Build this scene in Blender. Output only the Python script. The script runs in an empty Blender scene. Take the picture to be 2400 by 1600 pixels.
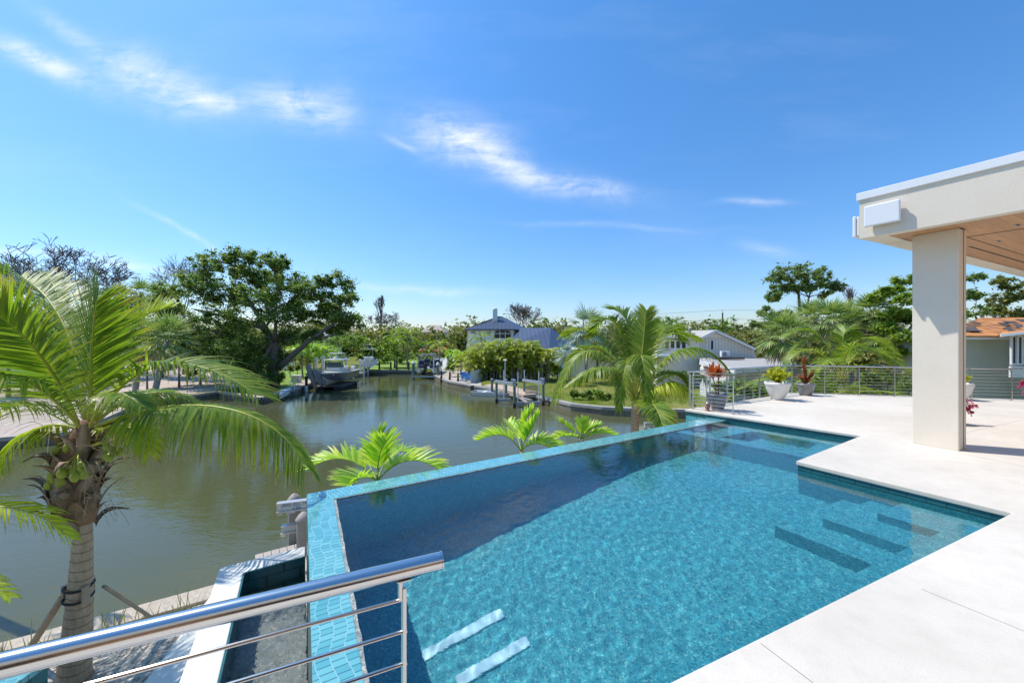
import bpy, math, random
from math import sin, cos, pi, radians, sqrt, atan2
from mathutils import Vector, Matrix
from mathutils.geometry import tessellate_polygon
import numpy as np

sc = bpy.context.scene
COL = sc.collection
random.seed(7)
# ---------------------------------------------------------------- camera
CZ = 1.7                       # eye height over the pool deck (deck z = 0)
F = 900.0                      # focal length in photo pixels (2400 wide)
cam = bpy.data.cameras.new("camera"); cam.lens = 13.5; cam.sensor_width = 36
cam.clip_start = 0.05; cam.clip_end = 3000
camo = bpy.data.objects.new("camera", cam); COL.objects.link(camo)
camo.location = (0, 0, CZ); camo.rotation_euler = (radians(90), 0, 0)
sc.camera = camo
# ---------------------------------------------------------------- light
SUNV = Vector((-0.927, 0.375, 1.60)).normalized()      # towards the sun
EL = math.asin(SUNV.z); AZ = atan2(SUNV.x, SUNV.y)
sun = bpy.data.lights.new("sun", 'SUN'); sun.energy = 3.7; sun.angle = radians(0.5)
sun.color = (1.0, 0.94, 0.84)
suno = bpy.data.objects.new("sun", sun); COL.objects.link(suno)
suno.rotation_euler = SUNV.to_track_quat('Z', 'Y').to_euler()
try: sun.cycles.is_caustics_light = True
except Exception: pass
sc.view_settings.view_transform = 'Standard'; sc.view_settings.look = 'None'
sc.view_settings.exposure = 0.34; sc.view_settings.gamma = 1.0
sc.cycles.max_bounces = 10; sc.cycles.transparent_max_bounces = 12
sc.cycles.transmission_bounces = 8; sc.cycles.diffuse_bounces = 4
sc.cycles.use_denoising = True
sc.cycles.caustics_reflective = False; sc.cycles.caustics_refractive = True
sc.cycles.sample_clamp_indirect = 6.0
sc.cycles.adaptive_threshold = 0.015
# ---------------------------------------------------------------- node helper
class NT:
    def __init__(s, tree):
        s.t = tree; s.n = tree.nodes; s.l = tree.links
    def new(s, typ, **kw):
        n = s.n.new(typ)
        for k, v in kw.items():
            if k == 'inp':
                for a, b in v.items():
                    if hasattr(b, 'is_linked') or b.__class__.__name__.startswith('NodeSocket'): s.l.new(b, n.inputs[a])
                    else: n.inputs[a].default_value = b
            else: setattr(n, k, v)
        return n
    def math(s, op, a, b=None, c=None, clamp=False):
        n = s.n.new('ShaderNodeMath'); n.operation = op; n.use_clamp = clamp
        for i, x in enumerate((a, b, c)):
            if x is None: continue
            if isinstance(x, (int, float)): n.inputs[i].default_value = x
            else: s.l.new(x, n.inputs[i])
        return n.outputs[0]
    def mix(s, fac, a, b, blend='MIX'):
        n = s.n.new('ShaderNodeMix'); n.data_type = 'RGBA'; n.blend_type = blend
        for i, x in ((0, fac), (6, a), (7, b)):
            if isinstance(x, (int, float)): n.inputs[i].default_value = x
            elif isinstance(x, (tuple, list)): n.inputs[i].default_value = tuple(x) + ((1,) if len(x) == 3 else ())
            else: s.l.new(x, n.inputs[i])
        return n.outputs[2]
    def noise(s, vec, scale, detail=3, rough=0.5, dist=0.0):
        n = s.n.new('ShaderNodeTexNoise'); n.inputs['Scale'].default_value = scale
        n.inputs['Detail'].default_value = detail; n.inputs['Roughness'].default_value = rough
        n.inputs['Distortion'].default_value = dist
        if vec is not None: s.l.new(vec, n.inputs['Vector'])
        return n.outputs['Fac']
    def ramp(s, fac, stops):
        n = s.n.new('ShaderNodeValToRGB'); cr = n.color_ramp
        while len(cr.elements) < len(stops): cr.elements.new(0.5)
        for e, (p, c) in zip(cr.elements, stops):
            e.position = p; e.color = tuple(c) + (1,) if len(c) == 3 else c
        s.l.new(fac, n.inputs[0]); return n.outputs[0]
    def mapping(s, vec, scale=(1, 1, 1), rot=(0, 0, 0), loc=(0, 0, 0)):
        n = s.n.new('ShaderNodeMapping'); s.l.new(vec, n.inputs['Vector'])
        n.inputs['Scale'].default_value = scale; n.inputs['Rotation'].default_value = rot; n.inputs['Location'].default_value = loc
        return n.outputs[0]
# ---------------------------------------------------------------- sky
w = bpy.data.worlds.new("World"); sc.world = w; w.use_nodes = True
T = NT(w.node_tree); T.n.clear()
sky = T.new('ShaderNodeTexSky', sky_type='NISHITA', sun_disc=False, sun_elevation=EL, sun_rotation=AZ,
            altitude=0, air_density=1.15, dust_density=0.6, ozone_density=2.2)
tc = T.new('ShaderNodeTexCoord'); sep = T.new('ShaderNodeSeparateXYZ'); T.l.new(tc.outputs['Generated'], sep.inputs[0])
X, Y, Z = sep.outputs
Ys = T.math('MAXIMUM', Y, 0.02)
U = T.math('DIVIDE', X, Ys); V = T.math('DIVIDE', Z, Ys)
cmb = T.new('ShaderNodeCombineXYZ'); T.l.new(U, cmb.inputs[0]); T.l.new(V, cmb.inputs[1])
wv = T.noise(T.mapping(cmb.outputs[0], (3, 3, 1)), 1.6, 3, 0.5)
Vw = T.math('ADD', V, T.math('MULTIPLY', T.math('SUBTRACT', wv, 0.5), 0.045))
tot = None
for (px, py, a, b, ang, st) in [(95, 145, 165, 30, 26, .72), (370, 190, 170, 62, 22, .68), (500, 240, 80, 24, 10, .5), (705, 250, 120, 44, 14, .82), (790, 235, 50, 50, 40, .22),
                                (1080, 328, 125, 60, 18, .78), (1180, 385, 110, 32, 28, .55), (1350, 437, 140, 30, 8, .62), (180, 90, 160, 24, 35, .25), (950, 340, 60, 9, 25, .25),
                                (60, 590, 200, 9, 3, .35), (350, 628, 170, 12, 7, .5), (450, 555, 160, 8, 30, .3), (1770, 475, 90, 9, 0, .28), (1800, 585, 70, 16, 8, .25), (1000, 678, 200, 12, 3, .3), (1420, 530, 260, 8, 2, .15)]:
    u0, v0 = (px - 1200) / F, (800 - py) / F; a /= F; b /= F; c_, s_ = cos(radians(-ang)), sin(radians(-ang))
    du = T.math('SUBTRACT', U, u0); dv = T.math('SUBTRACT', Vw, v0)
    p = T.math('ADD', T.math('MULTIPLY', du, c_ / a), T.math('MULTIPLY', dv, s_ / a))
    q = T.math('ADD', T.math('MULTIPLY', du, -s_ / b), T.math('MULTIPLY', dv, c_ / b))
    r = T.math('ADD', T.math('MULTIPLY', p, p), T.math('MULTIPLY', q, q))
    m = T.math('MULTIPLY', T.math('POWER', 2.718, T.math('MULTIPLY', r, -1.3)), st)
    tot = m if tot is None else T.math('ADD', tot, m)
band = T.mapping(cmb.outputs[0], (1.6, 8.5, 1), (0, 0, radians(22)))
n1 = T.noise(band, 4.0, 12, 0.66, 0.7)
n2 = T.noise(T.mapping(cmb.outputs[0], (2.5, 3.5, 1), (0, 0, radians(-50))), 4.0, 9, 0.66, 1.2)
n3 = T.noise(cmb.outputs[0], 3.5, 4, 0.55)
nn = T.math('ADD', T.math('ADD', T.math('MULTIPLY', n1, 0.5), T.math('MULTIPLY', n2, 0.5)), T.math('MULTIPLY', T.math('SUBTRACT', n3, 0.5), 0.5))
dens = T.math('MULTIPLY', tot, T.math('MULTIPLY', T.math('SUBTRACT', nn, 0.29), 3.0, clamp=True))
veil = T.math('MULTIPLY', T.math('SUBTRACT', T.noise(T.mapping(cmb.outputs[0], (.8, 3, 1), (0, 0, radians(15))), 1.6, 6, 0.6), 0.5, clamp=True), 0.25)
dens = T.math('MULTIPLY', T.math('ADD', dens, veil), 1.0, clamp=True)
hs = T.new('ShaderNodeHueSaturation', inp={'Color': sky.outputs[0], 'Saturation': 1.2, 'Value': 1.0, 'Hue': 0.497})
tv = T.ramp(T.math('MULTIPLY', T.math('MAXIMUM', Z, 0.0), 1.0), [(0.0, (0.74, 0.78, 0.98)), (0.15, (0.64, 0.80, 1.03)), (0.75, (0.66, 0.99, 1.20))])
tint = T.mix(1.0, hs.outputs[0], tv, 'MULTIPLY')
colr = T.mix(dens, tint, (6.2, 6.4, 6.7))
bg = T.new('ShaderNodeBackground', inp={'Color': colr, 'Strength': 0.142})
out = T.new('ShaderNodeOutputWorld'); T.l.new(bg.outputs[0], out.inputs[0])

# ---------------------------------------------------------------- photo rays into the place
def G(px, py, z=0.0):
    "where the ray of photo pixel (px,py) meets the horizontal plane z"
    d = (CZ - z) * F / (py - 800.0)
    return Vector(((px - 1200) / F * d, d, z))
def Q(px, py, d):
    return Vector(((px - 1200) / F * d, d, CZ - (py - 800) / F * d))
def R(px, py, z, wz):
    "the same through the still water surface at wz (refracted)"
    d = Vector(((px - 1200) / F, 1, -(py - 800) / F)).normalized()
    t = (wz - CZ) / d.z; p = Vector((0, 0, CZ)) + d * t
    h = Vector((d.x, d.y, 0)) / 1.33; k = -sqrt(max(0, 1 - h.length_squared)); r = Vector((h.x, h.y, k))
    return p + r * ((z - wz) / r.z)
# ---------------------------------------------------------------- mesh helpers
class MB:
    def __init__(s): s.v = []; s.f = []; s.uv = None
    def add(s, vs, fs):
        o = len(s.v); s.v += [tuple(p) for p in vs]; s.f += [tuple(i + o for i in f) for f in fs]; return s
    def box(s, c, size, rz=0.0, tilt=None):
        hx, hy, hz = size[0] / 2, size[1] / 2, size[2] / 2
        M = Matrix.Rotation(rz, 3, 'Z')
        if tilt is not None: M = M @ tilt
        c = Vector(c)
        vs = [c + M @ Vector((x * hx, y * hy, z * hz)) for z in (-1, 1) for x, y in ((-1, -1), (1, -1), (1, 1), (-1, 1))]
        return s.add(vs, [(3, 2, 1, 0), (4, 5, 6, 7), (0, 1, 5, 4), (1, 2, 6, 5), (2, 3, 7, 6), (3, 0, 4, 7)])
    def bar(s, a, b, w, h, up=Vector((0, 0, 1))):
        a = Vector(a); b = Vector(b); d = (b - a).normalized(); sd = d.cross(up)
        sd = sd.normalized() if sd.length > 1e-4 else Vector((1, 0, 0)); u = sd.cross(d)
        vs = [p + sd * (x * w / 2) + u * (y * h / 2) for p in (a, b) for x, y in ((-1, -1), (1, -1), (1, 1), (-1, 1))]
        return s.add(vs, [(3, 2, 1, 0), (4, 5, 6, 7), (0, 1, 5, 4), (1, 2, 6, 5), (2, 3, 7, 6), (3, 0, 4, 7)])
    def tube(s, pts, rad, seg=8, caps=True):
        pts = [Vector(p) for p in pts]; n = len(pts)
        if not hasattr(rad, '__len__'): rad = [rad] * n
        o = len(s.v); ref = None
        for i, p in enumerate(pts):
            d = (pts[min(i + 1, n - 1)] - pts[max(i - 1, 0)]).normalized()
            if ref is None:
                ref = d.orthogonal().normalized()
            ref = (ref - d * ref.dot(d))
            ref = ref.normalized() if ref.length > 1e-5 else d.orthogonal().normalized()
            q = d.cross(ref)
            for k in range(seg):
                a = 2 * pi * k / seg; s.v.append(tuple(p + (ref * cos(a) + q * sin(a)) * rad[i]))
        for i in range(n - 1):
            for k in range(seg):
                k2 = (k + 1) % seg; s.f.append((o + i * seg + k, o + i * seg + k2, o + (i + 1) * seg + k2, o + (i + 1) * seg + k))
        if caps:
            s.f.append(tuple(o + k for k in range(seg))[::-1]); s.f.append(tuple(o + (n - 1) * seg + k for k in range(seg)))
        return s
    def lathe(s, c, prof, seg=24, caps=True):
        c = Vector(c); o = len(s.v)
        for r, z in prof:
            for k in range(seg):
                a = 2 * pi * k / seg; s.v.append((c.x + r * cos(a), c.y + r * sin(a), c.z + z))
        for i in range(len(prof) - 1):
            for k in range(seg):
                k2 = (k + 1) % seg; s.f.append((o + i * seg + k, o + i * seg + k2, o + (i + 1) * seg + k2, o + (i + 1) * seg + k))
        if caps:
            s.f.append(tuple(o + k for k in range(seg))[::-1]); m = len(prof) - 1; s.f.append(tuple(o + m * seg + k for k in range(seg)))
        return s
    def prism(s, poly, z0, z1, top=True, bottom=True, sides=True):
        "poly: list of (x,y); outward sides"
        P = [Vector((p[0], p[1], 0)) for p in poly]; n = len(P)
        ar = sum(P[i].x * P[(i + 1) % n].y - P[(i + 1) % n].x * P[i].y for i in range(n))
        if ar < 0: P = P[::-1]
        o = len(s.v); s.v += [(p.x, p.y, z0) for p in P] + [(p.x, p.y, z1) for p in P]
        tr = tessellate_polygon([P])
        for t in tr:
            a, b, c = t
            if (P[b] - P[a]).cross(P[c] - P[a]).z < 0: t = (a, c, b)
            if top: s.f.append(tuple(o + n + i for i in t))
            if bottom: s.f.append(tuple(o + i for i in t[::-1]))
        if sides:
            for i in range(n):
                j = (i + 1) % n; s.f.append((o + i, o + j, o + n + j, o + n + i))
        return s
    def sphere(s, c, r, seg=12, rings=8, sq=(1, 1, 1)):
        c = Vector(c); pr = []
        o = len(s.v)
        for i in range(1, rings):
            th = pi * i / rings
            for k in range(seg):
                a = 2 * pi * k / seg; s.v.append((c.x + r * sq[0] * sin(th) * cos(a), c.y + r * sq[1] * sin(th) * sin(a), c.z + r * sq[2] * cos(th)))
        t = len(s.v); s.v.append((c.x, c.y, c.z + r * sq[2])); b = len(s.v); s.v.append((c.x, c.y, c.z - r * sq[2]))
        for i in range(rings - 2):
            for k in range(seg):
                k2 = (k + 1) % seg; s.f.append((o + i * seg + k, o + (i + 1) * seg + k, o + (i + 1) * seg + k2, o + i * seg + k2))
        for k in range(seg):
            k2 = (k + 1) % seg; s.f.append((t, o + k, o + k2)); s.f.append((b, o + (rings - 2) * seg + k2, o + (rings - 2) * seg + k))
        return s
    def build(s, name, mat, parent=None, smooth=False, bevel=0.0, bseg=2, autos=None):
        off = Vector((0, 0, 0)); p = parent
        while p is not None: off += p.location; p = p.parent
        me = bpy.data.meshes.new(name)
        me.from_pydata([(x - off.x, y - off.y, z - off.z) for x, y, z in s.v], [], s.f)
        if s.uv is not None:
            ul = me.uv_layers.new(name="uv"); a = np.array(s.uv, dtype=np.float32)
            idx = np.empty(len(me.loops), dtype=np.int32); me.loops.foreach_get('vertex_index', idx)
            ul.data.foreach_set('uv', a[idx].ravel())
        me.materials.append(mat); me.update()
        if smooth: me.polygons.foreach_set('use_smooth', [True] * len(me.polygons))
        if autos is not None:
            me.polygons.foreach_set('use_smooth', [True] * len(me.polygons)); me.set_sharp_from_angle(angle=radians(autos))
        o = bpy.data.objects.new(name, me); COL.objects.link(o); o.parent = parent
        if bevel > 0:
            b = o.modifiers.new('bevel', 'BEVEL'); b.width = bevel; b.segments = bseg; b.limit_method = 'ANGLE'; b.angle_limit = radians(40)
        return o
def tag(o, label=None, cat=None, group=None, kind=None):
    if label: o['label'] = label
    if cat: o['category'] = cat
    if group: o['group'] = group
    if kind: o['kind'] = kind
    return o
def thing(name, loc, label, cat, group=None):
    o = bpy.data.objects.new(name, None); COL.objects.link(o); o.location = loc; o.empty_display_size = 0.2
    return tag(o, label, cat, group)
def copy_tree(o, parent=None):
    c = o.copy(); COL.objects.link(c); c.parent = parent
    for ch in list(o.children): copy_tree(ch, c)
    return c
def lerp(a, b, t): return a + (b - a) * t
# ---------------------------------------------------------------- materials
MATS = {}
def M_(name): return MATS[name]
def pbr(name, col, rough=0.6, metal=0.0, spec=0.5, nscale=0, namt=0.15, bump=0.0, bscale=30, bdist=0.01, coat=0):
    m = bpy.data.materials.new(name); m.use_nodes = True; t = NT(m.node_tree); b = t.n['Principled BSDF']
    b.inputs['Base Color'].default_value = tuple(col) + (1,); b.inputs['Roughness'].default_value = rough
    b.inputs['Metallic'].default_value = metal; b.inputs['Specular IOR Level'].default_value = spec
    b.inputs['Coat Weight'].default_value = coat
    tc = t.n.new('ShaderNodeTexCoord')
    if nscale:
        nz = t.noise(tc.outputs['Object'], nscale, 6, 0.6)
        v = t.math('ADD', t.math('MULTIPLY', t.math('SUBTRACT', nz, 0.5), 2 * namt), 1.0)
        t.l.new(t.mix(1.0, tuple(col), v, 'MULTIPLY'), b.inputs['Base Color'])
    if bump:
        nz = t.noise(tc.outputs['Object'], bscale, 5, 0.65)
        bn = t.new('ShaderNodeBump', inp={'Strength': bump, 'Distance': bdist, 'Height': nz}); t.l.new(bn.outputs[0], b.inputs['Normal'])
    MATS[name] = m; return m
def newmat(name):
    m = bpy.data.materials.new(name); m.use_nodes = True; t = NT(m.node_tree); MATS[name] = m
    return m, t, t.n['Principled BSDF'], t.n['Material Output'], t.n.new('ShaderNodeTexCoord')
# ================================================================= POOL AND DECK
WZ = -0.12                                   # pool water level
# --- plan points
L0 = Vector((0.773, 1.913)); L1 = Vector((4.967, 3.816)); Ld = (L1 - L0).normalized()     # near coping line (also the near railing's line)
P2 = Vector((4.045, 5.47)); P3 = Vector((6.319, 6.95)); P4 = Vector((4.33, 9.62))
g = lambda px, py, z: G(px, py, z).to_2d()
A_o = g(719, 1158, WZ); B_o = g(1659.7, 979, WZ)            # outer line of the vanishing edge, far side
Ad = (B_o - A_o).normalized()
A_i = g(782, 1170, WZ); B_i = g(1500, 1025.4, WZ)
Li_dir = (g(853.8, 1600, WZ) - A_i).normalized()
Lo_dir = (g(732.6, 1600, WZ) - A_o).normalized()
def isect(p, d, q, e):
    k = d.x * e.y - d.y * e.x; t = ((q.x - p.x) * e.y - (q.y - p.y) * e.x) / k; return p + d * t
NI = isect(A_i, Li_dir, L0, Ld)              # near end of the left rim, inner
NO = isect(A_o, Lo_dir, L0, Ld)
Ed = (P4 - P3).normalized()
B_e = isect(A_i, (B_i - A_i).normalized(), P3, Ed)           # inner rim meets far coping line
B_x = isect(A_o, Ad, P3, Ed)

# materials -----------------------------------------------------------
m, t, b, o, tc = newmat('white_deck')
n1 = t.noise(tc.outputs['Object'], 0.55, 5, 0.6); n2 = t.noise(tc.outputs['Object'], 120, 3, 0.6); n3 = t.noise(tc.outputs['Object'], 6, 6, 0.65)
vo = t.new('ShaderNodeTexVoronoi', inp={'Vector': tc.outputs['Object'], 'Scale': 38.0}); 
spk = t.math('LESS_THAN', vo.outputs['Distance'], 0.10)
c = t.ramp(n1, [(0.3, (0.59, 0.535, 0.46)), (0.62, (0.71, 0.655, 0.575))])
c = t.mix(t.math('MULTIPLY', t.math('SUBTRACT', n3, 0.45, clamp=True), 0.9), c, (0.44, 0.39, 0.33))
c = t.mix(t.math('MULTIPLY', spk, 0.6), c, (0.42, 0.40, 0.37))
c = t.mix(t.math('MULTIPLY', t.math('SUBTRACT', n2, 0.48, clamp=True), 1.6), c, (0.42, 0.39, 0.34))
t.l.new(c, b.inputs['Base Color']); b.inputs['Roughness'].default_value = 0.75; b.inputs['Specular IOR Level'].default_value = 0.3
bn = t.new('ShaderNodeBump', inp={'Strength': 0.25, 'Distance': 0.003, 'Height': n2}); t.l.new(bn.outputs[0], b.inputs['Normal'])
pbr('white_coping', (0.72, 0.71, 0.68), 0.7, nscale=5, namt=0.08, bump=0.15, bscale=80, bdist=0.003)
m, t, b, o, tc = newmat('stucco')
n1 = t.noise(tc.outputs['Object'], 1.2, 6, 0.6); n2 = t.noise(tc.outputs['Object'], 55, 5, 0.7)
c = t.ramp(n1, [(0.3, (0.72, 0.64, 0.53)), (0.7, (0.79, 0.71, 0.60))]); t.l.new(c, b.inputs['Base Color'])
b.inputs['Roughness'].default_value = 0.9; b.inputs['Specular IOR Level'].default_value = 0.2
bn = t.new('ShaderNodeBump', inp={'Strength': 0.6, 'Distance': 0.006, 'Height': n2}); t.l.new(bn.outputs[0], b.inputs['Normal'])

def pebble(name, dark, mid, light, lightness=1.0):
    m, t, b, o, tc = newmat(name)
    vo = t.new('ShaderNodeTexVoronoi', inp={'Vector': tc.outputs['Object'], 'Scale': 75.0})
    sp = t.new('ShaderNodeSeparateColor'); t.l.new(vo.outputs['Color'], sp.inputs[0])
    c = t.ramp(sp.outputs[0], [(0.0, dark), (0.45, mid), (0.8, mid), (1.0, light)])
    # light network that ripples carry is left to the light; broad blotches of pebble density are real
    nz = t.noise(tc.outputs['Object'], 1.3, 4, 0.6)
    vo2 = t.new('ShaderNodeTexVoronoi', inp={'Vector': tc.outputs['Object'], 'Scale': 14.0})
    sp2 = t.new('ShaderNodeSeparateColor'); t.l.new(vo2.outputs['Color'], sp2.inputs[0])
    c = t.mix(1.0, c, t.math('ADD', t.math('MULTIPLY', nz, 0.35), 0.82), 'MULTIPLY')
    c = t.mix(1.0, c, t.math('ADD', t.math('MULTIPLY', sp2.outputs[1], 0.18), 0.91), 'MULTIPLY')
    t.l.new(c, b.inputs['Base Color']); b.inputs['Roughness'].default_value = 0.6
    return m
pebble('pool_pebble', (0.035, 0.22, 0.29), (0.09, 0.42, 0.45), (0.34, 0.62, 0.56))
pebble('basin_pebble', (0.10, 0.13, 0.13), (0.26, 0.28, 0.26), (0.55, 0.55, 0.48))

def tilemat(name, c1, c2, grout, sx, sy, rz, wave=0.0, rough=0.25, gw=0.03, vert=False):
    m, t, b, o, tc = newmat(name)
    if vert:
        s3 = t.new('ShaderNodeSeparateXYZ'); t.l.new(tc.outputs['Object'], s3.inputs[0]); cb3 = t.n.new('ShaderNodeCombineXYZ'); t.l.new(t.math('SUBTRACT', s3.outputs[0], t.math('MULTIPLY', s3.outputs[1], 0.6)), cb3.inputs[0]); t.l.new(s3.outputs[2], cb3.inputs[1]); mp = cb3.outputs[0]
    else: mp = t.mapping(tc.outputs['Object'], (1, 1, 1), (0, 0, rz))
    br = t.n.new('ShaderNodeTexBrick'); t.l.new(mp, br.inputs['Vector']); br.inputs['Scale'].default_value = 1.0
    br.inputs['Brick Width'].default_value = sx; br.inputs['Row Height'].default_value = sy; br.inputs['Mortar Size'].default_value = gw * sy
    br.inputs['Color1'].default_value = c1 + (1,); br.inputs['Color2'].default_value = c2 + (1,); br.inputs['Mortar'].default_value = grout + (1,)
    br.inputs['Mortar Smooth'].default_value = 0.1
    nz = t.noise(tc.outputs['Object'], 9, 4, 0.6)
    c = t.mix(1.0, br.outputs['Color'], t.math('ADD', t.math('MULTIPLY', nz, 0.4), 0.8), 'MULTIPLY')
    t.l.new(c, b.inputs['Base Color']); b.inputs['Roughness'].default_value = rough
    bn = t.new('ShaderNodeBump', inp={'Strength': 0.5, 'Distance': 0.004, 'Height': br.outputs['Fac']}); bn.invert = True; t.l.new(bn.outputs[0], b.inputs['Normal'])
    return m
tilemat('teal_tile', (0.02, 0.11, 0.13), (0.03, 0.15, 0.165), (0.012, 0.07, 0.08), 0.16, 0.15, 0.3, gw=0.04, vert=True)
# the vanishing edge's glass tile: rows across the rim, crazy wavy courses
def rimmat(name, ang):
    "long strips with wavy joints running along the rim, cut into short rows across it"
    m, t, b, o, tc = newmat(name)
    mp = t.mapping(tc.outputs['Object'], (1, 1, 1), (0, 0, -ang))
    sp = t.new('ShaderNodeSeparateXYZ'); t.l.new(mp, sp.inputs[0]); X, Y = sp.outputs[0], sp.outputs[1]
    # wavy joints along X (rim direction)
    wob = t.math('MULTIPLY', t.math('SINE', t.math('MULTIPLY', X, 14.0)), 0.016)
    wob = t.math('ADD', wob, t.math('MULTIPLY', t.math('SINE', t.math('ADD', t.math('MULTIPLY', X, 5.3), 1.0)), 0.008))
    Yw = t.math('DIVIDE', t.math('ADD', Y, wob), 0.078)
    fy = t.math('FRACT', Yw); row = t.math('FLOOR', Yw)
    g1 = t.math('LESS_THAN', t.math('MINIMUM', fy, t.math('SUBTRACT', 1.0, fy)), 0.045)
    Xs = t.math('DIVIDE', t.math('ADD', X, t.math('MULTIPLY', row, 0.0173)), 0.052)
    fx = t.math('FRACT', Xs)
    g2 = t.math('LESS_THAN', t.math('MINIMUM', fx, t.math('SUBTRACT', 1.0, fx)), 0.07)
    cid = t.new('ShaderNodeCombineXYZ'); t.l.new(t.math('FLOOR', Xs), cid.inputs[0]); t.l.new(row, cid.inputs[1])
    wn = t.n.new('ShaderNodeTexWhiteNoise'); wn.noise_dimensions = '2D'; t.l.new(cid.outputs[0], wn.inputs['Vector'])
    c = t.ramp(wn.outputs['Value'], [(0.0, (0.085, 0.34, 0.385)), (0.5, (0.12, 0.40, 0.44)), (1.0, (0.17, 0.46, 0.49))])
    c = t.mix(t.math('MULTIPLY', g2, 0.92), c, (0.04, 0.16, 0.19))
    c = t.mix(t.math('MULTIPLY', g1, 0.6), c, (0.30, 0.52, 0.56))
    t.l.new(c, b.inputs['Base Color']); b.inputs['Roughness'].default_value = 0.18; b.inputs['Coat Weight'].default_value = 0.5; b.inputs['Coat Roughness'].default_value = 0.05
    hgt = t.math('SUBTRACT', 1.0, t.math('MAXIMUM', g1, g2))
    bn = t.new('ShaderNodeBump', inp={'Strength': 0.5, 'Distance': 0.004, 'Height': hgt}); t.l.new(bn.outputs[0], b.inputs['Normal'])
    return m
rimmat('rim_tile_far', atan2(Ad.y, Ad.x)); rimmat('rim_tile_side', atan2(Lo_dir.y, Lo_dir.x))
rimmat('dam_tile', atan2(0.65, 1.0))

def watermat(name, tint, bscale, bstr, bdist, rough=0.0, stretch=(1, 1, 1)):
    m, t, b, o, tc = newmat(name)
    b.inputs['Transmission Weight'].default_value = 1.0; b.inputs['IOR'].default_value = 1.333; b.inputs['Roughness'].default_value = rough
    b.inputs['Base Color'].default_value = tint + (1,)
    mp = t.mapping(tc.outputs['Object'], stretch)
    n1 = t.noise(mp, bscale, 3, 0.5, 0.6)
    n2 = t.noise(mp, bscale * 3.1, 2, 0.5, 0.3)
    h = t.math('ADD', n1, t.math('MULTIPLY', n2, 0.3))
    bn = t.new('ShaderNodeBump', inp={'Strength': bstr, 'Distance': bdist, 'Height': h}); t.l.new(bn.outputs[0], b.inputs['Normal'])
    return m
watermat('pool_water', (0.52, 0.85, 0.96), 14.0, 0.10, 0.004, stretch=(1, 1.3, 1))

# deck -------------------------------------------------------------------
def off(p, d, s): return p + d * s
RC = [Vector((4.45, 9.80)), Vector((9.25, 12.75)), Vector((30.0, 7.3))]      # outer edge of the far terrace
deck_poly = [L0 - Ld * 9.0, L0 - Ld * 1.25, NI, L0, L1, P2, P3, P4, RC[1], RC[2], Vector((30, -14)), Vector((-2, -14)), (L0 - Ld * 9.0) + Vector((2, -8))]
NOo = L0 - Ld * 9.0
deck_poly = [NOo, NI, L1, P2, P3, P4, RC[1], RC[2], Vector((30, -14)), Vector((-4, -14))]
mb = MB(); mb.prism([p.to_tuple() for p in deck_poly], -0.055, 0.0)
deck = mb.build('pool_deck', M_('white_deck'), bevel=0.012); tag(deck, kind='structure')
deck_in = []   # the wall body below the coping, slightly inset
def inset(poly, s):
    n = len(poly); out = []
    ar = sum(poly[i].x * poly[(i + 1) % n].y - poly[(i + 1) % n].x * poly[i].y for i in range(n)); sg = 1 if ar > 0 else -1
    for i in range(n):
        p0, p1, p2 = poly[i - 1], poly[i], poly[(i + 1) % n]
        d0 = (p1 - p0).normalized(); d1 = (p2 - p1).normalized()
        n0 = Vector((-d0.y, d0.x)) * sg * s; n1 = Vector((-d1.y, d1.x)) * sg * s
        out.append(isect(p0 + n0, d0, p1 + n1, d1))
    return out
body = inset(deck_poly, 0.025)
mb = MB(); mb.prism([p.to_tuple() for p in body], -2.55, -0.0555)
tag(mb.build('terrace_wall', M_('stucco')), kind='structure')
# thin joints sawn in the deck
mb = MB()
def joint(a, b):
    a = Vector(a); b = Vector(b); mb.bar((a.x, a.y, 0.0), (b.x, b.y, 0.0), 0.004, 0.002)
joint(g(1783, 1507, 0), g(1960, 1640, 0)); 
ja = g(2272, 1011, 0); jb = g(2400, 983, 0); joint(ja - (jb - ja) * 0.3, jb + (jb - ja) * 3)
ja = g(2110, 1036, 0); joint(ja, g(2137, 1040, 0)); 
ja = g(2240, 1060, 0); jb = g(2400, 1092, 0); joint(ja, jb + (jb - ja) * .6)
ja = g(2165, 1355, 0); joint(g(2160, 1380, 0), g(2400, 1478, 0))
ja = g(1720, 1010, 0); jb = g(2130, 950, 0)
mb.build('deck_joint', pbr('joint_dark', (0.22, 0.20, 0.18), 0.9), deck)
# dark teal tile band under the coping -------------------------------------
pool = thing('swimming_pool', (2, 4, -0.12), 'turquoise tiled infinity pool with a vanishing edge above the canal', 'swimming pool')
FLOOR = -1.67
def wallband(pts, z0, z1, th, mat, name):
    mb = MB()
    for a, b in zip(pts[:-1], pts[1:]):
        d = (b - a).normalized(); n = Vector((-d.y, d.x))
        q = [a, b, b - n * th, a - n * th]; mb.prism([x.to_tuple() for x in q], z0, z1)
    return mb.build(name, M_(mat), pool)
def inpool(p, s=0.0): return p
edge = inset(deck_poly, 0.018)      # tile face stands just proud of the wall body
edge2 = inset(deck_poly, 0.05)
e = edge
mb = MB()
for i, j in ((1, 2), (2, 3), (3, 4), (4, 5)):
    a, b_ = e[i], e[j]; a2, b2 = edge2[i], edge2[j]
    mb.prism([a.to_tuple(), b_.to_tuple(), b2.to_tuple(), a2.to_tuple()], WZ - 0.03, -0.056)
mb.build('waterline_tile', M_('teal_tile'), pool)
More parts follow.
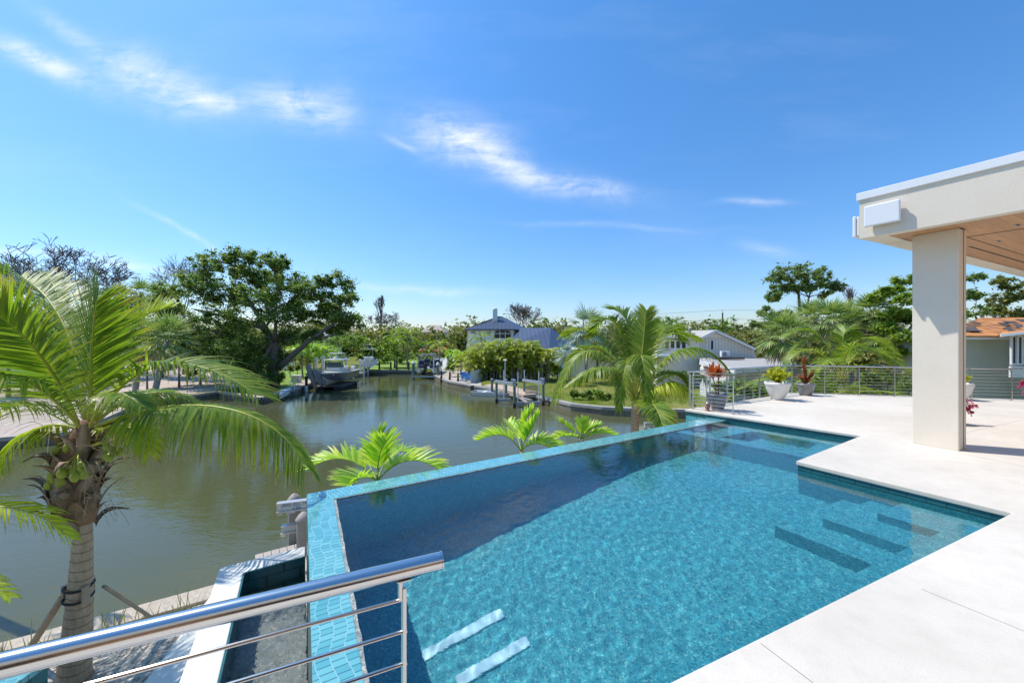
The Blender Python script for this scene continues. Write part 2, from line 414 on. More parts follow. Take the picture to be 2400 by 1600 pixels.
# pool shell: floor, walls as sheets facing inwards ---------------------------
nrmA = Vector((Ad.y, -Ad.x))
pin = [NI, e[2], e[3], e[4], B_e, A_i]          # inner water outline
def floor_z(x, y):
    "the floor falls from the steps towards the vanishing edge"
    s_ = (Vector((x, y)) - L1).dot(-Ld); return -1.15 - 0.52 * min(1.0, max(0.0, (s_ - 1.3) / 4.6))
mb = MB(); fo = inset(pin, -0.35); xs_ = [p.x for p in fo]; ys_ = [p.y for p in fo]; nx_ = 24; ny_ = 24
for j in range(ny_ + 1):
    for i in range(nx_ + 1):
        x_ = min(xs_) + (max(xs_) - min(xs_)) * i / nx_; y_ = min(ys_) + (max(ys_) - min(ys_)) * j / ny_; mb.v.append((x_, y_, floor_z(x_, y_)))
def inside0(poly, x, y):
    c = False; n = len(poly)
    for i in range(n):
        a, b_ = poly[i], poly[i - 1]
        if (a.y > y) != (b_.y > y) and x < (b_.x - a.x) * (y - a.y) / (b_.y - a.y) + a.x: c = not c
    return c
for j in range(ny_):
    for i in range(nx_):
        k_ = j * (nx_ + 1) + i; q_ = (k_, k_ + 1, k_ + nx_ + 2, k_ + nx_ + 1)
        if inside0(fo, sum(mb.v[a][0] for a in q_) / 4, sum(mb.v[a][1] for a in q_) / 4): mb.f.append(q_)
poolfloor = mb.build('pool_floor', M_('pool_pebble'), pool)
mb = MB()
lst = [e[1], e[2], e[3], e[4], e[5]]
ins = [edge2[1], edge2[2], edge2[3], edge2[4], edge2[5]]
for k in range(4):
    mb.prism([lst[k].to_tuple(), lst[k + 1].to_tuple(), ins[k + 1].to_tuple(), ins[k].to_tuple()], FLOOR - 0.15, WZ - 0.031)
mb.build('pool_wall', M_('pool_pebble'), pool)
# shelf along the near edge
nL = Vector((-Ld.y, Ld.x))
S0 = NI + nL * 0.02; S1 = L1
W_SH = 0.34
# dam between pool and spa; spa benches
D0 = g(1550, 1003.7, WZ); D1 = g(1881.6, 1068.7, WZ); Dd = (D1 - D0).normalized()
D1x = isect(D0, Dd, P2, (P3 - P2).normalized()); D0x = isect(D0, Dd, A_i, Ad)
nD = Vector((-Dd.y, Dd.x));
if nD.y < 0: nD = -nD
# rim (vanishing edge) : far run and side run, mitred at the corner
RZ = WZ + 0.012; RB = WZ - 0.004
def slab(poly_out_in, zo, zi, zb, mat, name, parent=pool, extra=None):
    "quad slab; first two points = outer side at zo, last two = inner side at zi"
    a, b_, c, d = poly_out_in; vs = [(a.x, a.y, zo), (b_.x, b_.y, zo), (c.x, c.y, zi), (d.x, d.y, zi)]
    vs += [(p.x, p.y, zb) for p in poly_out_in]; mb = MB()
    fs = [(0, 1, 2, 3), (7, 6, 5, 4), (0, 4, 5, 1), (1, 5, 6, 2), (2, 6, 7, 3), (3, 7, 4, 0)]
    n = (Vector((b_.x - a.x, b_.y - a.y, 0))).cross(Vector((c.x - a.x, c.y - a.y, 0)))
    if n.z < 0: fs = [f[::-1] for f in fs]
    mb.add(vs, fs); return mb.build(name, M_(mat), parent, bevel=0.006)
slab([A_o, B_x, B_e, A_i], WZ + 0.006, WZ + 0.010, WZ - 0.25, 'rim_tile_far', 'rim')
slab([NO, A_o, A_i, NI], WZ + 0.006, WZ + 0.010, WZ - 0.25, 'rim_tile_side', 'rim')
# pebble lip on the inner side of the rim
def lip(a, b_, inn, w_, name):
    mb = MB(); n = 40; d = (b_ - a); q = []
    top = []
    for i in range(n + 1):
        p = a + d * (i / n); top.append(p)
    outl = [p for p in top] + [p + inn * (w_ * (0.75 + 0.35 * random.random())) for p in reversed(top)]
    mb.prism([p.to_tuple() for p in outl], WZ - 0.2, WZ - 0.004 + 0.0095); return mb.build(name, M_('basin_pebble'), pool)
nA = Vector((Ad.y, -Ad.x)); nS = Vector((-Li_dir.y, Li_dir.x)); nS = nS if nS.x > 0 else -nS
lip(A_i + nA * 0.001 + Li_dir * .0, NI, nS, 0.028, 'rim_lip'); lip(A_i, B_e, nA, 0.02, 'rim_lip')
# dividing walls under the rims (inner faces dark water side, outer faces tiled)
mb = MB()
ia = inset([NO, A_o, B_x, B_e, A_i, NI], 0.012)
mb.prism([p.to_tuple() for p in ia], FLOOR - 0.15, WZ - 0.2505); mb.build('pool_wall', M_('pool_pebble'), pool)
oa = [NO - nS * 0.0, A_o, A_o + nS * 0.011, NO + nS * 0.011]
mb = MB(); mb.prism([(NO - nS * .002).to_tuple(), (A_o - nS * .002).to_tuple(), (A_o + nS * .011).to_tuple(), (NO + nS * .011).to_tuple()], -1.6, WZ - 0.008)
mb.build('weir_face', M_('teal_tile'), pool)
# retaining body below the far rim
mb = MB(); mb.prism([p.to_tuple() for p in inset([NO, A_o, B_x, B_e, A_i, NI], 0.02)], -2.6, FLOOR - 0.151); mb.build('pool_base', M_('stucco'), pool)
# steps
P1 = L1; a_ = -Ld; b_v = (P2 - P1).normalized()
for al, be, z in ((1.41, 1.37, -0.87), (1.0, 1.10, -0.62), (0.57, 0.80, -0.37)):
    q0 = P1 + a_ * -0.03 + b_v * -0.03
    poly = [q0, P1 + a_ * al - b_v * .03, P1 + a_ * al + b_v * be, P1 - a_ * .03 + b_v * be]
    mb = MB(); mb.prism([p.to_tuple() for p in poly], FLOOR - 0.01, z); mb.build('step', M_('pool_pebble'), pool, bevel=0.02)
# bench shelf along the near edge
sh = [NI + nL * -0.03, P1 - nL * 0.03 + Ld * .0, P1 + nL * 0.30, NI + nL * 0.30]
mb = MB(); mb.prism([p.to_tuple() for p in sh], FLOOR - 0.01, -0.33); mb.build('bench', M_('pool_pebble'), pool, bevel=0.02)
# spa: bench level with pits, dam with turquoise capping
dw = 0.26
dam = [D0x, D1x, D1x - nD * -dw, D0x + nD * dw]
mb = MB(); mb.prism([p.to_tuple() for p in dam], WZ - 0.16, WZ - 0.035); mb.build('spa_dam_cap', M_('dam_tile'), pool, bevel=0.008)
mb = MB(); mb.prism([p.to_tuple() for p in [D0x + nD * .01, D1x + nD * .01, D1x + nD * (dw - .01), D0x + nD * (dw - .01)]], FLOOR - 0.1, WZ - 0.1605); mb.build('pool_wall', M_('pool_pebble'), pool)
SB = -0.52
pit = [R(1689, 1024, SB, WZ), R(1762, 1010, SB, WZ), R(1917, 1039, SB, WZ), R(1884, 1056, SB, WZ)]
slot = [R(1597, 1008, SB, WZ), R(1690, 990, SB, WZ), R(1720, 994, SB, WZ), R(1630, 1014, SB, WZ)]
spa_out = [D0x + nD * dw, D1x + nD * dw, P3.copy() - (P3 - P2).normalized() * -0.02, B_e + Ed * -0.02]
def holes_sheet(outer, holes, z, name, depth):
    P = [[Vector((p.x, p.y, 0)) for p in outer]] + [[Vector((p.x, p.y, 0)) for p in h] for h in holes]
    tr = tessellate_polygon(P); flat = [q for l in P for q in l]; mb = MB()
    fs = []
    for a, b_, c in tr:
        if (flat[b_] - flat[a]).cross(flat[c] - flat[a]).z < 0: a, b_, c = a, c, b_
        fs.append((a, b_, c))
    mb.add([(q.x, q.y, z) for q in flat], fs)
    for h in holes:
        n = len(h); vs = [(p.x, p.y, z) for p in h] + [(p.x, p.y, depth) for p in h]
        mb.add(vs, [(i, (i + 1) % n, n + (i + 1) % n, n + i) for i in range(n)] + [tuple(range(n, 2 * n))])
    return mb.build(name, M_('pool_pebble'), pool)
holes_sheet(spa_out, [pit], SB, 'spa_bench', -1.05)
# the water surface: a fine grid with small ripples, tucked under the rim and coping
def inside(poly, x, y):
    c = False; n = len(poly)
    for i in range(n):
        a, b_ = poly[i], poly[i - 1]
        if (a.y > y) != (b_.y > y) and x < (b_.x - a.x) * (y - a.y) / (b_.y - a.y) + a.x: c = not c
    return c
def ripple_sheet(outline, z, st, comps, amp):
    xs = [p.x for p in outline]; ys = [p.y for p in outline]
    gx = np.arange(min(xs), max(xs) + st, st); gy = np.arange(min(ys), max(ys) + st, st)
    XX, YY = np.meshgrid(gx, gy); H = np.zeros_like(XX); rs = np.random.RandomState(3)
    for k in range(comps):
        lam = 0.055 * (4.2 ** rs.rand()); th = rs.normal(0.6, 0.9) if rs.rand() < .7 else rs.rand() * 6.28; ph = rs.rand() * 6.28
        kx, ky = cos(th) * 2 * pi / lam, sin(th) * 2 * pi / lam
        H += amp * (lam / 0.16) ** 1.35 * np.sin(kx * XX + ky * YY + ph) / sqrt(comps / 2)
    nx = len(gx); mb = MB(); idx = {}
    for j in range(len(gy) - 1):
        for i in range(nx - 1):
            if inside(outline, gx[i] + st / 2, gy[j] + st / 2):
                q = []
                for (jj, ii) in ((j, i), (j, i + 1), (j + 1, i + 1), (j + 1, i)):
                    k = jj * nx + ii
                    if k not in idx:
                        idx[k] = len(mb.v); mb.v.append((float(gx[ii]), float(gy[jj]), z + float(H[jj, ii])))
                    q.append(idx[k])
                mb.f.append(tuple(q))
    return mb
mb = ripple_sheet(inset(pin, -0.045), WZ - 0.002, 0.02, 34, 0.00034)
pw = mb.build('pool_water', M_('pool_water'), None, smooth=True); tag(pw, kind='structure')
# --------------------------------------------------------- catch basin
BZ = -0.70
bo = [g(716.7, 1278.6, BZ), g(515.8, 1329, BZ), g(418.6, 1600, BZ)]; bi = [g(716, 1301.5, BZ), g(570, 1340.7, BZ), g(509.4, 1600, BZ)]
bod = (bo[2] - bo[1]).normalized(); bid = (bi[2] - bi[1]).normalized()
basin = thing('catch_basin', (bo[1].x, bo[1].y, -2.6), 'white rimmed overflow basin beside the tiled pool edge', 'basin')
e1 = bo[1] + bod * 4.5; e2 = bi[1] + bid * 4.3
mb = MB(); mb.prism([p.to_tuple() for p in [bo[0] - Vector((0.004, 0)), bo[1], e1, e2, bi[1], bi[0] - Vector((0.004, 0))]], BZ - 0.06, BZ); mb.build('coping', M_('white_coping'), basin, bevel=0.01)
cop = [bo[0] - Vector((0.004, 0)), bo[1], e1, e2, bi[1], bi[0] - Vector((0.004, 0))]
mb = MB(); mb.prism([p.to_tuple() for p in inset(cop, 0.012)], -2.6, BZ - 0.0605); mb.build('wall', M_('stucco'), basin)
ii = inset([bi[0], bi[1], e2, NO, NO], 0.0) if False else None
mb = MB()
def face_band(a, b_, n, z0, z1):
    q = [a, b_, b_ + n * 0.014, a + n * 0.014]; mb.prism([p.to_tuple() for p in q], z0, z1)
dfar = (bi[0] - bi[1]).normalized(); nf = Vector((dfar.y, -dfar.x)); nf = nf if nf.y < 0 else -nf
ns2 = Vector((-bid.y, bid.x)); ns2 = ns2 if ns2.x > 0 else -ns2
face_band(bi[1], bi[0] - Vector((0.004, 0)), nf, -1.25, BZ - 0.004); face_band(bi[1] + bid * 0.0142, e2, ns2, -1.25, BZ - 0.004)
mb.build('inner_tile', M_('teal_tile'), basin)
bas = [bi[1], bi[0], NO, e2]
mb = MB(); mb.prism([p.to_tuple() for p in inset([bi[1], bi[0], A_o + Lo_dir * 4.8, e2], 0.001)], -1.4, -1.22); mb.build('floor', M_('basin_pebble'), basin)
BW = -0.885
watermat('basin_water', (0.93, 0.98, 0.98), 9.0, 0.6, 0.02)
P = [Vector((p.x, p.y, 0)) for p in [bi[1], bi[0], A_o + Lo_dir * 4.8, e2]]; mb = MB(); fs = []
for a, b_, c in tessellate_polygon([P]):
    if (P[b_] - P[a]).cross(P[c] - P[a]).z < 0: b_, c = c, b_
    fs.append((a, b_, c))
mb.add([(p.x, p.y, BW) for p in P], fs); bw_o = mb.build('basin_water', M_('basin_water'), None, smooth=True); tag(bw_o, kind='structure')
# water film and foam where the sheet lands
# two pale plaster bars (in-floor bubbler covers) on the pool floor
pbr('pale_plaster', (0.92, 0.95, 0.95), 0.6)
for (xa, ya, xb, yb) in ((990, 1535, 1178, 1432), (1070, 1596, 1238, 1497)):
    fz_ = -1.50; pa = R(xa, ya, fz_, WZ); pb = R(xb, yb, fz_, WZ); pa = R(xa, ya, floor_z(pa.x, pa.y) + .03, WZ); pb = R(xb, yb, floor_z(pb.x, pb.y) + .03, WZ)
    mb = MB(); mb.bar(pa - Vector((0, 0, .02)), pb - Vector((0, 0, .02)), .10, .03); mb.build('floor_bar', M_('pale_plaster'), pool, bevel=.012)
for o_ in [x for x in COL.objects if x.type == 'MESH' and x.parent in (pool, basin)]:
    try: o_.cycles.is_caustics_receiver = True
    except Exception as ex: print('rcv', ex)
for o_ in (pw, bw_o):
    try: o_.cycles.is_caustics_caster = True
    except Exception as ex: print('cst', ex)
# ================================================================= ROOFED TERRACE (own house)
pbr('steel', (0.62, 0.62, 0.62), 0.16, 1.0); pbr('steel_satin', (0.62, 0.62, 0.60), 0.30, 1.0)
pbr('white_metal', (0.78, 0.79, 0.81), 0.35); pbr('black_gap', (0.01, 0.01, 0.01), 0.6)
m, t, b, o, tc = newmat('cedar')
mp = t.mapping(tc.outputs['Object'], (1, 1, 1), (0, 0, radians(-27)))
sp = t.new('ShaderNodeSeparateXYZ'); t.l.new(mp, sp.inputs[0])
row = t.math('FLOOR', t.math('DIVIDE', sp.outputs[1], 0.14)); fr = t.math('FRACT', t.math('DIVIDE', sp.outputs[1], 0.14))
gap = t.math('LESS_THAN', t.math('MINIMUM', fr, t.math('SUBTRACT', 1.0, fr)), 0.018)
wn = t.n.new('ShaderNodeTexWhiteNoise'); wn.noise_dimensions = '1D'; t.l.new(row, wn.inputs['W'])
gr = t.noise(t.mapping(mp, (1.2, 22, 1)), 2.5, 8, 0.65, 0.6)
c = t.ramp(gr, [(0.25, (0.46, 0.21, 0.09)), (0.6, (0.60, 0.32, 0.15)), (0.85, (0.68, 0.41, 0.22))])
c = t.mix(1.0, c, t.math('ADD', t.math('MULTIPLY', wn.outputs['Value'], 0.25), 0.85), 'MULTIPLY')
c = t.mix(t.math('MULTIPLY', gap, 0.6), c, (0.12, 0.06, 0.03)); t.l.new(c, b.inputs['Base Color']); b.inputs['Roughness'].default_value = 0.5

C0 = G(2014.5, 559.4, 0).to_2d() * 0 + Vector((5.89, 6.51)); SZ = 3.44
fu = Vector((0.87, -1.44)).normalized()                 # along the front fascia, towards the camera side
fv = Vector((1.88, 0.92)).normalized()                  # along the far fascia
def rp(u, v): return C0 + fu * u + fv * v
pav = thing('terrace_roof', (C0.x, C0.y, SZ), 'white flat canopy with cedar underside over the right of the deck', 'canopy')
LU, LV = 11.0, 14.0
ring_o = [rp(0, 0), rp(LU, 0), rp(LU, LV), rp(0, LV)]
ring_i = [rp(0.30, 0.17), rp(LU - .3, 0.17), rp(LU - .3, LV - .17), rp(0.30, LV - .17)]
mb = MB()
for i in range(4):
    j = (i + 1) % 4; mb.prism([p.to_tuple() for p in [ring_o[i], ring_o[j], ring_i[j], ring_i[i]]], SZ, SZ + 0.64)
fas = mb.build('fascia', M_('stucco'), pav)
mb = MB(); mb.prism([rp(-.03, -.03).to_tuple(), rp(LU, -.03).to_tuple(), rp(LU, LV).to_tuple(), rp(-.03, LV).to_tuple()], SZ + 0.6405, SZ + 0.765); mb.build('drip_cap', M_('white_metal'), pav, bevel=0.006)
mb = MB(); mb.prism([p.to_tuple() for p in ring_i], SZ + 0.02, SZ + 0.10); mb.build('ceiling', M_('cedar'), pav)
# screen tracks in the ceiling
mb = MB()
def track(a, b_, w_): 
    mb.bar((a.x, a.y, SZ + 0.018), (b_.x, b_.y, SZ + 0.018), w_, 0.004)
c1 = g(2137.6, 1038, 0); c2 = g(2247.3, 1057, 0)
k = G(2266, 1060, 0).to_2d()
tk0 = Vector((Q(2266, 558, 1).x, 1)) ; dtk = (SZ - CZ) * F / (800 - 558.5); tkp = Vector(((2266 - 1200) / F * dtk, dtk))
track(tkp, tkp + fu * 6, 0.03); 
q1d = (SZ - CZ) * F / (800 - 580.0); q1 = Vector(((2272 - 1200) / F * q1d, q1d)); q2d = (SZ - CZ) * F / (800 - 617.); q2 = Vector(((2400 - 1200) / F * q2d, q2d)); track(q1, q1 + (q2 - q1) * 4, 0.03)
track(tkp + fv * .02, tkp + fv * 9, 0.012)
mb.build('screen_track', M_('black_gap'), pav)
# recessed slot lights
for (px, py) in ((2253.6, 538), (2341.6, 567.5), (2236 + 150, 530)):
    d = (SZ - CZ) * F / (800 - py); c_ = Vector(((px - 1200) / F * d, d))
    mb = MB(); mb.box((c_.x, c_.y, SZ + 0.0175), (0.16, 0.05, 0.003), atan2(fv.y, fv.x)); r_ = mb.build('recessed_light', M_('steel_satin'), pav)
    mb = MB(); mb.box((c_.x, c_.y, SZ + 0.0150), (0.13, 0.03, 0.002), atan2(fv.y, fv.x)); mb.build('lens', M_('black_gap'), r_)
# column
col = thing('column', (c1.x, c1.y, 0), 'square cream stucco column carrying the canopy over the white deck', 'column')
cu = (c2 - c1); cd = fv * 0.30
cp = [c1, c2, c2 + cd * 0.62, c1 + cd * 0.62]
mb = MB(); mb.prism([p.to_tuple() for p in cp], 0.0, SZ + 0.018); mb.build('shaft', M_('stucco'), col, bevel=0.012)
n_ = cu.normalized()
mb = MB(); mb.prism([p.to_tuple() for p in [c1 + cd * .63, c2 + cd * .63 - n_ * 0.006, c2 + cd * .74 - n_ * 0.006, c1 + cd * .74]], 0, SZ + .018); mb.build('screen_channel', M_('black_gap'), col)
mb = MB(); mb.prism([p.to_tuple() for p in [c1 + cd * .745, c2 + cd * .745, c2 + cd * 1.0, c1 + cd * 1.0]], 0, SZ + .018); mb.build('trim', M_('stucco'), col, bevel=0.004)
# floodlight-like white boxes on the fascia (outdoor speakers)
def wallbox(u0, u1, z0, z1, label, face='u'):
    if face == 'u': base = rp((u0 + u1) / 2, 0); nrm = -fv; al = fu
    else: base = rp(0, (u0 + u1) / 2); nrm = -fu; al = fv
    r_ = thing('wall_speaker', (base.x, base.y, (z0 + z1) / 2), label, 'speaker', 'white boxes fixed to the canopy edge')
    c_ = base + nrm * 0.105; ang = atan2(al.y, al.x)
    tl = Matrix.Rotation(radians(0), 3, 'X')
    mb = MB(); mb.box((c_.x, c_.y, (z0 + z1) / 2), (u1 - u0, 0.05, z1 - z0), ang); mb.build('cabinet', M_('white_metal'), r_, bevel=0.022, bseg=4)
    c_ = base + nrm * 0.058; mb = MB(); mb.box((c_.x, c_.y, (z0 + z1) / 2), ((u1 - u0) * .92, 0.04, (z1 - z0) * .9), ang); mb.build('back_shell', M_('white_metal'), r_, bevel=0.015)
    c_ = base + nrm * 0.018; mb = MB(); mb.box((c_.x, c_.y, (z0 + z1) / 2), (0.08, 0.036, (z1 - z0) * .6), ang); mb.build('bracket', M_('white_metal'), r_)
    return r_
wallbox(0.10, 0.54, SZ + 0.145, SZ + 0.49, 'white rectangular speaker box on the front face of the canopy edge')
wallbox(0.08, 0.50, SZ + 0.05, SZ + 0.42, 'white speaker box around the corner on the far side of the canopy edge', 'v')

# ================================================================= STEEL RAILINGS
def railing(label, pts, posts, h=0.93, rods=9, rail_r=0.024, lean=0.05, side=1, rod_r=0.005, top_end=0.0, z_first=0.815, dz=None, flat=False, rod0=0.0):
    """pts: corner list of 2-D points; posts: list of (segment, t)"""
    r_ = thing('cable_railing', (pts[0].x, pts[0].y, 0), label, 'railing', None)
    dz = dz or (z_first - 0.06) / (rods - 1)
    P3 = []
    for i, p in enumerate(pts):
        d = (pts[min(i + 1, len(pts) - 1)] - pts[max(i - 1, 0)]).normalized(); n = Vector((-d.y, d.x)) * side
        P3.append((p, n))
    mb = MB()
    for (a, na), (b_, nb) in zip(P3[:-1], P3[1:]):
        a3 = (a.x + na.x * lean, a.y + na.y * lean, h - rail_r); b3 = (b_.x + nb.x * lean, b_.y + nb.y * lean, h - rail_r)
        d = (b_ - a).normalized()
        if flat: mb.bar(a3, b3, 0.07, 0.018)
        else: mb.tube([(a3[0] - d.x * .0, a3[1] - d.y * .0, a3[2]), b3], rail_r, 20)
    if top_end: pass
    mb.build('top_rail', M_('steel'), r_, autos=40)
    for k in range(rods):
        z = z_first - k * dz; mb = MB()
        for (a, na), (b_, nb) in zip(P3[:-1], P3[1:]): a_s = a + (b_ - a) * rod0; mb.tube([(a_s.x, a_s.y, z), (b_.x, b_.y, z)], rod_r, 8)
        mb.build('rod', M_('steel'), r_, autos=40)
    for (sg, tt) in posts:
        a, b_ = pts[sg], pts[sg + 1]; p = a + (b_ - a) * tt; d = (b_ - a).normalized(); n = Vector((-d.y, d.x)) * side
        mb = MB(); ang = atan2(d.y, d.x)
        mb.box((p.x, p.y, (h - 0.09) / 2 + 0.004), (0.012, 0.045, h - 0.09), ang)
        mb.box((p.x, p.y, 0.006), (0.055, 0.075, 0.011), ang)
        po = mb.build('post', M_('steel_satin'), r_, bevel=0.0015)
        mb = MB(); mb.bar((p.x + d.x * .0125, p.y + d.y * .0125, h - 0.13), (p.x + n.x * lean + d.x * .0125, p.y + n.y * lean + d.y * .0125, h - rail_r * 2 - 0.004), 0.012, 0.035, Vector((n.x, n.y, 0)))
        mb.box((p.x + n.x * lean, p.y + n.y * lean, h - 2 * rail_r - 0.002), (0.05, 0.04, 0.005), ang)
        mb.build('bracket', M_('steel_satin'), po, bevel=0.0015)
        if sg == 0 and len(pts) == 2 and not flat and lean < 0.02:
            for k in range(rods):
                z = z_first - k * dz; c_ = Vector((p.x, p.y, z)) - Vector((d.x, d.y, 0)) * 0.0065
                mb = MB(); mb.tube([c_, c_ - Vector((d.x, d.y, 0)) * 0.004], 0.009, 10); mb.build('screw_head', M_('steel'), po, autos=40)
    return r_
# near railing, just in front of the camera
ne = Vector((-0.262, 1.405)); nd = Ld
near = railing('polished steel railing with round handrail in the foreground beside the pool corner', [ne, ne - nd * 4.2], [(0, 0.031), (0, 0.45), (0, 0.85)], h=0.930, rods=7, rail_r=0.0305, lean=0.0, z_first=0.795, dz=0.113, rod_r=0.0062, rod0=0.031)
mb = MB(); e_ = Vector((ne.x, ne.y, .930 - .0305)); d3 = Vector((nd.x, nd.y, 0)); mb.tube([e_ + d3 * .0005, e_ + d3 * .006], .0318, 24); mb.tube([e_ - d3 * .012, e_ - d3 * .009], .0312, 24); mb.build('end_cap', M_('steel'), near, autos=40)
# short railing over the spa wall
sA = g(1624, 958, 0); sB = g(1718.4, 970.5, 0)
railing('short steel railing at the spa corner in front of the orange plant pot', [sA, sB], [(0, 0.0), (0, .36), (0, 1.0)], h=0.95, rods=10, lean=0.04, side=1, flat=True, z_first=0.85)
cA = g(1616.6, 953, 0); cB = g(1856, 921.4, 0); cC = g(2091, 929, 0); cCd = (cC - cB).normalized()
far_end = cB + cCd * 14.0
posts = [(0, 0.0)]; LA = (cB - cA).length
for px in (1664, 1704, 1744, 1780, 1818): 
    pp = g(px, 940, 0); ray = Vector(((px - 1200) / F, 1)).normalized(); q = isect(Vector((0, 0)), ray, cA, (cB - cA).normalized()); posts.append((0, (q - cA).length / LA))
posts.append((0, 1.0)); 
for s_ in (0.9, 1.82, 2.72, 3.62, 4.55, 5.45, 6.3): posts.append((1, s_ / 14.0))
railing('long steel railing with thin rods around the far corner of the white terrace', [cA, cB, far_end], posts, h=0.93, rods=9, lean=0.06, side=1)

# ================================================================= POTS AND LANTERN
pbr('pot_white', (0.72, 0.71, 0.69), 0.45, nscale=4, namt=0.06); pbr('pot_grey', (0.20, 0.205, 0.21), 0.35, nscale=3, namt=0.35, bump=0.1, bscale=12, coat=0.4)
pbr('soil', (0.05, 0.035, 0.025), 0.95, nscale=30, namt=0.4)
def pot(name, px, py, rtop, rbase, h, mat, label, belly=1.06, foot=True):
    p = G(px, py, 0); r_ = thing(name, p, label, 'plant pot')
    prof = [(rbase * 0.9, 0.0), (rbase, 0.012)]
    if foot: prof += [(rbase * 1.02, 0.03), (rbase * 0.93, 0.045)]
    for i in range(1, 13):
        t_ = i / 12; rr = rbase * .93 + (rtop - rbase * .93) * (sin(t_ * pi / 2) ** 0.8) * 1.0
        if t_ > .75: rr = rtop * (1 + (belly - 1) * sin((1 - t_) / .25 * pi))
        prof.append((rr, 0.045 + (h - 0.045) * t_))
    prof += [(rtop - 0.012, h + 0.002), (rtop - 0.03, h - 0.01), (rtop - 0.035, h - 0.05)]
    mb = MB(); mb.lathe(p, prof, 40, caps=False); mb.build('pot', M_(mat), r_, smooth=True)
    mb = MB(); mb.lathe(p + Vector((0, 0, 0)), [(rtop - 0.03, h - 0.045), (rtop * .5, h - .03), (0.001, h - 0.025)], 24, caps=False); mb.build('soil', M_('soil'), r_, smooth=True)
    return r_, p + Vector((0, 0, h - .03))

# our own house behind the viewpoint (seen only in reflections)
hw = thing('own_house', (1.5, -5.0, 0), 'cream and timber house front standing behind the viewpoint', 'house')
mb = MB(); mb.prism([(-9, -5.3), (12, -5.3), (12, -5.0), (-9, -5.0)], 0.001, 3.2); mb.build('timber_wall', M_('cedar'), hw)
mb = MB(); mb.prism([(-9, -5.4), (12, -5.4), (12, -4.4), (-9, -4.4)], 3.21, 6.4); mb.build('upper_wall', M_('stucco'), hw)
for k in range(4): mb = MB(); mb.box((-6.5 + k * 4.2, -4.98, 1.25), (2.6, .05, 2.4)); w__ = mb.build('window', M_('black_gap'), hw)
# ================================================================= FOLIAGE MATERIALS
def leafmat(name, stops, rough=0.5, trans=0.35, tips=None, coord='island', var=0.25, tcol=1.5):
    """colour: per-island ramp; tips: (start, colour) along uv.y"""
    m = bpy.data.materials.new(name); m.use_nodes = True; t = NT(m.node_tree); MATS[name] = m
    b = t.n['Principled BSDF']; o = t.n['Material Output']
    geo = t.n.new('ShaderNodeNewGeometry'); tc = t.n.new('ShaderNodeTexCoord')
    nz = t.noise(tc.outputs['Object'], 0.9, 3, 0.6)
    f = t.math('ADD', t.math('MULTIPLY', geo.outputs['Random Per Island'], 0.6), t.math('MULTIPLY', nz, 0.5), clamp=True)
    c = t.ramp(f, stops)
    if tips:
        uv = t.n.new('ShaderNodeUVMap'); sp = t.new('ShaderNodeSeparateXYZ'); t.l.new(uv.outputs[0], sp.inputs[0])
        k = t.math('ADD', sp.outputs[1], t.math('MULTIPLY', t.math('SUBTRACT', geo.outputs['Random Per Island'], 0.5), 0.35))
        for (st, en, tcx) in tips:
            mr = t.n.new('ShaderNodeMapRange'); mr.inputs[1].default_value = st; mr.inputs[2].default_value = en; t.l.new(k, mr.inputs[0])
            c = t.mix(mr.outputs[0], c, tcx)
    t.l.new(c, b.inputs['Base Color']); b.inputs['Roughness'].default_value = rough; b.inputs['Specular IOR Level'].default_value = 0.4
    tr = t.n.new('ShaderNodeBsdfTranslucent'); t.l.new(t.mix(1.0, c, (tcol * 1.05, tcol * 1.15, tcol * .5), 'MULTIPLY'), tr.inputs[0])
    mx = t.n.new('ShaderNodeMixShader'); mx.inputs[0].default_value = trans
    t.l.new(b.outputs[0], mx.inputs[1]); t.l.new(tr.outputs[0], mx.inputs[2]); t.l.new(mx.outputs[0], o.inputs[0])
    return m
yt = [(0.62, 0.95, (0.30, 0.30, 0.04)), (0.90, 1.15, (0.34, 0.22, 0.10))]
leafmat('frond_coco', [(0.1, (0.085, 0.17, 0.018)), (0.45, (0.17, 0.27, 0.028)), (0.8, (0.31, 0.37, 0.045)), (0.95, (0.42, 0.40, 0.06))], 0.42, 0.40, yt)
leafmat('frond_yellow', [(0.1, (0.240, 0.356, 0.037)), (0.9, (0.617, 0.617, 0.066))], 0.45, 0.42, yt)
leafmat('frond_adon', [(0.1, (0.153, 0.356, 0.037)), (0.5, (0.327, 0.530, 0.051)), (0.9, (0.588, 0.660, 0.080))], 0.4, 0.35, [(0.75, 1.1, (0.660, 0.530, 0.211))])
leafmat('frond_dark', [(0.1, (0.051, 0.117, 0.030)), (0.9, (0.153, 0.240, 0.051))], 0.5, 0.3, [(0.75, 1.1, (0.385, 0.327, 0.124))])
leafmat('frond_sabal', [(0.1, (0.108, 0.188, 0.059)), (0.5, (0.207, 0.305, 0.099)), (0.9, (0.402, 0.462, 0.167))], 0.5, 0.25, [(0.7, 1.1, (0.598, 0.540, 0.266))])
leafmat('frond_silver', [(0.1, (0.211, 0.283, 0.255)), (0.9, (0.472, 0.559, 0.530))], 0.5, 0.2)
leafmat('frond_areca', [(0.1, (0.108, 0.188, 0.030)), (0.5, (0.266, 0.344, 0.050)), (0.9, (0.598, 0.559, 0.069))], 0.5, 0.35, [(0.7, 1.1, (0.598, 0.481, 0.167))])
leafmat('frond_dead', [(0.1, (0.240, 0.168, 0.110)), (0.9, (0.501, 0.400, 0.283))], 0.8, 0.15)
leafmat('leaf_oak', [(0.1, (0.06, 0.12, 0.025)), (0.5, (0.14, 0.215, 0.05)), (0.9, (0.28, 0.35, 0.10))], 0.45, 0.42)
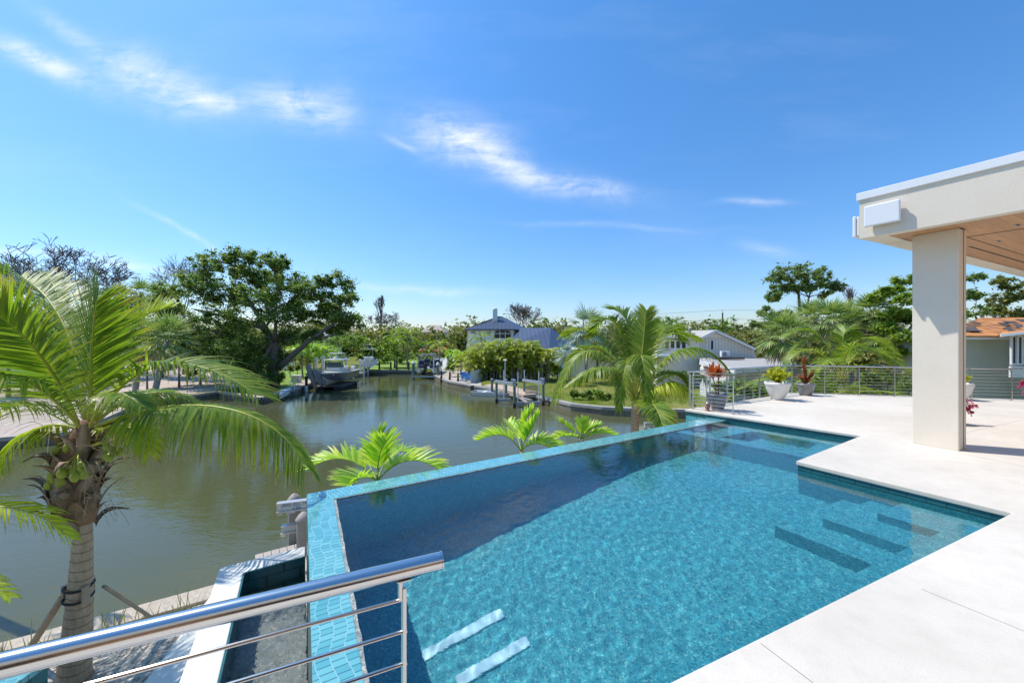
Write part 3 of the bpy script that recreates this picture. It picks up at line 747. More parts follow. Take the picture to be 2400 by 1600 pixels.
leafmat('leaf_bright', [(0.1, (0.08, 0.16, 0.02)), (0.5, (0.17, 0.27, 0.035)), (0.9, (0.32, 0.38, 0.055))], 0.45, 0.38)
leafmat('leaf_olive', [(0.1, (0.07, 0.10, 0.025)), (0.4, (0.16, 0.19, 0.05)), (0.7, (0.27, 0.26, 0.075)), (0.95, (0.36, 0.27, 0.11))], 0.5, 0.3)
leafmat('leaf_pine', [(0.1, (0.089, 0.158, 0.050)), (0.5, (0.167, 0.246, 0.069)), (0.9, (0.305, 0.363, 0.108))], 0.6, 0.2)
leafmat('leaf_yellow', [(0.1, (0.42, 0.46, 0.03)), (0.9, (0.75, 0.72, 0.05))], 0.45, 0.4, tcol=1.0)
leafmat('leaf_orange', [(0.1, (0.55, 0.10, 0.03)), (0.5, (0.75, 0.22, 0.06)), (0.9, (0.75, 0.40, 0.08))], 0.4, 0.25, [(0.0, 0.35, (0.62, 0.16, 0.05))], tcol=1.0)
leafmat('leaf_magenta', [(0.1, (0.50, 0.02, 0.12)), (0.9, (0.75, 0.08, 0.25))], 0.5, 0.3, tcol=1.0)
leafmat('leaf_redgreen', [(0.1, (0.62, 0.05, 0.09)), (0.55, (0.60, 0.12, 0.10)), (0.62, (0.16, 0.22, 0.04)), (0.95, (0.25, 0.30, 0.06))], 0.5, 0.3, tcol=1.0)
leafmat('straw', [(0.1, (0.30, 0.26, 0.12)), (0.9, (0.50, 0.44, 0.24))], 0.7, 0.3, tcol=1.0)
pbr('rachis', (0.42, 0.42, 0.06), 0.4); pbr('rachis_green', (0.20, 0.28, 0.04), 0.4)
pbr('bark_grey', (0.16, 0.135, 0.11), 0.9, nscale=3, namt=0.3, bump=0.4, bscale=12, bdist=0.03)
pbr('bark_brown', (0.13, 0.085, 0.055), 0.9, nscale=3, namt=0.35, bump=0.4, bscale=10, bdist=0.03)
pbr('bark_pale', (0.30, 0.27, 0.24), 0.9, nscale=4, namt=0.25, bump=0.3, bscale=14, bdist=0.02)
pbr('twig_grey', (0.15, 0.12, 0.12), 0.9)
m, t, b, o, tc = newmat('palm_trunk')
sp = t.new('ShaderNodeSeparateXYZ'); t.l.new(tc.outputs['Object'], sp.inputs[0])
nz = t.noise(tc.outputs['Object'], 2.5, 4, 0.6)
zz = t.math('ADD', sp.outputs[2], t.math('MULTIPLY', nz, 0.10))
zz = t.math('ADD', zz, t.math('MULTIPLY', sp.outputs[0], 0.22))
fr = t.math('FRACT', t.math('DIVIDE', zz, 0.115)); ring = t.math('LESS_THAN', fr, 0.13)
n2 = t.noise(t.mapping(tc.outputs['Object'], (9, 9, 2)), 3, 6, 0.7)
c = t.ramp(n2, [(0.3, (0.36, 0.25, 0.165)), (0.7, (0.56, 0.42, 0.30))]); c = t.mix(t.math('MULTIPLY', ring, 0.65), c, (0.14, 0.085, 0.055))
t.l.new(c, b.inputs['Base Color']); b.inputs['Roughness'].default_value = 0.9
bn = t.new('ShaderNodeBump', inp={'Strength': 0.6, 'Distance': 0.012, 'Height': t.math('ADD', t.math('SUBTRACT', 1.0, ring), n2)}); t.l.new(bn.outputs[0], b.inputs['Normal'])
pbr('fibre', (0.24, 0.14, 0.08), 0.95, nscale=9, namt=0.6, bump=0.8, bscale=30, bdist=0.02)
pbr('boot', (0.30, 0.22, 0.16), 0.85, nscale=7, namt=0.4, bump=0.4, bscale=25, bdist=0.01)
pbr('coconut', (0.30, 0.34, 0.03), 0.4, nscale=3, namt=0.3)
# ================================================================= PALM FRONDS
def bez(P, n):
    out = []
    for i in range(n + 1):
        t_ = i / n; k = len(P) - 1; q = [Vector(p) for p in P]
        while len(q) > 1: q = [q[j] * (1 - t_) + q[j + 1] * t_ for j in range(len(q) - 1)]
        out.append(q[0])
    return out
DOWN = Vector((0, 0, -1))
def frond(mb, mr, ctrl, nl=60, L=0.7, wd=0.035, vee=0.35, droop=0.5, sweep=55, start=0.16, rr=0.02, seg=4, rnd=None, hang=0.0, gap=0.0, upv=None):
    """leaflets into mb (with uv), rachis into mr"""
    rnd = rnd or random; N = 24; pts = bez(ctrl, N)
    if mr is not None: mr.tube(pts, [rr * (1 - 0.88 * (i / N)) for i in range(N + 1)], 6)
    if mb.uv is None: mb.uv = []
    up0 = upv or Vector((0, 0, 1))
    for i in range(nl):
        s_ = start + (1 - start) * (i + 0.5) / nl; x = s_ * N; k = min(int(x), N - 1); p = pts[k].lerp(pts[k + 1], x - k)
        t_ = (pts[min(k + 1, N)] - pts[max(k - 1, 0)]).normalized()
        side = t_.cross(up0)
        if side.length < 0.15: side = t_.cross(Vector((0.3, 1, 0)))
        side.normalize(); nrm = side.cross(t_).normalized()
        ll = L * (sin(pi * (0.13 + 0.80 * ((s_ - start) / (1 - start)) ** 0.85)) ** 0.55) * rnd.uniform(0.86, 1.08)
        sw = radians(sweep - 25 * (s_ - start) / (1 - start) + rnd.uniform(-5, 5))
        for sd in (-1, 1):
            if gap and rnd.random() < gap: continue
            d = (side * sd * sin(sw) + t_ * cos(sw) + nrm * (vee + rnd.uniform(-.08, .08))).normalized()
            d = (d + Vector((rnd.gauss(0, .05), rnd.gauss(0, .05), rnd.gauss(0, .05)))).normalized(); ll_ = ll * (rnd.uniform(.45, .8) if rnd.random() < .06 else 1); q = p.copy(); st = ll_ / seg; w0 = wd * rnd.uniform(.75, 1.2); o = len(mb.v); dr = droop * rnd.uniform(0.55, 1.5)
            for j in range(seg + 1):
                f_ = j / seg; ww = w0 * (0.55 if j == 0 else 1.0) * (1 - f_ ** 2.2) + 0.002
                ax = d.cross(nrm); ax = ax.normalized() if ax.length > 1e-3 else side
                wv_ = (ax * 0.85 + nrm * 0.35 * sd)
                mb.v.append(tuple(q - wv_ * (ww / 2))); mb.v.append(tuple(q + wv_ * (ww / 2))); mb.uv += [(s_, f_), (s_, f_)]
                if j < seg: mb.f.append((o + 2 * j, o + 2 * j + 1, o + 2 * j + 3, o + 2 * j + 2))
                q = q + d * st; d = (d + DOWN * (dr * (0.35 + 1.1 * f_)) * st / max(L, .01) * 1.6 + (DOWN * hang if j == 0 else Vector())).normalized()
def palm(name, base, head, fronds, label, cat, trunk_r=(0.16, 0.12), mat='frond_coco', group=None, tm='palm_trunk', fronds_sep=True, rm='rachis', seed=1, heart=True, kw=None):
    """fronds: list of dict(ctrl=[...], **opts)"""
    rnd = random.Random(seed); r_ = thing(name, base, label, cat, group); kw = kw or {}
    base = Vector(base); head = Vector(head)
    mid = base.lerp(head, 0.5) + Vector((rnd.uniform(-.05, .05), rnd.uniform(-.05, .05), 0))
    pts = bez([base - Vector((0, 0, .05)), mid, head], 14)
    mb = MB(); mb.tube(pts, [trunk_r[0] * (1.25 if i == 0 else 1.0) * (1 - i / 14) + trunk_r[1] * (i / 14) for i in range(15)], 14); tk = mb.build('trunk', M_(tm), r_, smooth=True)
    if fronds_sep:
        for fd in fronds:
            fd = dict(fd); mt = fd.pop('mat', mat); lab = fd.pop('label', None); mb = MB(); mr = MB(); o_ = dict(kw); o_.update(fd); frond(mb, mr, rnd=rnd, **o_)
            f_ = mb.build('frond', M_(mt), r_, smooth=True); mr.build('rachis', M_(rm), f_, smooth=True)
            if lab: f_['label'] = lab
    else:
        mb = MB(); mr = MB()
        for fd in fronds:
            fd = dict(fd); fd.pop('mat', None); o_ = dict(kw); o_.update(fd); frond(mb, mr, rnd=rnd, **o_)
        f_ = mb.build('crown', M_(mat), r_, smooth=True); mr.build('rachis', M_(rm), f_, smooth=True)
    return r_, tk
def autofronds(head, n, L, rnd, up=(70, -25), rise=0.5, az0=0.0, fl=None):
    out = []
    for i in range(n):
        az = az0 + i * 2.399 + rnd.uniform(-.2, .2); e = radians(up[0] + (up[1] - up[0]) * (i / max(1, n - 1)) + rnd.uniform(-8, 8))
        h = Vector((cos(az), sin(az), 0)); l = L * rnd.uniform(.85, 1.1)
        p1 = head + (h * cos(e) + Vector((0, 0, sin(e)))) * l * 0.5
        p2 = p1 + (h * cos(e * 0.3) * 0.42 + Vector((0, 0, sin(e) * 0.25 - 0.12))) * l
        p3 = p2 + (h * 0.22 + Vector((0, 0, -0.40))) * l * 0.6
        out.append(dict(ctrl=[head, p1, p2, p3]))
    return out

# ---- the big coconut palm on the left
KS = 0.81
def ql(lst, d0): return [Q(x, y, d * KS) for x, y, d in lst]
HB = Q(205, 1010, 4.94); PB = Vector((Q(171, 1600, 4.86).x, 4.86, -2.6))
PT = Q(196, 1190, 4.88)
H = HB
fr = [
    dict(ctrl=ql([(210, 990, 6.1), (212, 880, 6.1), (212, 800, 5.9), (226, 705, 5.6)], 6), L=0.88, vee=0.25, droop=0.3, nl=84, sweep=48, rr=.026, upv=Vector((0, 1, 0.2))),
    dict(ctrl=ql([(180, 990, 6.0), (140, 880, 5.7), (70, 775, 5.3), (-40, 720, 4.9)], 6), L=0.80, vee=0.3, droop=0.5, nl=86, sweep=58, rr=.026, upv=Vector((.2, -.8, .6))),
    dict(ctrl=ql([(200, 980, 6.2), (190, 830, 6.7), (140, 690, 7.2), (48, 650, 7.6)], 6), L=0.80, vee=0.3, droop=0.4, nl=74, sweep=55, rr=.026),
    dict(ctrl=ql([(225, 985, 6.2), (290, 860, 6.4), (390, 820, 6.6), (500, 850, 6.6), (600, 925, 6.4)], 6), L=0.84, vee=0.15, droop=1.1, nl=96, rr=.026, sweep=62),
    dict(ctrl=ql([(225, 1000, 6.0), (330, 950, 5.8), (470, 930, 5.7), (630, 935, 5.6), (716, 1090, 5.5)], 6), L=0.88, vee=-0.1, droop=1.7, nl=104, rr=.028, sweep=66, hang=.5),
    dict(ctrl=ql([(210, 1000, 6.3), (240, 800, 6.9), (290, 740, 7.3), (400, 722, 7.9)], 6), L=0.59, vee=0.5, droop=0.2, nl=50, mat='frond_yellow', sweep=40, label='bright yellow young frond'),
    dict(ctrl=ql([(190, 1005, 5.9), (130, 930, 5.4), (60, 870, 5.0), (-70, 870, 4.6)], 6), L=0.80, vee=-0.1, droop=1.4, nl=70, sweep=62),
    dict(ctrl=ql([(190, 1010, 6.1), (120, 960, 6.2), (30, 920, 6.3), (-90, 960, 6.4)], 6), L=0.80, vee=-0.1, droop=1.4, nl=64, sweep=62),
    dict(ctrl=ql([(215, 1000, 6.5), (290, 930, 7.2), (380, 880, 7.6), (470, 960, 7.9)], 6), L=0.59, vee=0.1, droop=1.1, nl=60, sweep=60),
    dict(ctrl=ql([(205, 1000, 6.3), (150, 860, 7.0), (95, 780, 7.6), (-20, 800, 8.2)], 6), L=0.63, vee=0.2, droop=0.8, nl=64, sweep=60),
    dict(ctrl=ql([(212, 1000, 5.9), (235, 930, 5.6), (265, 890, 5.3), (330, 950, 5.2)], 6), L=0.46, vee=0.0, droop=1.3, nl=50, sweep=58),
    dict(ctrl=ql([(215, 1015, 6.1), (270, 985, 6.0), (330, 985, 5.9), (350, 1060, 5.8)], 6), L=0.42, vee=0.0, droop=1.4, nl=44, mat='frond_yellow', label='short yellow frond below the crown'),
    dict(ctrl=ql([(190, 1010, 6.0), (120, 975, 5.9), (40, 1000, 5.8), (-30, 1110, 5.7)], 6), L=0.55, vee=-0.1, droop=1.6, nl=50, sweep=60, hang=.4, gap=.15, mat='frond_yellow', label='thin yellowing frond drooping on the left'),
    dict(ctrl=ql([(215, 1000, 6.3), (300, 900, 7.0), (420, 890, 7.3), (560, 1000, 7.4)], 6), L=0.62, vee=-0.05, droop=1.6, nl=80, sweep=62, hang=.4, gap=.04),
    dict(ctrl=ql([(200, 990, 6.4), (160, 800, 7.2), (150, 700, 7.8), (110, 640, 8.4)], 6), L=0.66, vee=0.3, droop=0.5, nl=64, sweep=50, gap=.05),
    dict(ctrl=ql([(195, 1000, 6.2), (110, 900, 6.6), (30, 800, 7.0), (-60, 830, 7.2)], 6), L=0.7, vee=0.2, droop=1.0, nl=64, sweep=58, gap=.05),
]
bigpalm, tk = palm('coconut_palm', PB, PT, fr, 'large coconut palm rising beside the canal in the left foreground', 'palm tree', trunk_r=(0.165, 0.078), kw=dict(wd=0.031, seg=5), seed=5)
rnd = random.Random(11)
mb = MB()                                                            # fibrous heart with old boots
mb.tube([Q(197, 1228, 4.88), Q(190, 1205, 4.88), Q(178, 1170, 4.88), Q(174, 1110, 4.88), Q(182, 1060, 4.9), Q(200, 1015, 4.92), Q(206, 985, 4.94)], [0.08, 0.16, 0.21, 0.22, 0.20, 0.14, 0.06], 18)
ht = mb.build('fibre_sheath', M_('fibre'), bigpalm, smooth=True)
for k in range(46):
    az = k * 2.4 + rnd.uniform(-.3, .3); f_ = k / 46; py = 1025 + f_ * 190; cx = 200 - 26 * sin(min(1, f_ * 1.3) * pi * .62); base_ = Q(cx, py, 4.9); h = Vector((cos(az), sin(az), 0))
    r0 = (0.08 + 0.13 * sin(min(1, f_ * 1.25 + .15) * pi * .75)); L_ = rnd.uniform(.16, .42) * (1.25 if f_ < .35 else .8)
    p0 = base_ + h * r0; p1 = p0 + h * L_ * .25 + Vector((0, 0, L_ * rnd.uniform(.3, .7))); p2 = p1 + h * L_ * rnd.uniform(.3, .9) + Vector((0, 0, L_ * rnd.uniform(-.7, .35)))
    mb = MB(); q = bez([p0 - Vector((0, 0, .16)), p1, p2], 6); n = h.cross(Vector((0, 0, 1))); vs = []; tw = rnd.uniform(-.6, .6); w0 = rnd.uniform(.05, .12)
    for i, c_ in enumerate(q):
        ww = w0 * (1 - .85 * (i / 6) ** 1.3) + .004; nn_ = (n * cos(tw * i / 6) + Vector((0, 0, 1)) * sin(tw * i / 6)); vs += [c_ - nn_ * ww, c_ + h * .02, c_ + nn_ * ww, c_ + h * .006 - Vector((0, 0, .004))]
    fs = []
    for i in range(6):
        for j in range(4): fs.append((4 * i + j, 4 * i + (j + 1) % 4, 4 * i + 4 + (j + 1) % 4, 4 * i + 4 + j))
    mb.add(vs, fs + [(3, 2, 1, 0), (24, 25, 26, 27)]); mb.build('old_leaf_base', M_('boot' if k % 3 else 'fibre'), bigpalm, smooth=True)
for (cx, cy, n, dd) in ((170, 1108, 7, 4.60), (124, 1128, 5, 4.66), (258, 1062, 5, 4.72), (285, 1060, 2, 4.85), (140, 1062, 3, 4.7)):
    c_ = Q(cx, cy, dd); st = MB()
    for i in range(n):
        p = c_ + Vector((rnd.uniform(-.10, .10), rnd.uniform(-.07, .07), rnd.uniform(-.06, .08)))
        mb = MB(); mb.sphere(p, rnd.uniform(.038, .052), 12, 8, (1, 1, 1.35)); cc = mb.build('coconut', M_('coconut'), bigpalm, smooth=True)
        st.tube(bez([Q(200, 1050, 4.85), c_ + Vector((0, 0, .2)), p + Vector((0, 0, .05))], 5), 0.007, 5)
    st.build('fruit_stalk', M_('rachis'), bigpalm, smooth=True)
mb = MB()
mb.uv = []
for k in range(170):                                                  # hanging dry fibres
    p = Q(rnd.uniform(105, 290), rnd.uniform(1000, 1190), rnd.uniform(4.6, 4.95)); o = len(mb.v)
    d = Vector((rnd.uniform(-1, 1), rnd.uniform(-.5, .5), rnd.uniform(-.6, .4))).normalized(); l = rnd.uniform(.12, .34)
    for j in range(4):
        q = p + d * l * j / 3 + Vector((0, 0, -0.12 * (j / 3) ** 2)); mb.v += [tuple(q - Vector((.0025, 0, .0025))), tuple(q + Vector((.0025, 0, .0025)))]; mb.uv += [(0, j / 3)] * 2
        if j < 3: mb.f.append((o + 2 * j, o + 2 * j + 1, o + 2 * j + 3, o + 2 * j + 2))
mb.build('dry_fibres', M_('frond_dead'), bigpalm)
# brace timbers and black webbing on the trunk
def tp(py):                                                          # a point of the trunk axis
    pts = bez([PB, PB.lerp(PT, .5), PT], 60); best = min(pts, key=lambda p: abs((800 + (CZ - p.z) / p.y * F) - py)); return best
mb = MB()
for py in (1375, 1397):
    c_ = tp(py); mb.tube([c_ + Vector((0.136 * cos(a), 0.136 * sin(a), .012 * sin(a * 2))) for a in [i * pi / 10 for i in range(21)]], 0.014, 6)
mb.build('strap', pbr('webbing', (0.015, 0.015, 0.018), 0.6), bigpalm)
c_ = tp(1385)
for dx, dy in ((-.14, -.02), (.135, -.04), (0.0, .14)):
    mb = MB(); mb.box(c_ + Vector((dx, dy, 0.0)), (.03, .08, .2)); mb.build('batten', pbr('timber_pale', (0.38, 0.30, 0.22), 0.85, nscale=6, namt=.3) if 'timber_pale' not in MATS else M_('timber_pale'), bigpalm)
foot = G(85, 1520, -2.6); mb = MB(); mb.bar(c_ + Vector((-.19, 0, -.05)), (c_.x - 1.15, c_.y + .35, -2.62), .07, .035); mb.build('brace', M_('timber_pale'), bigpalm)
mb = MB(); mb.bar(c_ + Vector((.12, .19, -.05)), (c_.x + .35, c_.y + .9, -2.62), .07, .035); mb.build('brace', M_('timber_pale'), bigpalm)

# ---- second coconut palm, right of centre
H2 = Q(1490, 945, 12.0); B2 = Vector((H2.x + .02, 12.15, -2.6)); rnd = random.Random(4)
def f2(pts, **k): return dict(ctrl=[Q(x, y, d) for x, y, d in pts], **k)
fr = [
    f2([(1490, 940, 12), (1400, 760, 12), (1340, 810, 11.6), (1300, 1000 - 55, 11.2)], L=.75, droop=1.5, hang=.4),
    f2([(1485, 930, 12), (1440, 800, 12), (1380, 790, 12.6), (1335, 845, 13)], L=.7, droop=1.2),
    f2([(1485, 930, 12), (1470, 760, 12.5), (1420, 700, 13), (1385, 790, 13.6)], L=.8, droop=.8),
    f2([(1490, 930, 12), (1500, 800, 12.5), (1470, 720, 12.8), (1430, 725, 13.2)], L=.8, droop=.5),
    f2([(1492, 930, 12), (1508, 820, 12.0), (1510, 760, 12.0), (1515, 728, 12.0)], L=.75, droop=.2, vee=.4),
    f2([(1495, 930, 12), (1540, 790, 12.4), (1560, 715, 12.8), (1600, 800, 13.5)], L=.8, droop=.7),
    f2([(1495, 935, 12), (1560, 800, 11.6), (1640, 790, 11.2), (1700, 860, 11)], L=.8, droop=1.4, hang=.4),
    f2([(1495, 940, 12), (1560, 870, 12.6), (1620, 850, 13), (1660, 900, 13.3)], L=.7, droop=1.3, hang=.3),
    f2([(1495, 955, 12), (1540, 890, 11.6), (1600, 880, 11.3), (1622, 935, 11.2)], L=.85, droop=1.8, hang=.9, mat='frond_yellow', label='old yellowing frond hanging on the right'),
    f2([(1488, 950, 12), (1450, 830, 11.2), (1400, 850, 10.9), (1330, 905, 10.6)], L=.75, droop=1.5, hang=.6),
    f2([(1490, 940, 12), (1500, 790, 11.0), (1505, 800, 10.6), (1520, 960, 10.3)], L=.6, droop=1.2, hang=.4),
    f2([(1490, 940, 12), (1480, 800, 11.5), (1465, 830, 11), (1450, 960, 10.6)], L=.55, droop=1.2, hang=.4),
    f2([(1492, 940, 12), (1530, 780, 13), (1570, 760, 14), (1640, 800, 14.8)], L=.75, droop=.9),
    f2([(1492, 940, 12), (1430, 800, 13), (1380, 740, 14), (1320, 790, 14.8)], L=.75, droop=.9),
]
for f_x in autofronds(H2, 4, 2.4, random.Random(40), up=(60, 5)): fr.append(dict(f_x, L=.7, droop=1.0))
palm('coconut_palm', B2, H2, fr, 'coconut palm with drooping fronds standing behind the far pool edge', 'palm tree', trunk_r=(0.15, 0.12), kw=dict(nl=84, wd=0.05, vee=.12, sweep=60, rr=.024), seed=8)
# ---- small christmas palms behind the vanishing edge
def smallpalm(px, py, d, fr, label, seed, L=.42):
    h = Q(px, py, d); b_ = Vector((h.x, h.y + .05, -2.6))
    palm('christmas_palm', b_, h, [dict(ctrl=[Q(px + a, py + c, d + e) for a, c, e in [(0, 0, 0)] + f]) for f in fr], label, 'palm tree', (0.08, 0.06), 'frond_adon', 'small palms behind the pool edge', kw=dict(nl=26, wd=0.055, vee=.4, sweep=52, droop=.35, L=L, rr=.016, start=.22, seg=4), seed=seed, rm='rachis_green')
smallpalm(884, 1128, 5.9, [[(-40, -50, .1), (-90, -75, .1), (-160, -30, 0)], [(-30, -60, .5), (-30, -80, .9), (-60, -60, 1.2)], [(0, -50, -.1), (10, -85, -.2), (20, -95, -.3)], [(30, -40, -.1), (80, -75, -.2), (150, -25, -.3)],
    [(20, -60, .5), (40, -90, .9), (90, -60, 1.3)], [(-20, -20, -.3), (-60, -5, -.6), (-70, 10, -.8)], [(5, -50, .1), (10, -90, .1), (0, -110, .1)]], 'small bright green palm nearest the pool corner', 2, .42)
smallpalm(1222, 1058, 7.6, [[(-30, -50, .1), (-60, -45, .1), (-98, -28, 0)], [(0, -50, 0), (5, -75, 0), (25, -98, 0)], [(10, -40, -.2), (25, -60, -.2), (40, -85, -.2)], [(20, -30, 0), (60, -40, 0), (100, -5, 0)], [(15, -25, -.2), (50, -25, -.3), (80, 0, -.4)], [(-10, -50, .4), (-20, -60, .8), (-30, -70, 1)]], 'small palm with an upright fan of leaves behind the middle of the pool edge', 3, .36)
smallpalm(1362, 1028, 8.7, [[(-20, -25, .1), (-40, -30, .1), (-50, -40, 0)], [(0, -20, 0), (5, -30, 0), (0, -42, 0)], [(10, -20, 0), (25, -25, 0), (40, -30, 0)], [(20, -10, 0), (50, -20, 0), (80, -8, 0)], [(-15, -10, -.2), (-40, -10, -.3), (-60, 0, -.4)]], 'smallest palm whose low tips just clear the pool edge', 4, .3)
# ---- stray frond tips entering at the left border
h = Q(-260, 1260, 4.2)
palm('young_palm', Vector((h.x, h.y, -2.6)), h, [dict(ctrl=[h, Q(-120, 1170, 4.3), Q(60, 1150, 4.4), Q(165, 1262, 4.5)], L=.42), dict(ctrl=[h, Q(-200, 1300, 4.0), Q(-80, 1330, 3.9), Q(22, 1398, 3.9)], L=.3)], 'palm frond reaching in from beyond the left edge below the coconuts', 'palm tree', (0.08, 0.06), 'frond_yellow', kw=dict(nl=34, wd=.03, vee=.1, droop=1.2, sweep=55, rr=.012), seed=6)
h = Q(-90, 800, 7.4)
palm('leaning_palm', Vector((h.x - .5, h.y, -2.6)), h, [dict(ctrl=[h, Q(-60, 740, 7.4), Q(-30, 700, 7.3), Q(60, 690, 7.2)], L=.75, upv=Vector((0, -.3, 1)), vee=.9, sweep=40), dict(ctrl=[h, Q(-80, 700, 7.6), Q(-40, 660, 7.6), Q(20, 640, 7.7)], L=.6)], 'palm at the left border with stiff upright leaflets', 'palm tree', (0.1, 0.08), kw=dict(nl=44, wd=.035, vee=.5, droop=.2, rr=.018), seed=7)
# ================================================================= CANAL, LAND, SEAWALLS
GZ = -2.6; CW = -3.1
def gl(px, py): return G(px, py, GZ).to_2d()
m, t, b, o, tc = newmat('canal_water')
nz = t.noise(tc.outputs['Object'], 0.06, 4, 0.6)
c = t.ramp(nz, [(0.3, (0.073, 0.083, 0.036)), (0.7, (0.105, 0.108, 0.050))]); t.l.new(c, b.inputs['Base Color'])
b.inputs['Roughness'].default_value = 0.02; b.inputs['IOR'].default_value = 1.333; b.inputs['Specular IOR Level'].default_value = 0.5
mp = t.mapping(tc.outputs['Object'], (1, 2.3, 1), (0, 0, radians(12)))
a1 = t.noise(mp, 1.1, 3, 0.55, 0.3); a2 = t.noise(mp, 4.2, 3, 0.55, 0.3)
patch = t.math('ADD', t.math('MULTIPLY', t.noise(tc.outputs['Object'], 0.11, 3, 0.5), 1.6), -0.35, clamp=True)
hh = t.math('MULTIPLY', t.math('ADD', t.math('MULTIPLY', a1, 1.0), t.math('MULTIPLY', a2, 0.33)), t.math('ADD', t.math('MULTIPLY', patch, 0.8), 0.35))
bn = t.new('ShaderNodeBump', inp={'Strength': 0.16, 'Distance': 0.09, 'Height': hh}); t.l.new(bn.outputs[0], b.inputs['Normal'])

# shoreline (at the seawall top), going round the canal counter-clockwise from our side
sd = Vector((0.841, 0.541))
near0 = G(400, 1408, GZ).to_2d()
nearL = near0 - sd * 60; nearR = near0 + sd * 18.5
left = [gl(-500, 1075), gl(0, 1027), gl(172, 1012), gl(331, 943), gl(510, 917.5), gl(612, 932), gl(700, 909.5), gl(728, 893), gl(850, 873.5), gl(865, 868.5), gl(975, 868)]
right = [gl(1000, 872), gl(1020, 880), gl(1050, 893), gl(1126.5, 906.6), gl(1256.6, 927.7), gl(1337, 946.8), gl(1410, 954.5), gl(1482, 957.8), gl(1602, 961.0)]
rR = right[-1] + Vector((6.5, -1.2)); rS = nearR + Vector((5.5, 1.0))
canal = [nearL, nearR, rS] + [rR] + right[::-1] + left[::-1] + [left[0] + Vector((-60, 4))]
big = [Vector((-900, -300)), Vector((900, -300)), Vector((900, 1500)), Vector((-900, 1500))]
m, t, b, o, tc = newmat('ground_grass')
n1 = t.noise(tc.outputs['Object'], 0.16, 6, 0.65); n2 = t.noise(tc.outputs['Object'], 5, 5, 0.7); n3 = t.noise(tc.outputs['Object'], 0.7, 4, 0.6)
c = t.ramp(n1, [(0.35, (0.10, 0.135, 0.022)), (0.5, (0.16, 0.19, 0.035)), (0.68, (0.27, 0.24, 0.08))])
c = t.mix(1.0, c, t.math('ADD', t.math('MULTIPLY', n2, 1.0), 0.5), 'MULTIPLY'); c = t.mix(1.0, c, t.math('ADD', t.math('MULTIPLY', n3, 0.6), 0.7), 'MULTIPLY')
t.l.new(c, b.inputs['Base Color']); b.inputs['Roughness'].default_value = 0.95; b.inputs['Specular IOR Level'].default_value = 0.1
bn = t.new('ShaderNodeBump', inp={'Strength': 0.8, 'Distance': 0.06, 'Height': n2}); t.l.new(bn.outputs[0], b.inputs['Normal'])
def groundmat(name, stops, sc1, sc2, rough=0.95, bump=0.5, dist=0.02):
    m, t, b, o, tc = newmat(name); n1 = t.noise(tc.outputs['Object'], sc1, 6, 0.65); n2 = t.noise(tc.outputs['Object'], sc2, 4, 0.7)
    c = t.ramp(n1, stops); c = t.mix(1.0, c, t.math('ADD', t.math('MULTIPLY', n2, 0.9), 0.55), 'MULTIPLY')
    t.l.new(c, b.inputs['Base Color']); b.inputs['Roughness'].default_value = rough
    bn = t.new('ShaderNodeBump', inp={'Strength': bump, 'Distance': dist, 'Height': n2}); t.l.new(bn.outputs[0], b.inputs['Normal'])
groundmat('lawn', [(0.3, (0.10, 0.20, 0.015)), (0.55, (0.20, 0.30, 0.03)), (0.75, (0.33, 0.34, 0.06))], 0.35, 7)
groundmat('sand_lot', [(0.3, (0.42, 0.33, 0.27)), (0.7, (0.56, 0.46, 0.39))], 0.25, 9)
groundmat('concrete', [(0.3, (0.33, 0.31, 0.28)), (0.7, (0.47, 0.44, 0.40))], 0.8, 14, bump=.2, dist=.01)
groundmat('concrete_pale', [(0.3, (0.42, 0.35, 0.28)), (0.7, (0.54, 0.47, 0.39))], 0.8, 14, bump=.2, dist=.01)
groundmat('seawall_side', [(0.3, (0.12, 0.10, 0.075)), (0.7, (0.26, 0.22, 0.165))], 1.2, 8, bump=.4, dist=.03)
m, t, b, o, tc = newmat('gravel')
vo = t.new('ShaderNodeTexVoronoi', inp={'Vector': tc.outputs['Object'], 'Scale': 26.0}); sp = t.new('ShaderNodeSeparateColor'); t.l.new(vo.outputs['Color'], sp.inputs[0])
c = t.ramp(sp.outputs[0], [(0, (0.26, 0.22, 0.18)), (0.4, (0.50, 0.45, 0.39)), (1, (0.68, 0.63, 0.56))]); n1 = t.noise(tc.outputs['Object'], 1.5, 5, 0.6)
c = t.mix(1.0, c, t.math('ADD', t.math('MULTIPLY', n1, 0.5), 0.72), 'MULTIPLY'); t.l.new(c, b.inputs['Base Color']); b.inputs['Roughness'].default_value = 0.9
bn = t.new('ShaderNodeBump', inp={'Strength': 1.0, 'Distance': 0.03, 'Height': vo.outputs['Distance']}); bn.invert = True; t.l.new(bn.outputs[0], b.inputs['Normal'])

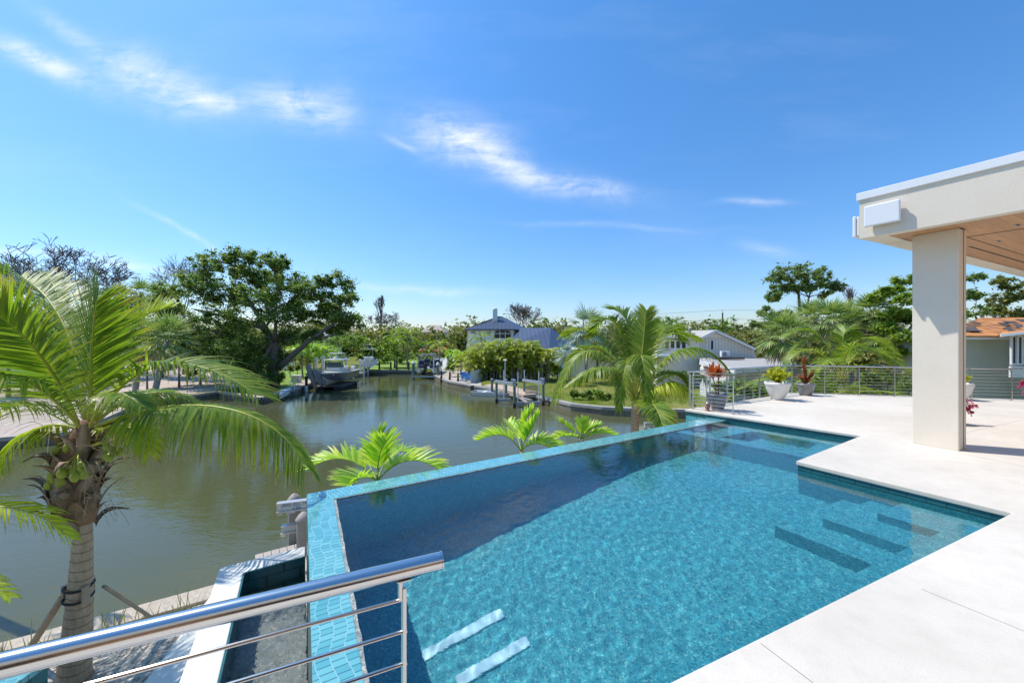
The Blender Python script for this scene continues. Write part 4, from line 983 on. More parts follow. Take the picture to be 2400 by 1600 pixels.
def sheet(poly, holes, z, name, mat, side=None):
    P = [[Vector((p.x, p.y, 0)) for p in poly]] + [[Vector((p.x, p.y, 0)) for p in h] for h in holes]
    flat = [q for l in P for q in l]; fs = []
    for a, b_, c in tessellate_polygon(P):
        if (flat[b_] - flat[a]).cross(flat[c] - flat[a]).z < 0: a, b_, c = a, c, b_
        fs.append((a, b_, c))
    mb = MB(); mb.add([(q.x, q.y, z) for q in flat], fs); return mb.build(name, M_(mat))
tag(sheet(big, [canal], GZ, 'ground', 'ground_grass'), kind='structure')
tag(sheet([Vector((-900, -300)), Vector((900, -300)), Vector((900, 1500)), Vector((-900, 1500))], [], CW, 'canal_water', 'canal_water'), kind='structure')
def seawall(pts, name, label, h=0.05, wcap=0.38, capmat='concrete', sidemat='seawall_side', over=0.06):
    r_ = thing(name, (pts[0].x, pts[0].y, GZ), label, 'seawall'); n = len(pts)
    # water lies to the right of travel if pts run clockwise; determine by canal test
    out = []
    for i, p in enumerate(pts):
        d = (pts[min(i + 1, n - 1)] - pts[max(i - 1, 0)]).normalized(); nn_ = Vector((-d.y, d.x))
        if i == 0: mid = (pts[0] + pts[1]) / 2; dd = (pts[1] - pts[0]).normalized(); q = mid + Vector((-dd.y, dd.x)) * .5; sgn = 1 if inside(canal, q.x, q.y) else -1
        out.append((p, nn_ * sgn))
    A = [p + w_ * over for p, w_ in out]; B = [p - w_ * (wcap - over) for p, w_ in out]
    for lst_, z0, z1, mt, nm in ((A + B[::-1], GZ - 0.13, GZ + h, capmat, 'cap'), ([p + w_ * 0.015 for p, w_ in out] + [p - w_ * .2 for p, w_ in out][::-1], CW - 1.0, GZ - 0.1305, sidemat, 'face')):
        mb = MB(); k = len(lst_) // 2
        for i in range(k - 1):
            q = [lst_[i], lst_[i + 1], lst_[2 * k - 2 - i], lst_[2 * k - 1 - i]]; mb.prism([(x.x, x.y) for x in q], z0, z1, sides=False)
            for a_1, b_1 in ((q[0], q[1]), (q[3], q[2])):
                mb.add([(a_1.x, a_1.y, z0), (b_1.x, b_1.y, z0), (b_1.x, b_1.y, z1), (a_1.x, a_1.y, z1)], [(0, 1, 2, 3)])
        mb.build(nm, M_(mt), r_)
    return r_
def smoothpl(pts, n=5):
    out = []
    for i in range(len(pts) - 1):
        p0 = pts[max(i - 1, 0)]; p1 = pts[i]; p2 = pts[i + 1]; p3 = pts[min(i + 2, len(pts) - 1)]
        for j in range(n):
            s = j / n; out.append(0.5 * ((2 * p1) + (p2 - p0) * s + (2 * p0 - 5 * p1 + 4 * p2 - p3) * s * s + (3 * p1 - p0 - 3 * p2 + p3) * s ** 3))
    return out + [pts[-1]]
seawall([nearL, near0, nearR, rS], 'seawall', 'pale concrete cap along the gravel strip below the pool', wcap=0.42, capmat='concrete_pale')
seawall(right + [rR], 'seawall', 'long curving concrete seawall along the grassy bank across the canal', wcap=0.42)
seawall(left[:6], 'seawall', 'grey seawall on the left bank behind the big coconut fronds', wcap=0.4, capmat='concrete_pale')
seawall(left[5:8], 'seawall', 'dark timber seawall in front of the oak and its lawn', h=0.04, wcap=0.5)
seawall(left[7:], 'seawall', 'low dark seawall across the far end of the canal', h=0.04, wcap=0.5)
# strips and patches on the land
def patch_(pix, name, mat, dz=0.004, kind='structure'):
    return tag(sheet([gl(x, y) for x, y in pix], [], GZ + dz, name, mat), kind=kind)
nn = Vector((sd.y, -sd.x))
gs = [near0 - sd * 14 + nn * .35, near0 + sd * 30 + nn * .35, near0 + sd * 30 + nn * 7.5, near0 - sd * 14 + nn * 7.5]
tag(sheet(gs, [], GZ + 0.004, 'gravel', 'gravel'), kind='structure')
# walkway beside the basin
w0 = G(480, 1430, GZ).to_2d(); bw = Vector((bod.x, bod.y))
pa_ = G(445, 1468, GZ).to_2d(); pb_ = G(345, 1600, GZ).to_2d(); wd_ = (pb_ - pa_).normalized(); nw = Vector((-wd_.y, wd_.x)); nw = nw if nw.x > 0 else -nw
mb = MB(); mb.prism([p.to_tuple() for p in [pa_ - wd_ * .6, pb_ + wd_ * 3, pb_ + wd_ * 3 + nw * 1.6, pa_ - wd_ * .6 + nw * 1.6]], GZ, GZ + 0.06); tag(mb.build('path', M_('white_coping'), bevel=.01), kind='structure')
patch_([(190, 1000), (340, 938), (515, 912), (600, 905), (560, 872), (380, 858), (200, 858), (60, 900)], 'sand_lot', 'sand_lot')
patch_([(-400, 1060), (0, 1022), (170, 1006), (330, 940), (200, 900), (-300, 930)], 'paved_yard', 'sand_lot', 0.0035)
patch_([(655, 915), (700, 905), (725, 890), (745, 872), (700, 862), (640, 872)], 'lawn', 'lawn')
patch_([(868, 866), (1000, 866), (1020, 857), (985, 843), (880, 841), (862, 850)], 'lawn', 'lawn', 0.005)
patch_([(1030, 884), (1060, 893), (1128, 904), (1125, 880), (1090, 862), (1030, 862)], 'patio', 'concrete_pale', 0.004)
# teal tiled planter corner at the very lower left
q0 = G(0, 1562, -1.5).to_2d()
pl = thing('tiled_planter', (q0.x, q0.y, -2.6), 'turquoise tiled planter corner under the handrail at the bottom left', 'planter')
e0 = G(112, 1545, -1.5).to_2d(); mb = MB(); mb.prism([p.to_tuple() for p in [e0, e0 + Vector((-2, -.2)), e0 + Vector((-2, -2)), e0 + Vector((.02, -2))]], -2.6, -1.56); mb.build('wall', M_('teal_tile'), pl)
mb = MB(); mb.prism([p.to_tuple() for p in [e0 + Vector((.02, .02)), e0 + Vector((-2, -.18)), e0 + Vector((-2, -2)), e0 + Vector((.04, -2))]], -1.5595, -1.5); mb.build('cap', M_('rim_tile_side'), pl, bevel=.01)
# ================================================================= TREES
def leafcluster(mb, c, r, n, size, rnd, flat=1.0, aspect=1.6, shell=0.0):
    """n leaf quads gaussian/shell in an ellipsoid"""
    for _ in range(n):
        d = Vector((rnd.gauss(0, 1), rnd.gauss(0, 1), rnd.gauss(0, 1))); l = d.length or 1
        rad = r * (rnd.random() ** (1 / 3) if shell == 0 else rnd.uniform(shell, 1)); rad = min(r * 1.5, r * abs(rnd.gauss(0, .62))) if shell == 0 else rad; p = c + Vector((d.x, d.y, d.z * flat)) / l * rad
        s_ = size * rnd.uniform(.6, 1.3)
        a = Vector((rnd.gauss(0, 1), rnd.gauss(0, 1), rnd.gauss(0, .7))).normalized(); b_ = a.cross(Vector((rnd.gauss(0, .6), rnd.gauss(0, .6), 1))); 
        if b_.length < .05: continue
        b_.normalize(); a = a * s_ * aspect * .5; b_ = b_ * s_ * .5; o = len(mb.v)
        mb.v += [tuple(p - a), tuple(p + b_ * .9), tuple(p + a), tuple(p - b_ * .9)]; mb.f.append((o, o + 1, o + 2, o + 3))
def limb(mb, a, b_, r0, r1, rnd, sag=0.12, n=7):
    L_ = (b_ - a).length; m1 = a.lerp(b_, .35) + Vector((rnd.uniform(-1, 1), rnd.uniform(-1, 1), rnd.uniform(-.2, .6))) * L_ * sag; m2 = a.lerp(b_, .7) + Vector((rnd.uniform(-1, 1), rnd.uniform(-1, 1), rnd.uniform(0, .8))) * L_ * sag
    pts = bez([a, m1, m2, b_], n); mb.tube(pts, [r0 + (r1 - r0) * (i / n) ** .8 for i in range(n + 1)], 7); return pts
def tree(name, base, fork, blobs, label, cat='tree', leaf=0.16, per=260, sub=6, mat='leaf_oak', bark='bark_grey', tr=0.3, group=None, seed=1, flat=.8, subr=.45, limbs=True, extra=None, aspect=1.5, clump=55):
    """blobs: list of (centre Vector, radius)"""
    rnd = random.Random(seed); r_ = thing(name, base, label, cat, group); base = Vector(base); fork = Vector(fork); mt = MB(); ml = MB()
    pts = bez([base - Vector((0, 0, .1)), base.lerp(fork, .5) + Vector((rnd.uniform(-1, 1), 0, 0)) * tr, fork], 6); mt.tube(pts, [tr * (1.35 if i == 0 else 1.05) * (1 - .3 * i / 6) for i in range(7)], 9)
    nodes = [(fork, tr * .62, 0.0)]
    for c_, rad in sorted(blobs, key=lambda b: (b[0] - fork).length):
        if limbs:
            dc = (c_ - fork).length; best = min((nd for nd in nodes if nd[2] < dc * .85 or nd[2] == 0), key=lambda nd: (c_ - nd[0]).length + .25 * nd[2] - nd[1] * 2); r_a = min(best[1] * .8, tr * .55)
            lp = limb(mt, best[0], c_, r_a, max(tr * .07, r_a * .4), rnd, sag=.16)
            for qi in (3, 5, 7): nodes.append((lp[qi], r_a + (max(tr * .07, r_a * .4) - r_a) * (qi / 7) ** .8, (lp[qi] - fork).length))
        for k in range(sub):
            d = Vector((rnd.gauss(0, 1), rnd.gauss(0, 1), rnd.gauss(0, .8))).normalized(); sc_ = c_ + Vector((d.x, d.y, d.z * flat)) * rad * rnd.uniform(.45, 1.0)
            if limbs: limb(mt, lp[rnd.choice((4, 5, 6, 7))], sc_, tr * .09, tr * .03, rnd, n=4)
            rr = rad * subr * rnd.uniform(.6, 1.15)
            leafcluster(ml, sc_, rr, int(per * rnd.uniform(.6, 1.2) / sub * (1.0)), leaf, rnd, flat=.75, aspect=aspect)
    mt.build('trunk', M_(bark), r_, smooth=True); ml.build('crown', M_(mat), r_); return r_
def blobpx(lst, d):
    """(px,py,radius px, depth offset)"""
    return [(Q(x, y, d + dz), r * (d + dz) / F) for x, y, r, dz in lst]
def gb(px, d): return Vector(((px - 1200) / F * d, d, GZ))
# the big oak on the left bank
ob = [(c_, r_ * 1.12) for c_, r_ in blobpx([(400, 690, 32, 0), (440, 660, 36, -1), (385, 720, 26, 1), (480, 620, 30, 1), (520, 615, 28, -1), (570, 595, 26, 0), (590, 640, 30, 1), (635, 610, 26, -1), (655, 625, 22, 2), (540, 680, 36, 1), (600, 690, 36, -2), (650, 680, 36, 0), (690, 665, 30, 1), (720, 680, 30, -1),
    (755, 700, 28, 0), (800, 665, 28, 1), (820, 700, 22, 0), (800, 720, 28, 2), (480, 700, 30, 0), (520, 740, 36, -1), (580, 750, 40, 0), (640, 745, 40, -2), (700, 735, 34, 0), (745, 745, 30, 1), (450, 760, 34, 1), (500, 790, 36, 0), (560, 810, 36, -1), (620, 810, 36, 0), (600, 860, 30, -1), (640, 880, 22, 0),
    (830, 760, 26, 2), (790, 770, 24, 1), (730, 790, 22, 0), (760, 655, 18, 0), (560, 640, 22, 2), (645, 650, 24, 3), (680, 790, 28, 1), (800, 745, 22, 0), (560, 700, 30, 2), (610, 660, 28, 2), (480, 660, 26, 2), (420, 730, 30, 2), (650, 715, 28, 2), (700, 700, 26, 2), (540, 770, 34, 2), (610, 830, 30, 2), (500, 840, 34, 1), (450, 800, 34, 1), (660, 840, 22, 1), (770, 730, 24, 2)], 36)]
oak = tree('oak_tree', gb(640, 36.5), Q(645, 800, 36.3), ob, 'tall spreading oak with open gnarled crown on the left bank', leaf=.145, per=2500, sub=17, tr=.5, seed=3, bark='bark_grey', subr=.5)
mt = MB(); rnd = random.Random(8)
limb(mt, Q(655, 860, 36.2), Q(730, 795, 35.5), .32, .2, rnd, .05); limb(mt, Q(730, 795, 35.5), Q(825, 730, 36), .2, .07, rnd, .08); limb(mt, Q(720, 798, 35.5), Q(790, 785, 36), .14, .06, rnd, .08)
limb(mt, Q(640, 800, 36.2), Q(560, 660, 36), .26, .1, rnd, .05); limb(mt, Q(620, 770, 36), Q(455, 725, 36), .2, .08, rnd, .06)
mt.build('main_limb', M_('bark_grey'), oak, smooth=True)
# leafless trees with fine twigs
def baretree(name, base, h, spread, label, seed, depth=6, mat='twig_grey', r0=.22, fork=.35, group=None, upw=.55, fine=.010):
    rnd = random.Random(seed); r_ = thing(name, base, label, 'bare tree', group); mb = MB(); base = Vector(base)
    top = base + Vector((0, 0, h * fork)); mb.tube([base, base.lerp(top, .5) + Vector((rnd.uniform(-.2, .2), 0, 0)), top], [r0, r0 * .85, r0 * .7], 7)
    mc = MB()
    def grow(p, d, l, r, k, M):
        q = p + d * l * .5 + Vector((rnd.uniform(-1, 1), rnd.uniform(-1, 1), rnd.uniform(-.5, 1))) * l * .07; e = p + d * l
        M.tube([p, q, e], [r, r * .8, max(fine, r * .62)], 5 if k > 2 else 3, caps=False)
        if k == 0: return
        for i in range(rnd.choice((2, 3, 3)) if k > 1 else 3):
            nd_ = (d + Vector((rnd.gauss(0, 1) * spread, rnd.gauss(0, 1) * spread, rnd.gauss(0, .35) + upw * .25))).normalized()
            grow(e if rnd.random() < .75 else q, nd_, l * rnd.uniform(.62, .86), max(fine, r * .58), k - 1, M)
    n0 = 4
    for i in range(n0):
        az = i * 2 * pi / n0 + rnd.uniform(-.4, .4); d = Vector((cos(az) * spread, sin(az) * spread, upw + .3)).normalized(); grow(top, d, h * (1 - fork) * .30, r0 * .5, depth, mc)
    mb.build('trunk', M_(mat), r_, smooth=True); mc.build('branches', M_(mat), r_, smooth=True); return r_
baretree('bare_tree', gb(175, 46), 16.3, .62, 'large leafless purplish tree behind the left palm', 4, depth=6, fork=.38, upw=.75, r0=.3, fine=.028)
baretree('bare_tree', gb(80, 50), 15.5, .62, 'leafless tree at the far left, lower than its neighbour', 9, depth=6, fork=.4, r0=.25, fine=.022)
baretree('bare_tree', gb(268, 52), 13.5, .65, 'smallest leafless tree right of the palm crown', 14, depth=5, fork=.5, r0=.2, fine=.022)
baretree('bare_tree', gb(430, 50), 15.5, .42, 'thin wispy bare tree sticking up left of the oak', 15, depth=5, fork=.5, r0=.16, upw=.9, fine=.018)
baretree('bare_tree', gb(905, 120), 14.5, .75, 'leafless round tree on the skyline beyond the end of the canal', 16, depth=6, fork=.45, r0=.3, fine=.035)
baretree('dead_conifer', gb(893, 118), 18.5, .14, 'dead spire of a conifer on the skyline beyond the canal', 21, depth=5, fork=.55, r0=.35, upw=1.6, fine=.03)
baretree('bare_tree', gb(1228, 85), 13.0, .45, 'tall bare tree behind the blue roof', 18, depth=6, fork=.4, r0=.22, upw=.8, fine=.028)
baretree('bare_tree', gb(1992, 45), 11.0, .16, 'thin dead tree standing straight up beside the flat-topped pine', 19, depth=4, fork=.6, r0=.12, upw=1.6, fine=.015)
# fan palms (sabal type)
def fanleaf(mb, p, d, R_, rnd, n=18, spread=2.3, w=.06, droop=.35):
    if mb.uv is None: mb.uv = []
    sd_ = d.cross(Vector((0, 0, 1))); sd_ = sd_.normalized() if sd_.length > .1 else Vector((1, 0, 0)); nm = sd_.cross(d)
    for i in range(n):
        a = (i / (n - 1) - .5) * spread; dd = (d * cos(a) + sd_ * sin(a) + nm * rnd.uniform(-.08, .12)).normalized(); L_ = R_ * (1 - .25 * abs(a) / (spread / 2)) * rnd.uniform(.85, 1.1)
        o = len(mb.v); ax = dd.cross(nm).normalized(); q = p.copy()
        for j in range(4):
            f_ = j / 3; ww = w * (.4, 1, .8, .05)[j]; mb.v += [tuple(q - ax * ww / 2), tuple(q + ax * ww / 2)]; mb.uv += [(0, f_), (0, f_)]
            if j < 3: mb.f.append((o + 2 * j, o + 2 * j + 1, o + 2 * j + 3, o + 2 * j + 2))
            q = q + dd * L_ / 3; dd = (dd + DOWN * droop * (.3 + f_)).normalized()
def fanpalm(base, head, R_, label, seed, mat='frond_sabal', n=34, group=None, tr=.17, dead=8, leafR=.62, tm='bark_pale', name='cabbage_palm', w=.07, blades=16):
    rnd = random.Random(seed); base = Vector(base); head = Vector(head); r_ = thing(name, base, label, 'palm tree', group)
    mb = MB(); mb.tube(bez([base - Vector((0, 0, .1)), base.lerp(head, .55) + Vector((rnd.uniform(-.2, .2), 0, 0)), head], 8), [tr * (1.1 - .2 * i / 8) for i in range(9)], 9); mb.build('trunk', M_(tm), r_, smooth=True)
    mb = MB(); st = MB(); md = MB()
    for i in range(n + dead):
        az = i * 2.399; e = radians(80 - 125 * (i / n)) if i < n else radians(rnd.uniform(-80, -55)); d = Vector((cos(az) * cos(e), sin(az) * cos(e), sin(e)))
        pl_ = R_ * (1 - leafR) * rnd.uniform(.9, 1.3); p = head + d * pl_; tgt = mb if i < n else md
        st.tube([head, p], [.02, .012], 4, caps=False); dd = (d + DOWN * .25).normalized(); fanleaf(tgt, p, dd, R_ * leafR * rnd.uniform(.85, 1.1), rnd, n=blades, w=w)
    mb.build('crown', M_(mat), r_); st.build('stalks', M_('rachis_green'), r_)
    if dead: md.build('dead_skirt', M_('frond_dead'), r_)
    return r_
fanpalm(gb(312, 27.5), Q(328, 795, 27.5), 2.0, 'fan palm with leaning trunk left of the oak', 2, group=None)
fanpalm(gb(355, 25), Q(392, 800, 26), 2.2, 'fan palm with a brown skirt of dead leaves left of the oak', 3, dead=16)
for i, (px, py, d, R_, lab) in enumerate([(372, 700, 46, 2.4, 'fan palm crown just left of the oak skyline'), (330, 690, 48, 2.4, 'highest fan palm of the row left of the oak'), (285, 705, 46, 2.3, 'fan palm in the row behind the coconut palm, nearest the bare trees'), (250, 715, 44, 2.3, 'fan palm behind the yellow frond of the coconut palm'),
        (210, 720, 50, 2.4, 'fan palm hidden behind the upright coconut frond')]):
    fanpalm(gb(px, d), Q(px, py, d), R_, lab, 20 + i, group='fan palms in a row on the left bank', n=30, blades=12)
# hedge masses on the left bank
def bush(px, py, d, r, label, mat='leaf_olive', seed=1, leaf=.2, per=900, name='shrub', cat='shrub', n=5, flat=.7, h=None, sub=5, group=None):
    rnd = random.Random(seed); c_ = Q(px, py, d); R_ = r * d / F; bl = [(c_ + Vector((rnd.uniform(-.7, .7) * R_, rnd.uniform(-.5, .5) * R_, rnd.uniform(-.45, .35) * R_)), R_ * .6) for _ in range(n)]
    return tree(name, gb(px, d), Vector((c_.x, c_.y, max(GZ + .3, c_.z - R_ * .5))), bl, label, cat, leaf=leaf, per=per // n, sub=sub, mat=mat, tr=max(.04, R_ * .05), seed=seed, flat=flat, subr=.55, group=group)
for i, (px, py, d, r, mt_, lab) in enumerate([
    (20, 800, 30, 55, 'leaf_olive', 'olive bush behind the leaflets at the left border'), (110, 790, 34, 60, 'leaf_bright', 'bright bush behind the left fronds of the coconut palm'), (230, 790, 38, 50, 'leaf_olive', 'olive bush between the two palm trunks'),
    (470, 830, 38, 45, 'leaf_oak', 'dark bush under the left side of the oak'), (420, 830, 36, 35, 'leaf_bright', 'light bush behind the skirted fan palm'), (345, 820, 34, 28, 'leaf_oak', 'low bush behind the leaning fan palm'), (560, 870, 36, 35, 'leaf_oak', 'dense dark bush left of the oak trunk'), (600, 900, 33, 24, 'leaf_oak', 'dark bush at the foot of the oak')]):
    bush(px, py - 5, d, r * 1.35, lab, mt_, 40 + i, per=3600, leaf=.2)
def rtree(px, ytop, ybot, d, w, label, mat, seed, per=1600, leaf=.24, name='leafy_tree', n=7, bark='bark_grey', lean=0):
    rnd = random.Random(seed); H_ = (ybot - ytop); bl = []
    for i in range(n):
        bl.append((px + rnd.uniform(-.5, .5) * w, ytop + H_ * .15 + rnd.uniform(0, .55) * H_, w * .34, rnd.uniform(-1, 1) * w * d / F * .3))
    bl = blobpx(bl, d); base = gb(px + lean, d); return tree(name, base, Q(px + lean * .3, ytop + H_ * .75, d), bl, label, leaf=leaf, per=per // n, sub=6, mat=mat, tr=.18, seed=seed, bark=bark, subr=.5)
rtree(765, 768, 860, 62, 85, 'dense tree behind the moored boat', 'leaf_oak', 51, 2600)
rtree(800, 780, 865, 58, 60, 'rounded tree between the two boats on lifts', 'leaf_oak', 52, 1800)
rtree(845, 772, 868, 56, 62, 'bright green tree overhanging the canal behind the far boat', 'leaf_bright', 53, 2400, lean=12)
rtree(888, 785, 862, 58, 60, 'bright green tree leaning over the far end of the canal', 'leaf_bright', 54, 2200, lean=-30)
rtree(926, 800, 862, 62, 50, 'low bright tree at the right end of the far lawn', 'leaf_bright', 55, 1800)
rtree(842, 755, 860, 90, 40, 'distant tree behind the far boat', 'leaf_olive', 56, 900)
for i, (px, yt, w_, d, mt_, lab) in enumerate([(985, 765, 60, 75, 'leaf_olive', 'olive tree left of the distant grey roof'), (1015, 758, 60, 70, 'leaf_olive', 'thin olive tree in front of the distant roof'), (1045, 765, 60, 72, 'leaf_bright', 'light tree beside the blue-roofed house'), (1075, 762, 60, 70, 'leaf_olive', 'olive tree touching the corner of the blue-roofed house'),
        (1000, 800, 60, 66, 'leaf_bright', 'leafy tree behind the pontoon boat'), (1060, 805, 60, 64, 'leaf_olive', 'shaded tree behind the white screen'), (955, 790, 60, 74, 'leaf_olive', 'olive tree behind the thin coconut palm'), (740, 775, 60, 80, 'leaf_olive', 'distant tree under the right limb of the oak'), (690, 800, 60, 75, 'leaf_olive', 'distant tree beside the oak trunk')]):
    rtree(px, yt, 855, d, w_, lab, mt_, 60 + i, 1300, leaf=.28)
# pinnate palms in the middle distance
def smallcoco(px, py, d, L_, label, seed, n=14, mat='frond_coco', tr=.12, group=None, ybase=None, name='coconut_palm', nl=22, wd=.09, Lf=.5, up=(75, -30), basepx=None):
    rnd = random.Random(seed); h = Q(px, py, d); b_ = gb(basepx or px, d)
    return palm(name, b_, h, autofronds(h, n, L_, rnd, up=up), label, 'palm tree', (tr, tr * .8), mat, group, 'bark_pale', fronds_sep=False, rm='rachis_green', kw=dict(nl=nl, wd=wd, L=Lf, vee=.2, droop=.7, sweep=58, rr=.03, seg=2), seed=seed)
for i, (px, yt, w_, d, mt_, lab) in enumerate([(15, 712, 120, 50, 'leaf_olive', 'olive tree at the left border behind the palm fronds'), (95, 705, 120, 48, 'leaf_bright', 'bright tree below the leafless tree at the far left'), (165, 700, 120, 50, 'leaf_olive', 'olive tree below the large leafless tree'), (245, 705, 110, 52, 'leaf_oak', 'dark tree below the row of fan palms'),
        (320, 712, 110, 50, 'leaf_olive', 'olive tree behind the leaning fan palm'), (385, 725, 100, 46, 'leaf_oak', 'dark tree behind the skirted fan palm'), (440, 770, 90, 44, 'leaf_bright', 'bright tree under the left limbs of the oak'), (505, 790, 90, 42, 'leaf_oak', 'dark tree under the middle of the oak'), (565, 800, 80, 41, 'leaf_oak', 'dark tree left of the oak trunk'), (690, 812, 50, 70, 'leaf_olive', 'low tree behind the picket fence')]):
    rtree(px, yt, 865, d, w_, lab, mt_, 400 + i, 3400, leaf=.22, n=9)
smallcoco(955, 785, 60, 2.6, 'thin coconut palm beyond the end of the canal', 71, Lf=.7)
smallcoco(930, 790, 64, 2.6, 'shorter coconut palm left of its thin neighbour at the end of the canal', 72, Lf=.7)
smallcoco(1030, 810, 58, 1.8, 'small yellowish palm near the white screen', 73, mat='frond_areca')
smallcoco(1080, 835, 50, 1.3, 'small palm beside the patio at the corner of the white house', 74, mat='frond_adon')
smallcoco(1062, 830, 52, 1.2, 'small bright palm left of the white house wall', 75, mat='frond_adon')
smallcoco(1128, 795, 50, 1.9, 'palm in front of the balcony of the blue-roofed house', 76, mat='frond_coco')
smallcoco(1110, 828, 47, 1.3, 'low palm in front of the ground floor of the blue-roofed house', 77, mat='frond_coco')
for i, (px, py, b, lab) in enumerate([(705, 822, 710, 'left stem of the bright palm cluster on the small lawn'), (722, 816, 722, 'tallest stem of the bright palm cluster on the small lawn'), (742, 822, 732, 'right stem of the bright palm cluster on the small lawn'), (765, 826, 745, 'bright low palm just behind the moored boat')]):
    smallcoco(px, py, 45, 1.6, lab, 80 + i, mat='frond_adon', basepx=b, group='bright palms on the small lawn', tr=.1, Lf=.55)
# the areca palm clump by the right bank
rnd = random.Random(99)
def arecaclump(px0, px1, ytop, ybase_d, label, seed, n, mat='frond_areca'):
    rnd = random.Random(seed); d = ybase_d; r_ = thing('areca_palm', gb((px0 + px1) / 2, d), label, 'palm clump', 'areca palms beside the blue-roofed house'); mb = MB(); mr = MB(); mt = MB()
    for i in range(n):
        px = rnd.uniform(px0, px1); hz = rnd.uniform(.30, 1.0); dd = d + rnd.uniform(-1.2, 1.2); yt = 885 + (ytop - 885) * hz; h = Q(px, yt + 12, dd); b_ = gb(px * .85 + (px0 + px1) / 2 * .15, dd); mt.tube([b_, b_.lerp(h, .5), h], [.05, .045, .035], 5, caps=False)
        for fd in autofronds(h, 7, 1.7, rnd, up=(80, 5)): frond(mb, mr, rnd=rnd, nl=15, L=.5, wd=.09, vee=.25, droop=.6, sweep=50, rr=.02, seg=2, start=.25, **fd)
    mb.build('crown', M_(mat), r_); mr.build('rachis', M_('rachis'), r_); mt.build('stems', M_('bark_pale'), r_)
arecaclump(1095, 1140, 820, 44, 'leftmost low part of the areca palm clump by the white wall', 1, 16)
arecaclump(1130, 1175, 803, 44, 'tall areca palm clump in front of the arched window', 2, 26)
arecaclump(1170, 1215, 797, 43, 'tallest areca palm clump in front of the big blue roof', 3, 26)
arecaclump(1212, 1255, 806, 42.5, 'areca palm clump in front of the lower blue roof', 4, 22)
arecaclump(1250, 1290, 822, 42, 'rightmost and lowest areca palm clump by the white garden wall', 5, 16)
# dark undergrowth inside the clump
for i, (px, w_) in enumerate([(1125, 30), (1160, 32), (1200, 34), (1240, 32), (1275, 24)]):
    bush(px, 868, 44.5, w_, 'dark undergrowth shrub %s the areca palms' % ('at the left end of', 'under the tall stems of', 'in the middle of', 'right of the middle of', 'at the right end of')[i], 'leaf_oak', 110 + i, per=1500, leaf=.22)
# silvery fan palm and its neighbours
fanpalm(gb(1375, 40), Q(1378, 775, 40), 3.0, 'silvery blue fan palm left of the coconut palm', 31, mat='frond_silver', n=30, dead=3, w=.14, name='silver_palm', leafR=.6)
fanpalm(gb(1340, 38), Q(1325, 835, 38), 1.6, 'low silvery fan palm in front of the white garden wall', 32, mat='frond_silver', n=16, dead=0, w=.1, name='silver_palm')
for i, (px, yt, w_, d, mt_, lab) in enumerate([(1400, 770, 60, 46, 'leaf_olive', 'olive tree behind the left fronds of the second coconut palm'), (1440, 780, 60, 44, 'leaf_olive', 'olive tree directly behind the second coconut palm'), (1480, 790, 50, 46, 'leaf_bright', 'bright tree behind the second coconut palm')]):
    rtree(px, yt, 870, d, w_, lab, mt_, 130 + i, 1700, leaf=.22)
for i, (px, py, r, lab) in enumerate([(1368, 925, 20, 'dark green shrub on the grassy bank'), (1400, 925, 22, 'bright green shrub on the grassy bank'), (1425, 930, 14, 'low weedy shrub on the grassy bank'), (1345, 922, 12, 'leftmost small shrub on the grassy bank')]):
    bush(px, py, 28.5, r, lab, ('leaf_oak', 'leaf_bright')[i % 2], 140 + i, per=900, leaf=.14, n=4)
bush(1306, 855, 42, 26, 'green shrub at the right end of the palm clump in front of the garden wall', 'leaf_bright', 150, per=1400, leaf=.2)
# behind the blue roof
for i, (px, yt, d, w_, lab) in enumerate([(1262, 738, 88, 26, 'slender grey-green tree behind the ridge of the blue roof'), (1278, 735, 88, 24, 'taller slender tree behind the blue roof'), (1252, 752, 90, 20, 'short slender tree behind the blue roof')]):
    rtree(px, yt, 830, d, w_, lab, 'leaf_pine', 160 + i, 900, leaf=.3)
# behind the white house
for i, (px, yt, d, w_, mt_, lab) in enumerate([(1560, 725, 62, 60, 'leaf_bright', 'open-crowned tree behind the left end of the white shed-roofed house'), (1610, 740, 60, 60, 'leaf_olive', 'sparse tree behind the middle of the white house'), (1530, 740, 60, 50, 'leaf_bright', 'tree behind the top of the second coconut palm'), (1700, 755, 66, 60, 'leaf_bright', 'tree behind the gable of the white house'),
        (1735, 758, 64, 60, 'leaf_olive', 'tree to the right behind the sloping roof'), (1660, 765, 66, 50, 'leaf_bright', 'low tree beside the utility pole'), (1770, 775, 60, 60, 'leaf_olive', 'brownish tree right of the sloping roof'), (1340, 765, 80, 26, 'leaf_pine', 'tiny tree right of the blue roof end')]):
    rtree(px, yt - 6, 850, d, w_ * 1.1, lab, mt_, 170 + i, (1500 if i < 2 else 2400), leaf=.26, n=(9 if i < 2 else 7))
# flat-topped pine
pb_ = blobpx([(1850, 640, 34, 0), (1885, 636, 34, -1), (1915, 645, 28, 1), (1820, 652, 26, 0), (1940, 662, 26, 1), (1960, 672, 18, 0), (1812, 690, 18, -1), (1830, 675, 22, 2), (1870, 665, 30, 2), (1905, 672, 24, -1), (1850, 675, 20, 0), (1935, 690, 14, 0), (1812, 702, 12, 1)], 48)
pine = tree('pine_tree', gb(1880, 48), Q(1892, 718, 48), pb_, 'tall flat-topped umbrella pine above the right terrace', leaf=.18, per=800, sub=13, mat='leaf_pine', bark='bark_brown', tr=.26, seed=33, flat=.6, subr=.42, aspect=3.0)
mt = MB(); limb(mt, Q(1880, 760, 48), Q(1872, 690, 48), .22, .14, random.Random(1), .03); limb(mt, Q(1872, 690, 48), Q(1850, 650, 48), .14, .06, random.Random(2), .1); mt.build('second_stem', M_('bark_brown'), pine, smooth=True)
